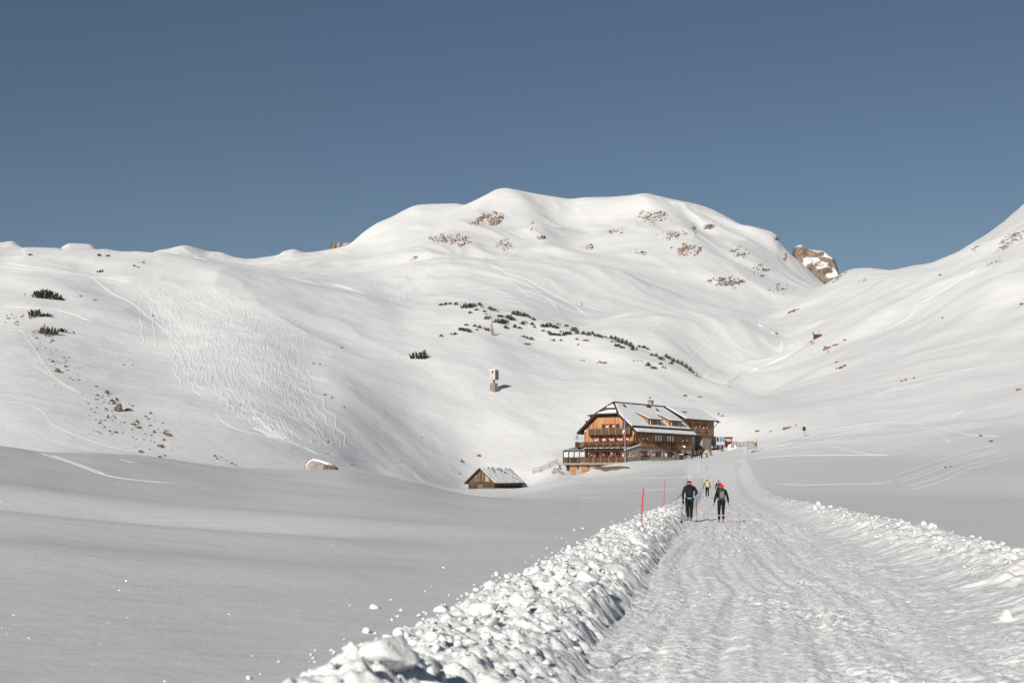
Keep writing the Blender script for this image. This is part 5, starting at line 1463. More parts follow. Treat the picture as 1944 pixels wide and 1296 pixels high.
for y in (-1.25, 1.05):
    t_ = MB(); prof_ = [(-2.7, .45), (-2.2, .05), (2.4, .05), (3.0, .5), (2.5, .85), (-2.3, .85)]
    t_.slab([(a, y - .3, b) for a, b in prof_], (0, .6, 0)); t_.build('track', M_BLACK, sg)
    for x in (-1.9, -.9, .1, 1.1, 2.1): MB().tube([(x, y - .33, .42), (x, y - .29, .42)], .3, 10).build('wheel', M_STEEL, sg)
MB().slab([(-3.6, -1.6, .1), (-3.1, -1.6, .0), (-3.0, -1.6, 1.2), (-3.5, -1.6, 1.3)], (0, 3.2, 0)).build('blade', M_BLACK, sg)
# snowed-over lump with yellow and rusty things beside it
p = hit(1389, 852, 285)
v_, f_ = lumpy(3, 77, .22, .8, .4)
lump_o = empty('snowed_gear', p, 'snow-covered heap with yellow and rusty gear beside the groomer', 'gear heap')
obj_from('snow_cover', mesh_np('snow_cover', v_, f_, M_BERM), lump_o, (0, 0, .4), None, (1.1, .9, .75))
MB().beam((-.5, -.95, .2), (-.1, -.9, 1.0), .18, .18).build('bar', plain('yellow_paint', (.6, .36, .04)), lump_o)
MB().beam((-.1, -.95, .9), (.35, -.92, .45), .16, .16).beam((0, -1.0, .3), (.3, -.95, .95), .14, .14).build('bracket', plain('rust', (.25, .08, .05)), lump_o)

# earth bank with boulders right of the door, rocks by the basement, brown patch below the veranda
def mound(name, u, v, ymin, w, h, d, mat, label, cat, seed, sub=3):
    q = hit(u, v, ymin); s = q.y / FOC
    vv, ff = lumpy(sub, seed, .25, 1.0, .5)
    o = obj_from(name, mesh_np(name, vv, ff, mat), None, (q.x, q.y + d * .3, q.z + h * s * .15), None, (w * s / 2, d, h * s))
    return tag(o, label, cat)
M_BANK = rock_material('tan_bank', (.30, .21, .14), (.50, .38, .27), .90, .98, 1.2)
mound('earth_bank', 1333, 863, 290, 34, 11, 1.2, M_BANK, 'tan earth and stone bank behind the leaning skis', 'earth bank', 201)
for i, (u, v, w, h) in enumerate([(1341, 857, 9, 6), (1347, 860, 8, 6), (1350, 864, 6, 4), (1323, 853, 8, 6), (1337, 853, 7, 4)]):
    mound('stone', u, v, 290, w, h, .5, M_ROCK, 'brown stone set in the earth bank right of the hut', 'stone', 210 + i, 2)['group'] = 'stones in the earth bank'
for i, (u, v, w, h) in enumerate([(1052, 899, 9, 6), (1059, 897, 9, 7), (1066, 900, 8, 6), (1055, 893, 10, 5), (1062, 891, 8, 4), (1049, 897, 5, 4), (1070, 901, 6, 4)]):
    mound('stone', u, v, 280, w, h, .5, M_BOULDER, 'snow-capped stone heaped at the left foot of the veranda', 'stone', 220 + i, 2)['group'] = 'stones at the left foot of the veranda'
# bare earth showing through on the snow mound
V, F = [], []
cols, rows = 34, 8
for j in range(rows):
    for i in range(cols):
        u = 1124 + (1196 - 1124) * i / (cols - 1)
        f = (u - 1124) / 72.0
        top = 886.2 - 1.6 * math.sin(f * 3.14) - 1.2 * math.sin(f * 11) * .4 + (1.0 if f < .1 else 0)
        bot = 886.5 + 8.6 * math.sin(min(1, f * 1.25 + .06) * 2.75) ** .9 * (1 - .25 * math.sin(f * 9) ** 2)
        bot = max(bot, top + .3)
        q = hit(u, top + (bot - top) * j / (rows - 1), 262)
        V.append((q.x, q.y, q.z + (.12 if 0 < j < rows - 1 and 0 < i < cols - 1 else -.05) + .05 * math.sin(i * 2.3 + j * 1.7)))
tag(obj_from('bare_earth', mesh_np('bare_earth', np.array(V), grid_faces(rows, cols), M_EARTH)), 'brown patch of bare earth showing through the snow mound below the veranda', 'bare earth')
# snow-covered sledge frame and stone on the mound before the terrace
p = hit(1229, 871, 270)
sf = empty('snowy_frame', p, 'snow-covered bent frame lying on the mound before the terrace railing', 'frame')
MB().tube([(-.7, 0, .1), (-.3, 0, .75), (.2, 0, .85), (.5, 0, .4)], [.09, .1, .1, .08], 7).build('rail', M_BERM, sf, smooth=True)
MB().tube([(-.55, .3, .0), (-.1, .3, .55), (.3, .3, .3)], [.08, .08, .08], 7).build('rail', W_DARK, sf, smooth=True)
mound('stone', 1237, 873, 270, 8, 6, .5, M_ROCK, 'brown stone with a snow cap right of the snowy frame', 'stone', 231, 2)
# wooden tub, lamp post, benches, skis
p = hit(1288, 872.5, 285)
tb = empty('wooden_trough', p, 'dark wooden trough standing before the hut door', 'trough', rz=math.radians(12))
MB().bx(-.85, .1, -.5, .5, 0, 1.15).build('wood_half', W_MID, tb); MB().bx(.12, .95, -.5, .5, 0, 1.1).build('dark_half', M_BLACK, tb)
MB().bx(.1, .97, -.5, .5, 1.1, 1.22).build('snow_cap', M_ROOFSNOW, tb)
p = hit(1295.5, 872, 285)
lp_ = empty('wood_lantern', p, 'tall grey post with a dark hooded lantern by the hut door', 'lantern')
MB().beam((0, 0, -.3), (0, 0, 2.2), .14, .14).build('post', W_GREY, lp_)
MB().slab([(-.35, -.3, 2.2), (.35, -.3, 2.2), (.28, -.2, 1.5), (-.28, -.2, 1.5)], (0, .5, 0)).build('lantern_body', W_MID, lp_)
MB().slab([(-.5, -.4, 2.2), (.5, -.4, 2.2), (.05, -.05, 2.6), (-.05, -.05, 2.6)], (0, .7, 0)).build('hood', W_DARK, lp_)
MB().box((.35, 0, 2.72), (.5, .5, .3), 0, (0, .5, 0)).build('snow_cap', M_ROOFSNOW, lp_)
p = hit(1278.6, 871.5, 285)
st_ = empty('wooden_post', p, 'short pale wooden post left of the dark trough', 'post')
MB().beam((0, 0, -.3), (-.05, 0, 1.6), .3, .25).build('post', W_TAN, st_)
p = hit(1337.5, 871, 285)
bn = empty('bench', p, 'dark wooden bench with a white bottle at the end of the ski rack', 'bench', rz=math.radians(6))
MB().bx(-.75, .55, -.25, .25, .85, .97).build('seat', W_DARK, bn)
for x in (-.6, .42): MB().bx(x - .06, x + .06, -.2, .2, -.1, .85).build('leg', W_DARK, bn)
MB().beam((.45, -.2, .85), (.62, -.2, -.1), .09, .09).build('brace', W_DARK, bn)
bt_ = obj_from('bottle', MB().tube([(0, 0, 0), (0, 0, .35), (0, 0, .45), (0, 0, .55)], [.13, .13, .05, .05], 8).mesh('bottle', plain('pale_blue', (.45, .65, .7))), None, p + Vector((.45, 0, .97)))
tag(bt_, 'pale blue bottle standing on the bench by the skis', 'bottle')
bn2 = hit(1303, 871, 285)
b2 = empty('bench', bn2, 'long dark bench between the lantern and the leaning skis', 'bench', rz=math.radians(6))
MB().bx(-.9, 1.3, -.2, .2, .75, .87).bx(-.9, 1.3, .2, .26, .9, 1.2).build('seat', W_DARK, b2)
for x in (-.7, 1.1): MB().bx(x - .05, x + .05, -.18, .18, -.1, .75).build('leg', W_DARK, b2)
SK = [(1311.5, 862, .05, (.30, .12, .10), 'grey and red ski leaning leftmost in the ski rack'), (1314.5, 861, -.06, (.02, .20, .12), 'dark green ski second from the left in the rack'), (1317.5, 862, .10, (.10, .11, .12), 'grey ski in the middle of the rack'),
      (1321, 863, -.12, (.45, .20, .06), 'orange ski leaning beside the grey one'), (1324, 861, .04, (.05, .30, .22), 'turquoise ski right of the orange one'), (1327, 860, .14, (.60, .03, .03), 'bright red ski leaning by the seated person'), (1329, 862, -.1, (.35, .18, .08), 'brown ski rightmost in the rack')]
for i, (u, v, lean, c, lab) in enumerate(SK):
    q = hit(u, 871.2, 285)
    e = empty('ski', q, lab, 'ski')
    lean_x = lean * 1.2
    MB().slab([(-.05, 0, -.1), (.05, 0, -.1), (.06 + lean_x, .25, 1.55), (.03 + lean_x, .2, 1.8), (-.02 + lean_x, .2, 1.8), (-.06 + lean_x, .25, 1.55)], (0, .04, 0)).build('blade', plain('ski_paint_%d' % i, c), e)
    MB().box((lean_x * .45, .02, .75), (.12, .12, .34)).build('binding', M_BLACK, e)

# red snow poles along the road
def snow_pole(u0, v0, u1, v1, Y, label, r=.019, mat=None):
    b = ground(u0, Y); b = Vector((b.x, b.y, surface_z(b.x, b.y)))
    b = Vector(((u0 - CU) / FOC * Y, Y, zof(v0, Y)))
    t = Vector(((u1 - CU) / FOC * Y, Y + .05, zof(v1, Y)))
    e = empty('snow_pole', b, label, 'snow pole')
    d = t - b
    MB().tube([d * -.25, d * .97], r, 8).build('shaft', mat or M_ROPE, e)
    MB().tube([d * .97, d], [r, r * .6], 8).build('cap', plain('pole_cap', (.30, .02, .02)) if 'pole_cap' not in MATS else MATS['pole_cap'], e)
    return e
snow_pole(1217.3, 994, 1221.6, 926.5, near_ground(1217.3, 993).y, 'nearest and tallest red snow pole rising from the left bank')
snow_pole(1260.4, 957, 1262.2, 909, near_ground(1260.4, 957).y, 'second red snow pole on the left bank, behind the nearest one')
snow_pole(1314.6, 930, 1314.8, 906.5, 150, 'thin red snow pole seen just above the head of the dark-clad man', .026)
snow_pole(1353.5, 926, 1354.6, 907.5, 165, 'thin red snow pole beyond the walker with the yellow pack', .026)
snow_pole(1341.8, 904, 1342.0, 886, 215, 'thin dark pole at the left edge of the road before the hut', .03, W_DARK)
# thin dark strand on the road near the bottom edge
q0, q1 = near_ground(1112, 1268), near_ground(1240, 1246)
tm = MB(); R_ = random.Random(8); prev = None; pts_ = []
for i in range(9):
    t = i / 8; x = q0.x + (q1.x - q0.x) * t + R_.uniform(-.012, .012); y = q0.y + (q1.y - q0.y) * t + R_.uniform(-.03, .03)
    pts_.append((x, y, surface_z(x, y) + .05 + R_.uniform(-.004, .008)))
tm.tube(pts_, [.0025, .004, .003, .0045, .004, .004, .0025, .0025, .0015], 5)
tm.tube([pts_[5], Vector(pts_[5]) + Vector((.07, .10, .03))], [.003, .001], 5)
tag(tm.build('strand', W_DARK), 'thin dark strand lying across the road at the bottom edge', 'strand')

# ------------------------------------------------------------------ boulder, rocks, outcrops
q = Vector(((608 - CU) / FOC * 212, 212, 0)); q.z = zof(894, 212)
s = 212 / FOC
bd_ = empty('boulder', q, 'big pinkish boulder with a snow cap on the crest of the near dune', 'boulder')
def boulder_part(name, prof_bot, prof_top, y0, y1, mat, seed, amp=.12):
    """lofted rock: outline in pixels (x, top), extruded in depth with rounding and noise"""
    n = len(prof_top); V = []; F = []
    ny = 9
    for j in range(ny):
        f = j / (ny - 1); rr = math.sin(math.pi * (0.08 + .84 * f)) ** .45
        for i in range(n):
            x = (prof_top[i][0] - 608) * s; zt = (896 - prof_top[i][1]) * s; zb = (896 - prof_bot) * s
            for k in range(6):
                g = k / 5
                z = zb + (zt - zb) * g * (rr * .25 + .75)
                xx = x * (.80 + .2 * rr)
                yy = y0 + (y1 - y0) * f + (.5 * g * (1 if f < .5 else -1) * (1 - rr))
                if j == 0: yy += .35 * g
                p_ = Vector((xx, yy, z)); nn = mnoise.noise(p_ * .9 + Vector((seed, 0, 0))) * amp * 2 + mnoise.noise(p_ * 2.7 + Vector((seed, 5, 0))) * amp
                V.append((xx + nn * .7, yy + nn, z + nn * .5))
    idx = lambda j, i, k: (j * n + i) * 6 + k
    for j in range(ny - 1):
        for i in range(n - 1):
            F.append((idx(j, i, 5), idx(j, i + 1, 5), idx(j + 1, i + 1, 5), idx(j + 1, i, 5)))
        for k in range(5):
            F.append((idx(j, 0, k), idx(j, 0, k + 1), idx(j + 1, 0, k + 1), idx(j + 1, 0, k)))
            F.append((idx(j, n - 1, k + 1), idx(j, n - 1, k), idx(j + 1, n - 1, k), idx(j + 1, n - 1, k + 1)))
    for i in range(n - 1):
        for k in range(5):
            F.append((idx(0, i, k), idx(0, i + 1, k), idx(0, i + 1, k + 1), idx(0, i, k + 1)))
            F.append((idx(ny - 1, i, k + 1), idx(ny - 1, i + 1, k + 1), idx(ny - 1, i + 1, k), idx(ny - 1, i, k)))
    return obj_from(name, mesh_np(name, np.array(V), np.array(F), mat, smooth=False), bd_)
top_ = [(574, 889), (579, 880), (585, 873.5), (591, 872), (597, 873), (604, 875), (611, 877.5), (617, 879.5), (624, 881), (628, 884), (632, 888)]
boulder_part('rock_face', 902, top_, 0.0, 3.4, M_BOULDER, 3)
boulder_part('dark_rock_end', 903, [(614, 886), (618, 883), (624, 882.5), (630, 884), (636, 887), (640, 891), (640.5, 897)], -.7, 2.6, M_ROCK, 9)
V = []
for j in range(7):
    for i, (px, v) in enumerate([(579, 884), (582, 878), (587, 873), (593, 870.5), (601, 871.5), (609, 873.8), (617, 876.5), (623, 878.5), (628, 881), (632, 884), (635, 888)]):
        f = j / 6
        V.append(((px - 608) * s, .35 + f * 3.1, (896 - v - 1.0) * s - .22 * (2 * f - .75) ** 2 - (.0 if 0 < j < 6 else .12)))
cap = obj_from('snow_cap', mesh_np('snow_cap', np.array(V), grid_faces(7, 11), M_ROOFSNOW), bd_)
md = cap.modifiers.new('solid', 'SOLIDIFY'); md.thickness = .16; md.offset = -1

ROCKS = [mesh_np('rock', *lumpy(2, 300 + i, .34, 1.2, .8), M_ROCK, smooth=False) for i in range(7)]
M_ROCKR = rock_material('reddish_rock', (.17, .10, .075), (.34, .22, .165), .82, .95, 2.0)
ROCKSR = [mesh_np('rock', *lumpy(2, 320 + i, .34, 1.2, .8), M_ROCKR, smooth=False) for i in range(4)]
def rock(u, v, w, h, label, group=None, ymin=0, red=False, seed=0):
    q = hit(u, v, ymin); s = q.y / FOC
    r = random.Random(seed * 31 + int(u * 7))
    o = obj_from('rock', r.choice(ROCKSR if red else ROCKS), None, (q.x, q.y + w * s * .1, q.z + h * s * .12), (r.uniform(-.3, .3), r.uniform(-.3, .3), r.uniform(0, 6.3)), (w * s * .78, w * s * .65, h * s * .9))
    return tag(o, label, 'rock', group)
rock(226, 780, 13, 19, 'largest upright brown rock standing among the scatter on the left slope', ymin=180, seed=1)
for i, (u, v, w, h, lab) in enumerate([(203, 747, 8, 7, 'grey-brown rock at the top left of the left slope scatter'), (222, 760, 6, 6, 'small black rock just above the largest upright rock'), (211, 762, 8, 6, 'brown rock left of the small black rock on the left slope'), (216, 766, 6, 6, 'brown rock just below its twin above the largest upright rock'),
        (243, 779, 9, 6, 'slanting brown rock right of the largest upright rock'), (261, 812, 12, 6, 'flat dark rock in the middle of the left slope scatter'), (253, 806, 10, 5, 'slanting brown rock resting above the flat dark one'), (305, 848, 13, 9, 'jagged brown rock low in the left slope scatter'),
        (267, 858, 10, 5, 'flat brown rock alone above the dune crest'), (319, 827, 8, 8, 'grey rock at the right end of the left slope scatter'), (302, 868, 6, 4, 'dark rock touching the dune crest'), (312, 865, 6, 3, 'small dark rock right of the one touching the crest'), (109, 706, 9, 8, 'reddish rock under the bushes on the left slope')]):
    rock(u, v, w, h, lab, ymin=180, seed=i + 5)
R_ = random.Random(77)
n_ = 0
for k in range(118):
    t = R_.random()
    u = 172 + 150 * t + R_.gauss(0, 16); v = 752 + 92 * t + R_.gauss(0, 17)
    if R_.random() < .3: u, v = R_.uniform(168, 235), R_.uniform(762, 825)
    if v > 868 or u < 165: continue
    w = min(7, 1.6 + abs(R_.gauss(0, 1.9))); rock(u, v, w, w * R_.uniform(.5, 1.0), ('tiny' if w < 2.8 else 'small') + ' brown rock in the ' + ('top part' if v < 775 else 'left part' if u < 215 else 'middle' if v < 820 else 'lower right part') + ' of the left slope scatter', 'small rocks of the left slope scatter', 180, R_.random() < .25, k)
for k in range(60):
    t = R_.random()
    u = 62 + 105 * t + R_.gauss(0, 12); v = 640 + 95 * t + R_.gauss(0, 14)
    w = min(5, 1.3 + abs(R_.gauss(0, 1.3))); rock(u, v, w, w * R_.uniform(.5, .9), 'tiny dark rock in the trickle below the bushes at the left edge', 'tiny rocks below the left bushes', 180, R_.random() < .3, k)
for k in range(16):
    rock(R_.uniform(8, 45), R_.uniform(598, 618), R_.uniform(1.5, 4), R_.uniform(1.5, 3), 'tiny rock at the far left below the first bush', 'tiny rocks at the far left', 180, False, k)
for i, (u, v, w, h) in enumerate([(408, 866, 5, 6), (412, 871, 4, 3), (420, 868, 3, 2), (440, 880, 4, 3), (447, 883, 5, 3), (430, 874, 3, 2)]):
    rock(u, v, w, h, 'small brown rock at the foot of the slope left of the boulder', 'small rocks left of the boulder', 180, False, i)
SINGLE = [(235, 693, 4, 3), (252, 693, 3, 2), (380, 667, 3, 2), (648, 660, 5, 3), (595, 690, 4, 3), (607, 692, 4, 3), (616, 750, 6, 4), (630, 755, 5, 3), (653, 772, 5, 3), (622, 838, 4, 3), (457, 769, 3, 3), (667, 882, 5, 3), (909, 866, 6, 5), (877, 877, 4, 6), (873, 899, 3, 2),
          (800, 830, 3, 2), (1300, 752, 7, 4), (1328, 754, 6, 3), (1364, 787, 4, 4), (1371, 790, 4, 3), (1440, 818, 10, 3), (1464, 819, 4, 3), (1492, 814, 10, 5), (1500, 811, 6, 4), (1511, 807, 4, 2), (1862, 828, 5, 4), (1882, 838, 6, 4), (1935, 740, 8, 4), (1795, 888, 5, 4), (1805, 886, 3, 3),
          (1790, 604, 4, 3), (1785, 523, 6, 4), (1940, 578, 8, 4), (1720, 722, 5, 4), (1712, 724, 4, 4), (1735, 718, 3, 3), (290, 600, 4, 3), (180, 570, 4, 3)]
for i, (u, v, w, h) in enumerate(SINGLE):
    rock(u, v, w, h, 'small single rock ' + ('on the tracked hill on the left' if u < 590 else 'right of the ski tracks above the boulder' if u < 680 and v < 850 else 'on the snow near the log barn' if u < 920 else 'just behind the roof of the annex' if u < 1380 else 'on the flat slope beside the way marker' if u < 1520 else 'on the right-hand hill'), 'single rocks on the slopes', 150, i % 3 == 0, 900 + i)
for i, (u, v, w, h) in enumerate([(1574, 660, 14, 5), (1568, 664, 8, 4), (1572, 668, 5, 3), (1590, 655, 6, 3), (1584, 656, 6, 3), (1544, 652, 6, 3), (1541, 649, 7, 3), (1605, 646, 6, 3)]):
    rock(u, v, w, h, 'small brown rock near the tiny shelter beside the far piste', 'rocks around the tiny shelter', 480, True, 950 + i)
for i, (u, v, w, h) in enumerate([(1589, 700, 4, 4), (1597, 699, 8, 6), (1604, 695, 6, 5), (1588, 688, 4, 3), (1474, 634, 5, 4)]):
    rock(u, v, w, h, 'small black rock in the hollow right of the far piste', 'black rocks right of the far piste', 380, False, 970 + i)

SHARD = [lumpy(2, 400 + i, .38, 1.3, .9) for i in range(6)]
def outcrop(u, v, w, h, n, label, mat=None, size=3.0, slant=0.0, ymin=1300, seed=0, flat=.45, cat='rock outcrop', tilt=0.0):
    """a patch of ledges breaking through the snow"""
    r = random.Random(seed + int(u))
    items = []; org = hit(u, v, ymin); n = int(n * 1.6)
    for k in range(n):
        a = r.uniform(0, 6.28); d = r.random() ** .6
        du, dv = math.cos(a) * d * w / 2, math.sin(a) * d * h / 2
        uu = u + du; vv = v + dv - slant * du
        q = hit(uu, vv, ymin); sc = q.y / FOC
        sz = 1.25 * size * r.uniform(.35, 1.25) * (1.25 - .6 * d) * sc
        vv_, ff_ = r.choice(SHARD)
        items.append((vv_, ff_, (sz * r.uniform(.8, 2.1), sz * .8, sz * flat * r.uniform(.6, 1.3)), rotm(r.uniform(-.35, .1), tilt + r.uniform(-.3, .3), r.uniform(-.5, .5)), (q.x - org.x, q.y - org.y, q.z - org.z + sz * .05)))
    V, F = scatter_mesh(items)
    o = obj_from('rock_outcrop', mesh_np('rock_outcrop', V, F, mat or M_CLIFF, smooth=False), None, org)
    return tag(o, label, cat)
OUT = [(936, 416, 50, 20, 34, 'orange rock ledges highest on the face below the main summit', M_CLIFF, 4.6, -.08), (905, 424, 34, 14, 16, 'small broken ledges left of the orange summit ledges', M_CLIFF, 3.0, .1), (838, 452, 40, 14, 26, 'dark ledge at the left end of the rock band under the summit', M_CLIFFD, 4.2, .05),
       (872, 456, 46, 20, 34, 'broad patch of ledges in the middle of the rock band under the summit', M_CLIFF, 3.2, .1), (958, 465, 34, 26, 26, 'scattered tan ledges below the orange summit ledges', M_CLIFF, 2.8, .0), (1027, 450, 14, 10, 8, 'dark knob of rock with a shadow right of the summit ridge', M_CLIFFD, 4.5, 0),
       (1116, 468, 26, 9, 16, 'brown ledge alone on the smooth face between the two summits', M_CLIFFD, 3.2, .1), (1240, 412, 56, 24, 36, 'scattered ledges high on the right-hand summit', M_CLIFF, 2.8, -.1), (1276, 446, 50, 20, 32, 'tan ledges in the middle of the right-hand summit face', M_CLIFF, 3.0, .2),
       (1304, 474, 48, 18, 34, 'big orange cliff band low on the right-hand summit face', M_CLIFF, 4.6, -.05), (1318, 432, 14, 22, 14, 'narrow vertical ledge above the big orange cliff band', M_CLIFFD, 3.0, 0), (1352, 430, 30, 10, 14, 'slanting ledge near the right shoulder of the summit', M_CLIFFD, 2.8, -.4),
       (1384, 535, 76, 20, 60, 'wide dark rock band at the foot of the mountain on the right', M_CLIFFD, 3.8, .05), (1445, 514, 40, 24, 34, 'speckled grey rocks above the right end of the dark rock band', M_CLIFFD, 2.2, .1), (1484, 548, 44, 20, 26, 'small dark rocks low on the mountain near the rock tower', M_CLIFFD, 2.4, .1),
       (1404, 480, 40, 30, 20, 'sparse specks of rock below the right shoulder', M_CLIFFD, 1.7, 0), (1474, 452, 14, 12, 12, 'dark rim of rock on the right edge of the summit skyline', M_CLIFFD, 2.8, 0), (1491, 490, 10, 14, 10, 'small rock knobs on the steep right skyline of the mountain', M_CLIFF, 2.6, 0),
       (1215, 480, 40, 12, 12, 'faint scattered rocks on the lower left of the right-hand summit', M_CLIFFD, 1.8, 0), (1170, 440, 50, 14, 12, 'faint specks of rock above the lone brown ledge', M_CLIFFD, 1.5, .2), (1010, 425, 20, 26, 10, 'line of tiny rocks on the shaded right side of the summit ridge', M_CLIFFD, 1.6, -.9)]
def ledge_patch(u, v, w, h, label, mat, slant=0.0, seed=0, amp=1.0, dens=0.0, ymin=1350, cat='rock outcrop'):
    """jagged strata breaking through the snow: a draped sheet of rock that surfaces only where its ridges outgrow the snow"""
    w *= 1.35; h *= 1.5
    nu, nv = max(10, int(w / 1.1)), max(8, int(h / 0.9))
    us = np.linspace(-w / 2, w / 2, nu); vs_ = np.linspace(h / 2, -h / 2, nv)
    org = hit(u, v, ymin); V = []
    DU, DV = np.meshgrid(us, vs_)
    R2 = (DU / (w / 2)) ** 2 + (DV / (h / 2)) ** 2
    A = DU + .5 * DV; B = DV + slant * DU
    f = (1 - 1.6 * np.abs(pn(A / 11 + .4 * pn(A / 6, B / 6, seed + 5), B / 3.6, seed))) * .55 + .35 * pn(A / 5, B / 2.0, seed + 1) + .45 * pn(A / 16, B / 9, seed + 2) + .2 * pn(A / 2.2, B / 1.4, seed + 3)
    e = f - .26 + dens - .62 * R2
    edge = np.ones_like(e); edge[0] = edge[-1] = 0; edge[:, 0] = edge[:, -1] = 0
    for j in range(nv):
        for i in range(nu):
            q = hit(u + DU[j, i], v + DV[j, i], ymin); sc = q.y / FOC
            z = np.clip(e[j, i], -.6, .8) * amp * 5.5 * sc if edge[j, i] else -1.5 * sc
            V.append((q.x - org.x, q.y - org.y - max(z, 0) * .55, q.z - org.z + z))
    o = obj_from('rock_outcrop', mesh_np('rock_outcrop', np.array(V), grid_faces(nv, nu), mat, smooth=False), None, org)
    return tag(o, label, cat)
for i, (u, v, w, h, n, lab, mt, sz, sl) in enumerate(OUT):
    ledge_patch(u, v, w, h, lab, M_LEDGE if mt is M_CLIFF else M_LEDGED, -sl, 700 + i * 7, .6 + sz * .12, (.16 if sz > 4 else .05 if sz > 2.5 else -.08))
outcrop(786, 491, 14, 5, 8, 'small tilted ledge at the left end of the smooth shoulder below the summit', M_CLIFFD, 2.6, .4, 900, 91)
outcrop(1594, 525, 36, 8, 22, 'diagonal streak of dark rocks on the ridge right of the rock tower', M_CLIFFD, 1.9, .75, 800, 92)
outcrop(1640, 532, 30, 7, 12, 'faint diagonal streak of rocks in the middle of the right ridge', M_CLIFFD, 1.5, .5, 800, 93)
outcrop(1680, 540, 34, 8, 18, 'brown diagonal streak of rocks further right on the ridge', M_CLIFFD, 1.9, .45, 800, 94)
outcrop(1722, 530, 50, 8, 18, 'sparse diagonal streak of rocks nearest the big right-hand hill', M_CLIFFD, 1.5, .4, 800, 95)
outcrop(1508, 590, 20, 6, 14, 'small streak of rocks where the two ridges meet', M_CLIFFD, 2.4, .5, 700, 96)
outcrop(1925, 452, 56, 22, 44, 'dark diagonal ledges high on the right-hand hill by the picture edge', M_CLIFFD, 2.6, .35, 500, 97)
outcrop(1905, 470, 40, 10, 26, 'second row of dark ledges below the first on the right-hand hill', M_CLIFFD, 2.4, .4, 500, 98)
outcrop(1890, 497, 34, 7, 18, 'lowest row of dark ledges on the right-hand hill', M_CLIFFD, 2.2, .35, 500, 99)
for i, (u, v) in enumerate([(1846, 474), (1850, 472), (1853, 469), (1857, 468), (1851, 476)]): rock(u, v, 3.5, 2.5, 'small dark rock just below the skyline of the right-hand hill', 'rocks below the skyline of the right-hand hill', 500, False, 990 + i)
for i, (u, v, w, h, n, lab) in enumerate([(92, 637, 30, 8, 14, 'rubble under the lowest bush at the left edge'), (70, 634, 14, 18, 10, 'rubble left of the lowest bush at the left edge'), (60, 602, 14, 12, 8, 'rubble left of the bare bush above it')]):
    for k in range(n):
        rock(u + R_.uniform(-.5, .5) * w, v + R_.uniform(-.5, .5) * h, R_.uniform(2.0, 4.5), R_.uniform(1.5, 3.5), 'small reddish rock in the ' + lab, lab, 180, True, 2000 + i * 40 + k)
for i, (u, v) in enumerate([(1203, 686), (1207, 684), (1211, 685.5), (1216, 684), (1219, 687)]): rock(u, v, 3, 2, 'tiny dark stone on the open mound below the bushy ridge', 'tiny stones below the bushy ridge', 280, False, 980 + i)

# rock tower behind the right shoulder, small pinnacles left of the mountain
def tower(name, outline, Y, depth, label, mat, cat, nu=34, nv=26, rough=15.0, seed=1):
    """outline: (u, v_top) left to right; base sinks behind the ridge in front"""
    us = np.linspace(outline[0][0], outline[-1][0], nu); vt = np.interp(us, [a for a, b in outline], [b for a, b in outline])
    vb = max(vt) + 26
    V = []; F = []
    nd = 11
    for j in range(nd):
        f = j / (nd - 1); prof = math.sin(math.pi * (.10 + .80 * f)) ** .55
        for i, u in enumerate(us):
            e = min(1, (u - us[0]) / (us[-1] - us[0]) * 6 + .15, (us[-1] - u) / (us[-1] - us[0]) * 6 + .15)
            for k in range(nv):
                g = k / (nv - 1)
                v = vb + (vt[i] - vb) * g * (.55 + .45 * prof)
                y = Y + (f - .5) * depth * (1 - .55 * g ** 1.5) * (e ** .5)
                x = (u - CU) / FOC * Y; z = zof(v, Y)
                p_ = Vector((x, y, z)) * .028
                nn = mnoise.noise(p_ + Vector((seed, 0, 0))) * rough + mnoise.noise(p_ * 2.3 + Vector((0, seed, 0))) * rough * .6 + abs(mnoise.noise(p_ * 5.5)) * rough * .35
                V.append((x + nn * .18, y + nn * (1 if f < .5 else -.5), z + nn * .12 * (1 - g)))
    idx = lambda j, i, k: (j * nu + i) * nv + k
    for j in range(nd - 1):
        for i in range(nu - 1): F.append((idx(j, i, nv - 1), idx(j, i + 1, nv - 1), idx(j + 1, i + 1, nv - 1), idx(j + 1, i, nv - 1)))
        for k in range(nv - 1):
            F.append((idx(j, 0, k), idx(j, 0, k + 1), idx(j + 1, 0, k + 1), idx(j + 1, 0, k)))
            F.append((idx(j, nu - 1, k + 1), idx(j, nu - 1, k), idx(j + 1, nu - 1, k), idx(j + 1, nu - 1, k + 1)))
    for i in range(nu - 1):
        for k in range(nv - 1):
            F.append((idx(0, i, k), idx(0, i + 1, k), idx(0, i + 1, k + 1), idx(0, i, k + 1)))
            F.append((idx(nd - 1, i, k + 1), idx(nd - 1, i + 1, k + 1), idx(nd - 1, i + 1, k), idx(nd - 1, i, k)))
    V = np.array(V); org = V.mean(0); org[2] = V[:, 2].min()
    o = obj_from(name, mesh_np(name, V - org, np.array(F), mat, smooth=False), None, org)
    return tag(o, label, cat)
M_TOWER = rock_material('tower_rock', (.12, .095, .078), (.36, .265, .20), .60, .78, 0.11, 'World', 2.5)
tower('rock_tower', [(1504, 486), (1505, 473), (1509, 469.5), (1516, 466.5), (1521, 468.5), (1527, 471.5), (1530, 474.5), (1538, 475.5), (1547, 476.5), (1558, 477), (1566, 480), (1573, 486), (1580, 492), (1585, 500), (1587, 512), (1588.5, 521)], 2420, 130,
      'snow-streaked orange rock tower rising behind the right shoulder of the mountain', M_TOWER, 'rock tower', seed=4)
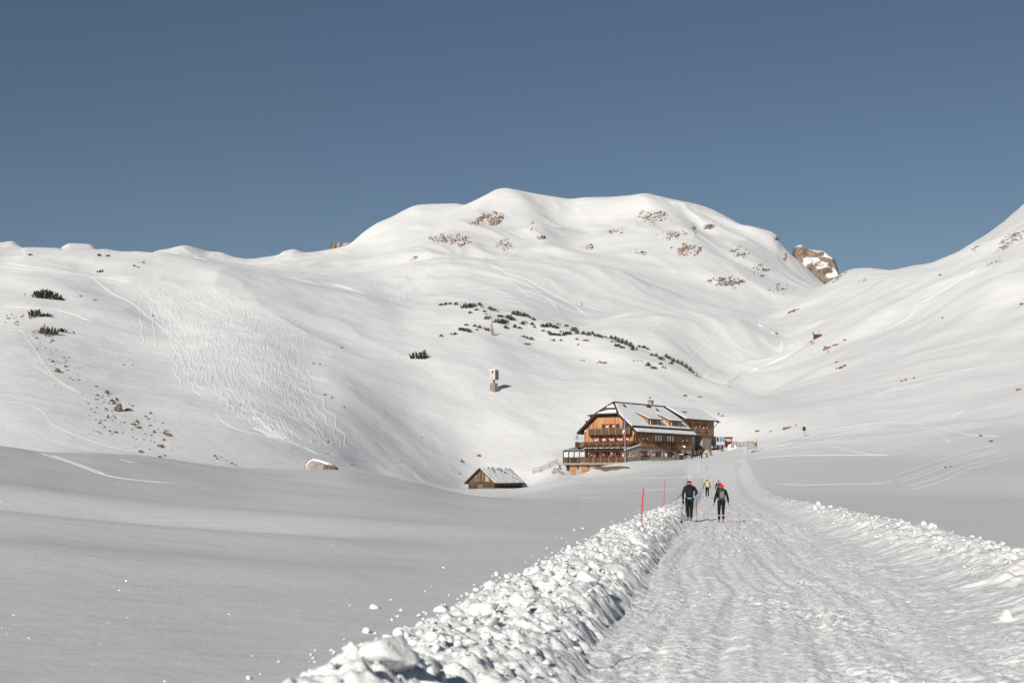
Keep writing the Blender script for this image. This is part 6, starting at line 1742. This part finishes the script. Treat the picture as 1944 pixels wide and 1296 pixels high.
for i, (ol, lab) in enumerate([([(627, 474), (628, 463), (632, 460), (635, 459.5), (637, 466), (638, 474)], 'tallest tan rock pinnacle on the left skyline of the mountain'), ([(639, 474), (640, 465), (643, 460), (646, 462), (647, 474)], 'thin rock pinnacle right of the tallest one on the skyline'),
                              ([(648, 474), (650, 464), (655, 462), (661, 461), (668, 460), (670, 470)], 'low snowy rock pinnacle rightmost of three on the left skyline')]):
    tower('rock_pinnacle', ol, 2310, 26, lab, M_CLIFF, 'rock pinnacle', nu=10, nv=10, rough=4.0, seed=20 + i)

# ------------------------------------------------------------------ dwarf pines, bare larches
M_PINE = varied('pine_needles', (0.036, 0.042, 0.022), (0.11, 0.112, 0.062), nscale=2.5, rough=.8, bump=0, per_object=.35)
M_BARK = varied('bark', (.06, .045, .035), (.13, .10, .08), nscale=5.0, rough=.9)
M_LARCH = varied('larch_twig', (.13, .085, .05), (.24, .165, .10), nscale=5.0, rough=.9)
def pine_shoot(mb, base, d, L, r, rnd):
    """one upright needle brush: bark stem and spiky needle whorls"""
    d = d.normalized(); side = d.cross(Vector((0.3, 1, .2))).normalized(); up2 = d.cross(side)
    nw = max(4, int(L / .13))
    for w in range(nw):
        f = (w + .4) / nw; c = base + d * L * (.12 + .88 * f)
        rr = r * (1.1 - .55 * f) * (1 if f > .2 else .6)
        for k in range(6):
            a = k * 1.047 + w * .6 + rnd.uniform(-.3, .3)
            o = (side * math.cos(a) + up2 * math.sin(a))
            tip = c + o * rr * rnd.uniform(.75, 1.15) + d * rr * 1.0
            b = o.cross(d) * r * .24
            mb.add([c - b, c + b, tip], [(0, 1, 2)], 1)
    mb.beam(base, base + d * L, .045, .045, 0)
def pine_bush(seed, n, wid, hgt, dep=None):
    r = random.Random(seed); mb = MB()
    for k in range(n):
        x = r.gauss(0, .42) * wid / 2 * 1.1; y = r.gauss(0, .4) * (dep or wid * .5) / 2
        e = max(0, 1 - (x / (wid / 2)) ** 2)
        L = hgt * (.35 + .55 * e) * r.uniform(.6, 1.15)
        d = Vector((x / wid * .9 + r.uniform(-.25, .25), r.uniform(-.3, .3), 1.0))
        pine_shoot(mb, Vector((x, y, -.12)), d, L, .27 * r.uniform(.8, 1.3), r)
    for k in range(max(2, n // 5)):          # snow caught between the shoots
        x = r.gauss(0, .45) * wid / 2; y = r.gauss(0, .4) * (dep or wid * .5) / 2; e = max(.1, 1 - (x / (wid / 2)) ** 2)
        q = r.uniform(.12, .30); z = hgt * e * r.uniform(.1, .6)
        mb.add([(x - q, y, z), (x + q, y, z), (x, y - q, z), (x, y + q, z), (x, y, z + q * .7), (x, y, z - q * .5)], [(0, 2, 4), (2, 1, 4), (1, 3, 4), (3, 0, 4), (2, 0, 5), (1, 2, 5), (3, 1, 5), (0, 3, 5)], 2)
    return mb.mesh('dwarf_pine', [M_BARK, M_PINE, M_BERM])
PINES = [pine_bush(500 + i, n, w, h) for i, (n, w, h) in enumerate([(30, 3.2, 1.5), (19, 2.0, 1.2), (11, 1.2, 1.0), (42, 4.2, 1.7), (8, .9, .8)])]
PINEW = [3.2, 2.0, 1.2, 4.2, .9]; PINEH = [1.5, 1.2, 1.0, 1.7, .8]
def pine(u, v, w, h, label, group=None, ymin=260, seed=0, variant=None):
    q = hit(u, v, ymin); s = q.y / FOC; r = random.Random(seed * 17 + int(u * 3))
    k = variant if variant is not None else (3 if w > 18 else 0 if w > 11 else 1 if w > 7 else r.choice((2, 4)))
    o = obj_from('dwarf_pine', PINES[k], None, (q.x, q.y, q.z), (0, 0, r.choice((0, math.pi)) + r.uniform(-.4, .4)), (w * s / PINEW[k] * 1.1, w * s / PINEW[k], h * s / PINEH[k] * 1.25))
    return tag(o, label, 'dwarf pine', group)
big1 = pine_bush(550, 150, 8.6, 2.3, 2.6)
q = hit(88, 567, 300); s = q.y / FOC
tag(obj_from('dwarf_pine', big1, None, q, (0, .12, 0), (60 * s / 8.6,) * 2 + (18 * s / 2.5 * 1.15,)), 'largest dark dwarf pine, uppermost at the left edge', 'dwarf pine')
pine(64, 601, 20, 14, 'sparse dwarf pine half under snow below the largest one', ymin=200, variant=0); pine(74, 598, 10, 10, 'small dwarf pine right of the sparse half-buried one', ymin=200)
pine(88, 601, 24, 6, 'low straggling dwarf pine right of the half-buried ones', ymin=200, variant=3)
pine(96, 634, 30, 12, 'dark dwarf pine in the lowest clump at the left edge', ymin=200, variant=3); pine(79, 634, 10, 12, 'narrow dwarf pine left in the lowest clump at the left edge', ymin=200)
pine(116, 630, 20, 6, 'low pine branch pointing right from the lowest clump', ymin=200, variant=1); pine(139, 633, 5, 4, 'lone tiny dwarf pine right of the lowest clump at the left', ymin=200)
pine(793, 681, 32, 12, 'round dwarf pine alone on the slope left of the box tower', ymin=280, variant=3); pine(806, 679, 12, 13, 'upright right wing of the lone round pine on the slope', ymin=280, variant=1)
MOUND = [(838, 580, 10, 4), (846, 579, 8, 5), (855, 578, 7, 5), (866, 579, 9, 5), (886, 585, 26, 9), (898, 583, 14, 8), (911, 580, 9, 6), (915, 584, 6, 4), (930, 587, 10, 5), (937, 590, 12, 5), (943, 592, 6, 4), (905, 589, 9, 3), (893, 595, 8, 4), (920, 592, 8, 3), (922, 597, 5, 3),
         (948, 614, 26, 9), (958, 613, 16, 7), (950, 602, 14, 5), (924, 606, 10, 6), (930, 604, 6, 5), (966, 605, 14, 8), (972, 608, 14, 6), (979, 598, 16, 9), (987, 600, 14, 8), (995, 601, 10, 7), (1002, 602, 8, 6), (1008, 606, 7, 6), (1013, 608, 6, 5), (992, 616, 10, 6), (998, 613, 6, 4), (977, 622, 9, 6), (987, 624, 8, 4), (962, 624, 9, 5), (958, 622, 6, 5), (1010, 617, 9, 5), (1014, 622, 6, 4),
         (876, 627, 14, 6), (885, 629, 12, 7), (892, 631, 9, 6), (886, 618, 9, 3), (901, 620, 8, 4), (910, 623, 9, 5), (905, 627, 5, 3), (920, 626, 7, 5), (926, 628, 9, 5), (838, 639, 8, 4), (858, 636, 7, 4), (864, 635, 8, 4), (993, 640, 7, 4), (1001, 643, 7, 5), (1009, 645, 9, 5), (1000, 654, 14, 3), (1050, 647, 6, 4), (1065, 647, 5, 4),
         (1033, 621, 16, 7), (1042, 620, 12, 8), (1052, 622, 12, 6), (1058, 624, 8, 5), (1060, 617, 6, 4), (1076, 620, 9, 4), (1048, 636, 16, 5), (1058, 637, 14, 5), (1042, 632, 8, 4), (1066, 632, 6, 5), (1078, 635, 14, 7), (1090, 629, 14, 9), (1095, 634, 9, 6), (1070, 637, 10, 4), (1032, 629, 7, 4), (1108, 635, 10, 6), (1117, 637, 9, 7), (1125, 635, 8, 6), (1133, 639, 12, 6), (1142, 641, 8, 5), (1150, 643, 6, 6), (1096, 645, 6, 4), (1112, 647, 12, 3), (1098, 655, 4, 3),
         (1160, 643, 8, 7), (1168, 645, 9, 7), (1174, 650, 10, 8), (1182, 652, 10, 9), (1190, 655, 10, 9), (1198, 659, 10, 9), (1201, 665, 9, 8), (1172, 658, 12, 6), (1182, 661, 10, 4), (1213, 659, 8, 4), (1222, 661, 10, 5), (1230, 664, 6, 5), (1237, 675, 8, 4), (1246, 677, 8, 6), (1255, 683, 12, 7), (1265, 679, 8, 7), (1271, 682, 9, 6), (1278, 687, 8, 7), (1287, 690, 9, 7), (1295, 694, 8, 8), (1303, 699, 8, 8), (1311, 705, 8, 8), (1318, 711, 7, 7), (1325, 716, 6, 5), (1230, 695, 10, 7), (1241, 700, 12, 5), (1260, 699, 7, 4), (1254, 692, 8, 4), (1274, 691, 7, 5), (1139, 689, 7, 4), (1148, 690, 6, 4), (1106, 685, 6, 2), (1163, 650, 7, 4), (1208, 664, 6, 4)]
NAMED = {4: 'dense dwarf pine at the left end of the bushy ridge', 15: 'long dense dwarf pine just right of the bare larch', 22: 'tall dwarf pine standing on the ridge crest above the larch', 54: 'dense dwarf pine in the middle of the bushy ridge', 65: 'round dwarf pine with snow on top in the middle of the ridge', 87: 'steep dense dwarf pine clump on the right flank of the mound'}
for i, (u, v, w, h) in enumerate(MOUND):
    where = ('at the left end of the bushy ridge' if u < 925 else 'around the bare larch on the bushy ridge' if u < 975 else 'on the left crest of the bushy ridge' if u < 1025 else
             'in the middle of the bushy ridge' if u < 1105 else 'right of the middle of the bushy ridge' if u < 1158 else 'on the steep right flank of the mound' if u < 1220 else 'low on the right flank of the mound above the hut')
    what = 'tiny' if w < 7 else 'flat spreading' if w > 1.9 * h else 'small upright'
    pine(u, v, w, h, NAMED.get(i, what + ' dwarf pine ' + where), None if i in NAMED else 'dwarf pines ' + where, 300, i)
for i, (u, v, w, h) in enumerate([(188, 486, 9, 4), (205, 487, 6, 4), (255, 506, 5, 4), (262, 508, 4, 3), (188, 517, 6, 4), (193, 516, 5, 5), (272, 499, 4, 3), (153, 563, 4, 3), (57, 485, 8, 3)]):
    pine(u, v, w, h, 'tiny dark dwarf pine near the crest of the tracked hill', 'tiny pines near the crest of the tracked hill', 300, i)

def larch(u, v, hpx, label, ymin, seed):
    q = hit(u, v, ymin); s = q.y / FOC; Ht = hpx * s; r = random.Random(seed)
    e = empty('larch_tree', q, label, 'tree')
    MB().tube([(0, 0, -.3), (.05, 0, Ht * .5), (.0, 0, Ht)], [Ht * .030, Ht * .020, .01], 6).build('trunk', M_BARK, e)
    c = MB()
    for k in range(46):
        z = Ht * (.12 + .85 * k / 46); a = r.uniform(0, 6.28); L = Ht * .36 * (1 - z / Ht * .82) * r.uniform(.5, 1.1)
        d = Vector((math.cos(a), math.sin(a), r.uniform(-.25, .2)))
        p0 = Vector((0, 0, z)); p1 = p0 + d * L
        c.tube([p0, p0 + d * L * .5 + Vector((0, 0, -.03)), p1], [.045, .035, .012], 4)
        for t in range(7):
            b = p0.lerp(p1, .25 + .11 * t); dd = Vector((r.uniform(-1, 1), r.uniform(-1, 1), r.uniform(-.9, .4))).normalized()
            c.tube([b, b + dd * L * .24], [.028, .008], 3)
    c.build('crown', M_LARCH, e)
larch(934, 637, 27, 'bare brown larch standing alone on the bushy mound', 300, 1)
larch(84, 636, 24, 'thin bare larch rising from the lowest clump at the left edge', 200, 2)

# ------------------------------------------------------------------ people
M_SKIN = plain('skin', (.42, .22, .15), .55)
M_NAVY = plain('navy_jacket', (.014, .019, .026), .75)
M_BLK = plain('black_cloth', (.007, .007, .008), .8)
M_CHAR = plain('charcoal', (.026, .028, .031), .8)
M_PACKG = plain('grey_pack', (.13, .14, .15), .7)
M_PACKN = plain('dark_pack', (.006, .008, .014), .7)
M_YEL = plain('yellow_pack', (.62, .52, .10), .7)
M_BLUEJ = plain('grey_blue_jacket', (.13, .18, .23), .75)
M_LBLUE = plain('light_blue_cloth', (.14, .36, .58), .7)
M_REDHAT = plain('red_beanie', (.62, .02, .02), .8)
M_BOOT = plain('brown_boot', (.16, .11, .08), .8)
M_REDSHOE = plain('red_shoe', (.55, .09, .07), .7)
M_HAIR = plain('dark_hair', (.03, .02, .015), .7)
M_POLE = plain('pole_black', (.03, .03, .033), .5)

def skin_mesh(name, verts, edges, radii, mats, sub=1, root=0):
    me = bpy.data.meshes.new('tmp'); me.from_pydata([tuple(v) for v in verts], edges, [])
    o = bpy.data.objects.new('tmp', me); COL.objects.link(o)
    sk = o.modifiers.new('skin', 'SKIN'); sk.use_smooth_shade = True
    for i, r in enumerate(radii):
        d = me.skin_vertices[0].data[i]
        d.radius = r if isinstance(r, tuple) else (r, r); d.use_root = (i == root)
    if sub:
        sb = o.modifiers.new('sub', 'SUBSURF'); sb.levels = sub; sb.render_levels = sub
    dg = bpy.context.evaluated_depsgraph_get(); dg.update()
    out = bpy.data.meshes.new_from_object(o.evaluated_get(dg))
    out.name = name
    bpy.data.objects.remove(o); bpy.data.meshes.remove(me)
    out.materials.clear()
    for m in mats: out.materials.append(m)
    for p in out.polygons: p.use_smooth = True
    return out

def hand(mb, w, d, side, s=1.0):
    """palm and five bent fingers at wrist w, pointing along d"""
    d = Vector(d).normalized(); a = d.cross(Vector((0, 1, 0))).normalized() if abs(d.y) < .9 else d.cross(Vector((1, 0, 0))).normalized(); b = a.cross(d)
    w = Vector(w)
    mb.tube([w, w + d * .05 * s, w + d * .09 * s], [.028 * s, .040 * s, .036 * s], 7)
    for i in range(4):
        o = (i - 1.5) * .019 * s; L = (.070, .082, .078, .060)[i] * s
        p0 = w + d * .085 * s + b * o; p1 = p0 + d * L * .5; p2 = p1 + d * L * .4 + a * (.02 * s * side)
        mb.tube([p0, p1, p2], [.0105 * s, .010 * s, .007 * s], 5)
    t0 = w + d * .03 * s + b * .035 * s
    mb.tube([t0, t0 + b * .03 * s + d * .03 * s, t0 + b * .03 * s + d * .065 * s], [.013 * s, .012 * s, .008 * s], 5)

def person(base, height, label, jacket, trousers, shoe, hat, hands, pose, rz=0.0, group=None, detail=1, hood=False, thin=1.0, body_mat=None):
    """pose: dict of joints in metres for a 1.75 m figure facing +y; mirrored names l/r (viewer's left is -x)"""
    k = height / 1.75
    e = empty('person', base, label, 'person', group, rz)
    e.scale = (k, k, k)
    P_ = dict(pel=(0, 0, .95), sp=(0, .01, 1.13), ch=(0, .02, 1.34), nk=(0, .01, 1.49), hd=(0, .03, 1.60), ht=(0, .035, 1.70),
              lsh=(-.185, .01, 1.42), lel=(-.255, .0, 1.14), lwr=(-.265, .06, .90), rsh=(.185, .01, 1.42), rel=(.255, 0, 1.14), rwr=(.265, .06, .90),
              lhp=(-.09, 0, .90), lkn=(-.10, .03, .50), lan=(-.10, -.02, .09), rhp=(.09, 0, .90), rkn=(.10, .03, .50), ran=(.10, -.02, .09), lean=0)
    P_.update(pose)
    J = {n: Vector(v) for n, v in P_.items() if n != 'lean' and not n.endswith('_lift')}
    # body: one continuous surface
    names = ['pel', 'sp', 'ch', 'nk', 'hd', 'ht', 'lsh', 'lel', 'lwr', 'rsh', 'rel', 'rwr', 'lhp', 'lkn', 'lan', 'rhp', 'rkn', 'ran']
    ids = {n: i for i, n in enumerate(names)}
    ed = [('pel', 'sp'), ('sp', 'ch'), ('ch', 'nk'), ('nk', 'hd'), ('hd', 'ht'), ('ch', 'lsh'), ('lsh', 'lel'), ('lel', 'lwr'), ('ch', 'rsh'), ('rsh', 'rel'), ('rel', 'rwr'), ('pel', 'lhp'), ('lhp', 'lkn'), ('lkn', 'lan'), ('pel', 'rhp'), ('rhp', 'rkn'), ('rkn', 'ran')]
    rad = dict(pel=(.13, .10), sp=(.12, .09), ch=(.14, .10), nk=.058, hd=(.085, .10), ht=(.06, .07), lsh=.06, lel=.042, lwr=.030, rsh=.06, rel=.042, rwr=.030, lhp=.085, lkn=.055, lan=.040, rhp=.085, rkn=.055, ran=.040)
    me = skin_mesh('body', [J[n] for n in names], [(ids[a], ids[b]) for a, b in ed], [rad[n] for n in names], [M_SKIN], 1, 0)
    bm = bmesh.new(); bm.from_mesh(me)
    mb = MB()
    for sd, n in ((-1, 'l'), (1, 'r')):
        hand(mb, J[n + 'wr'], J[n + 'wr'] - J[n + 'el'] if n + 'hd' not in P_ else Vector(P_[n + 'hd']), sd, 1.0)
    # ears, nose, eyes, mouth
    h_ = J['hd']
    for sx in (-1, 1):
        mb.tube([h_ + Vector((sx * .083, 0, -.02)), h_ + Vector((sx * .100, -.012, .015)), h_ + Vector((sx * .085, 0, .045))], [.010, .016, .010], 6)
        mb.tube([h_ + Vector((sx * .033, .085, .015)), h_ + Vector((sx * .033, .099, .015))], [.014, .006], 6)
    mb.tube([h_ + Vector((0, .09, .02)), h_ + Vector((0, .118, -.015)), h_ + Vector((0, .095, -.03))], [.010, .016, .012], 6)
    mb.tube([h_ + Vector((-.025, .096, -.055)), h_ + Vector((.025, .096, -.055))], .006, 5)
    tmp = mb.mesh('t', M_SKIN, True); bm.from_mesh(tmp); bm.to_mesh(me); bm.free(); bpy.data.meshes.remove(tmp)
    for p in me.polygons: p.use_smooth = True
    body = obj_from('body', me, e)
    if hands:                                   # gloves
        gmesh = MB()
        for sd, n in ((-1, 'l'), (1, 'r')):
            hand(gmesh, J[n + 'wr'] + (J[n + 'wr'] - J[n + 'el']).normalized() * -.01, J[n + 'wr'] - J[n + 'el'], sd, 1.18)
            gmesh.mesh
        for n in 'lr':
            g1 = MB(); hand(g1, J[n + 'wr'], J[n + 'wr'] - J[n + 'el'], 1 if n == 'r' else -1, 1.2); obj_from('glove', g1.mesh('glove', hands, True), e)
    # jacket
    jn = ['pel', 'sp', 'ch', 'nk', 'lsh', 'lel', 'lwr', 'rsh', 'rel', 'rwr']
    jv = [J[n].copy() for n in jn]; jv[0].z -= .06
    jv[6] = J['lel'].lerp(J['lwr'], .97); jv[9] = J['rel'].lerp(J['rwr'], .97)
    jr = dict(pel=(.165, .125), sp=(.150, .115), ch=(.165, .125), nk=.075, lsh=.078, lel=.060, lwr=.046, rsh=.078, rel=.060, rwr=.046)
    sc = lambda r: (r[0] * thin, r[1] * thin) if isinstance(r, tuple) else r * thin
    je = [(0, 1), (1, 2), (2, 3), (2, 4), (4, 5), (5, 6), (2, 7), (7, 8), (8, 9)]
    obj_from('jacket', skin_mesh('jacket', jv, je, [sc(jr[n]) for n in jn], [jacket], 1, 0), e)
    # trousers
    tn = ['pel', 'lhp', 'lkn', 'lan', 'rhp', 'rkn', 'ran']
    tv = [J[n].copy() for n in tn]
    for i in (3, 6): tv[i].z += .02
    tr = dict(pel=(.150, .115), lhp=.108, lkn=.072, lan=.058, rhp=.108, rkn=.072, ran=.058)
    obj_from('trousers', skin_mesh('trousers', tv, [(0, 1), (1, 2), (2, 3), (0, 4), (4, 5), (5, 6)], [sc(tr[n]) for n in tn], [trousers], 1, 0), e)
    for n in ('lan', 'ran'):
        a = J[n]; lift = P_.get(n + '_lift', 0)
        toe = a + Vector((.01 if n == 'ran' else -.01, .17, -.055 - lift)); heel = a + Vector((0, -.055, -.045 + lift * .6))
        m_ = skin_mesh('shoe', [a + Vector((0, 0, .05)), a + Vector((0, -.01, -.03)), heel, a + Vector((0, .09, -.045 - lift * .5)), toe], [(0, 1), (1, 2), (1, 3), (3, 4)], [.055, .055, .042, .046, .034], [shoe], 1, 1)
        obj_from('shoe', m_, e)
    # hat / hair / collar
    hv = [J['hd'] + Vector((0, -.012, -.075 if hood else .015)), J['hd'] + Vector((0, -.012, .05)), J['ht'] + Vector((0, -.01, .02))]
    obj_from('hat', skin_mesh('hat', hv, [(0, 1), (1, 2)], [(.100, .108) if not hood else (.112, .118), (.102, .110), (.072, .078)], [hat], 1, 0), e)
    return e, J, k

def to_world(e, p):
    return Matrix.Translation(e.location) @ Matrix.Rotation(e.rotation_euler.z, 4, 'Z') @ Matrix.Scale(e.scale[0], 4) @ Vector(p)

def backpack(e, J, label, mat, w=.30, h=.46, d=.17, accent=None, lid=None, extra=None):
    c = J['ch'].lerp(J['sp'], .42) + Vector((0, -.12, .02))
    o = empty('backpack', to_world(e, c), label, 'backpack', rz=e.rotation_euler.z); k = e.scale[0]; o.scale = (k, k, k)
    bm_ = MB()
    n = 7
    rings = []
    for i in range(n):
        f = i / (n - 1); s_ = math.sin(math.pi * (.12 + .76 * f)) ** .4
        rings.append((f, s_))
    # rounded body: stacked super-ellipse rings
    m = 14; V = []
    for f, s_ in rings:
        for q in range(m):
            a = 2 * math.pi * q / m; ca, sa = math.cos(a), math.sin(a)
            x = abs(ca) ** .6 * (1 if ca > 0 else -1) * w / 2 * s_ * (1 - .15 * f); y = abs(sa) ** .6 * (1 if sa > 0 else -1) * d / 2 * s_ * (1.05 - .25 * f)
            V.append((x, y - .02, -h / 2 + h * f))
    F = [(i * m + q, i * m + (q + 1) % m, (i + 1) * m + (q + 1) % m, (i + 1) * m + q) for i in range(n - 1) for q in range(m)]
    F += [tuple(range(m - 1, -1, -1)), tuple(range((n - 1) * m, n * m))]
    bm_.add(V, F); bm_.build('pack_body', mat, o, smooth=True)
    if lid: MB().bx(-w * .36, w * .36, -d / 2 - .035, d * .2, h * .28, h * .40).build('pack_lid', lid, o, bevel=.015)
    MB().bx(-w * .30, w * .30, -d / 2 - .045, -d / 2 + .01, -h * .36, h * .22).build('pocket', accent or mat, o, bevel=.015)
    st = MB()
    for sx in (-1, 1):
        st.tube([(sx * w * .28, d * .4, h * .42), (sx * .12, d * .4 + .12, h * .48), (sx * .13, d * .4 + .25, h * .2), (sx * .15, d * .4 + .12, -h * .3)], .016, 5)
    st.build('strap', M_BLK, o)
    MB().tube([(-.18, .08, -h * .5), (-.1, -.01, -h * .5), (.1, -.01, -h * .5), (.18, .08, -h * .5)], .022, 5).build('hip_belt', extra or M_BLK, o)
    return o

def walking_pole(a, b, label):
    a, b = Vector(a), Vector(b)
    e = empty('walking_pole', b, label, 'walking pole'); d = a - b
    MB().tube([(0, 0, 0), d], [.008, .011], 6).build('shaft', M_POLE, e)
    MB().tube([d * .93, d * 1.06], .018, 6).build('grip', M_BLK, e)
    n = d.normalized(); MB().tube([n * .06, n * .085], [.045, .02], 8).build('basket', M_BLK, e)
    return e

def foot_point(u, v):
    """point on the packed road under a photo pixel"""
    for Y in np.geomspace(12, 260, 3000):
        x = (u - CU) / FOC * Y
        if HV - (surface_z(x, Y) - H) / Y * FOC <= v: return Vector((x, Y, surface_z(x, Y) + .02))
# the man in dark clothes with two poles
b = foot_point(1309, 989.5)
ht = (989.5 - 911.5) * b.y / FOC
man, J, k = person(b, ht, 'man in dark navy jacket and black trousers walking away with two poles', M_NAVY, M_BLK, M_BOOT, M_HAIR, M_BLK,
    dict(lsh=(-.20, .0, 1.42), lel=(-.285, -.03, 1.13), lwr=(-.27, .0, .87), rsh=(.20, .0, 1.42), rel=(.315, -.01, 1.20), rwr=(.30, .20, 1.16),
         lkn=(-.085, .05, .50), lan=(-.075, -.12, .12), rkn=(.085, .07, .50), ran=(.09, .10, .09), lan_lift=.03, pel=(0, 0, .94), nk=(0, .02, 1.49), hd=(-.005, .05, 1.60), ht=(-.005, .055, 1.70)), thin=1.09)
backpack(man, J, 'dark navy backpack with light blue cloth below it, worn by the man with poles', M_PACKN, .34, .54, .20, M_PACKN, M_PACKN)
c0 = to_world(man, (0, -.135, .985))
lb = MB(); lb.tube([(-.13, .02, .0), (-.05, -.02, -.015), (.05, -.02, .0), (.13, .02, .02)], [.028, .036, .036, .026], 7)
tag(lb.build('tied_cloth', M_LBLUE, None, c0, smooth=True), 'light blue cloth tied below the backpack of the man with poles', 'cloth')
obj_from('collar', skin_mesh('collar', [J['nk'] + Vector((0, -.01, -.04)), J['nk'] + Vector((0, .01, .105))], [(0, 1)], [.100, .104], [M_NAVY], 1, 0), man)
wl_ = to_world(man, J['lwr'] + Vector((0, .02, -.07))); walking_pole(wl_, foot_point(1293.2, 992), 'left walking pole of the man in navy, slanting outwards')
wr_ = to_world(man, J['rwr'] + Vector((-.0, .05, -.02))); walking_pole(wr_, foot_point(1323.7, 991), 'right walking pole of the man in navy, nearly upright')
# the woman with the red hat
b = foot_point(1369.5, 992.5)
ht = (992.5 - 917.6) * b.y / FOC
wom, J, k = person(b, ht, 'woman in black with a red beanie walking away on the road', M_BLK, M_BLK, M_REDSHOE, M_REDHAT, None,
    dict(lsh=(-.18, .0, 1.41), lel=(-.27, -.02, 1.12), lwr=(-.31, .04, .865), rsh=(.18, .0, 1.41), rel=(.27, -.03, 1.13), rwr=(.315, .02, .87),
         lkn=(-.10, .06, .49), lan=(-.085, .08, .09), rkn=(.085, .04, .49), ran=(.07, -.10, .11), ran_lift=.03), hood=True, thin=.97)
backpack(wom, J, 'grey backpack with a dark rim on the woman in the red beanie', M_CHAR, .33, .54, .17, M_PACKG, None, M_PACKG)
# reflective bands
for n, sx in (('lan', -1), ('ran', 1)):
    a = J[n].lerp(J[n[0] + 'kn'], .55)
    obj_from('reflective_band', MB().tube([a, a + Vector((0, 0, .018))], [.078, .078], 10).mesh('reflective_band', M_WHITE), wom)
# the walker with the yellow pack, further on
b = foot_point(1342.5, 945.5)
ht = (945.5 - 909.4) * b.y / FOC
yel, J, k = person(b, ht, 'walker in grey-blue jacket with a bright yellow backpack further along the road', M_BLUEJ, M_BLK, M_YEL, M_HAIR, M_BLUE,
    dict(lel=(-.30, -.02, 1.16), lwr=(-.31, .14, 1.02), rel=(.30, -.02, 1.16), rwr=(.30, .14, 1.02), lkn=(-.08, .06, .5), lan=(-.08, .05, .09), rkn=(.10, .03, .5), ran=(.12, -.08, .1)))
backpack(yel, J, 'bright yellow backpack on the walker further along the road', M_YEL, .30, .52, .16, M_YEL)
walking_pole(to_world(yel, J['lwr'] + Vector((-.02, .03, -.06))), foot_point(1334.5, 944), 'left pole of the walker with the yellow backpack')
walking_pole(to_world(yel, J['rwr'] + Vector((.02, .03, -.06))), foot_point(1352, 945), 'right pole of the walker with the yellow backpack')
# the one half hidden behind the red hat
b = foot_point(1364, 947)
ht = (947 - 911) * b.y / FOC
gry, J, k = person(b, ht, 'dark-haired walker with a grey pack half hidden behind the red beanie', M_BLK, M_BLK, M_BLK, M_HAIR, None, dict(lel=(-.28, -.04, 1.14), rel=(.30, .02, 1.16), rwr=(.30, .16, 1.05)))
backpack(gry, J, 'grey backpack on the walker half hidden behind the red beanie', M_PACKG, .34, .50, .18, M_CHAR)
# two walkers far off where the piste crosses the mound, and one on the slope
def far_person(u, v, hpx, ymin, label, jacket, trousers, hat):
    b = hit(u, v, ymin); ht = hpx * b.y / FOC
    return person(b, max(1.5, min(2.1, ht)), label, jacket, trousers, trousers, hat, None, {}, 0.0)
far_person(1376.4, 738.5, 7.5, 500, 'tiny walker in black where the far piste dips behind the mound', M_BLK, M_BLK, M_BLK)
far_person(1386.8, 741, 8.5, 500, 'tiny walker in blue jacket and red trousers near the far piste', plain('far_blue', (.10, .15, .22)), M_FRED, M_BLK)
far_person(1104.5, 581, 8.0, 560, 'lone tiny ski tourer climbing the slope behind the mound', M_CHAR, M_BLK, M_FRED)
far_person(1095.2, 0, 8, 560, '', M_BLK, M_BLK, M_BLK) if False else None
# someone sitting on the bench by the skis
p = hit(1331.5, 871.2, 285)
sit, J, k = person(p, 1.72, 'person in black sitting at the left end of the bench by the skis', M_BLK, M_CHAR, M_CHAR, M_HAIR, None,
    dict(pel=(0, 0, .98), sp=(0, -.02, 1.16), ch=(0, -.04, 1.36), nk=(0, -.04, 1.50), hd=(0, -.06, 1.61), ht=(0, -.06, 1.71), lhp=(-.1, -.02, .95), rhp=(.1, -.02, .95), lkn=(-.11, -.42, .62), rkn=(.11, -.42, .62), lan=(-.1, -.50, .14), ran=(.1, -.50, .14),
         lsh=(-.18, -.04, 1.43), rsh=(.18, -.04, 1.43), lel=(-.24, -.16, 1.15), rel=(.24, -.16, 1.15), lwr=(-.15, -.36, 1.06), rwr=(.15, -.36, 1.06)))
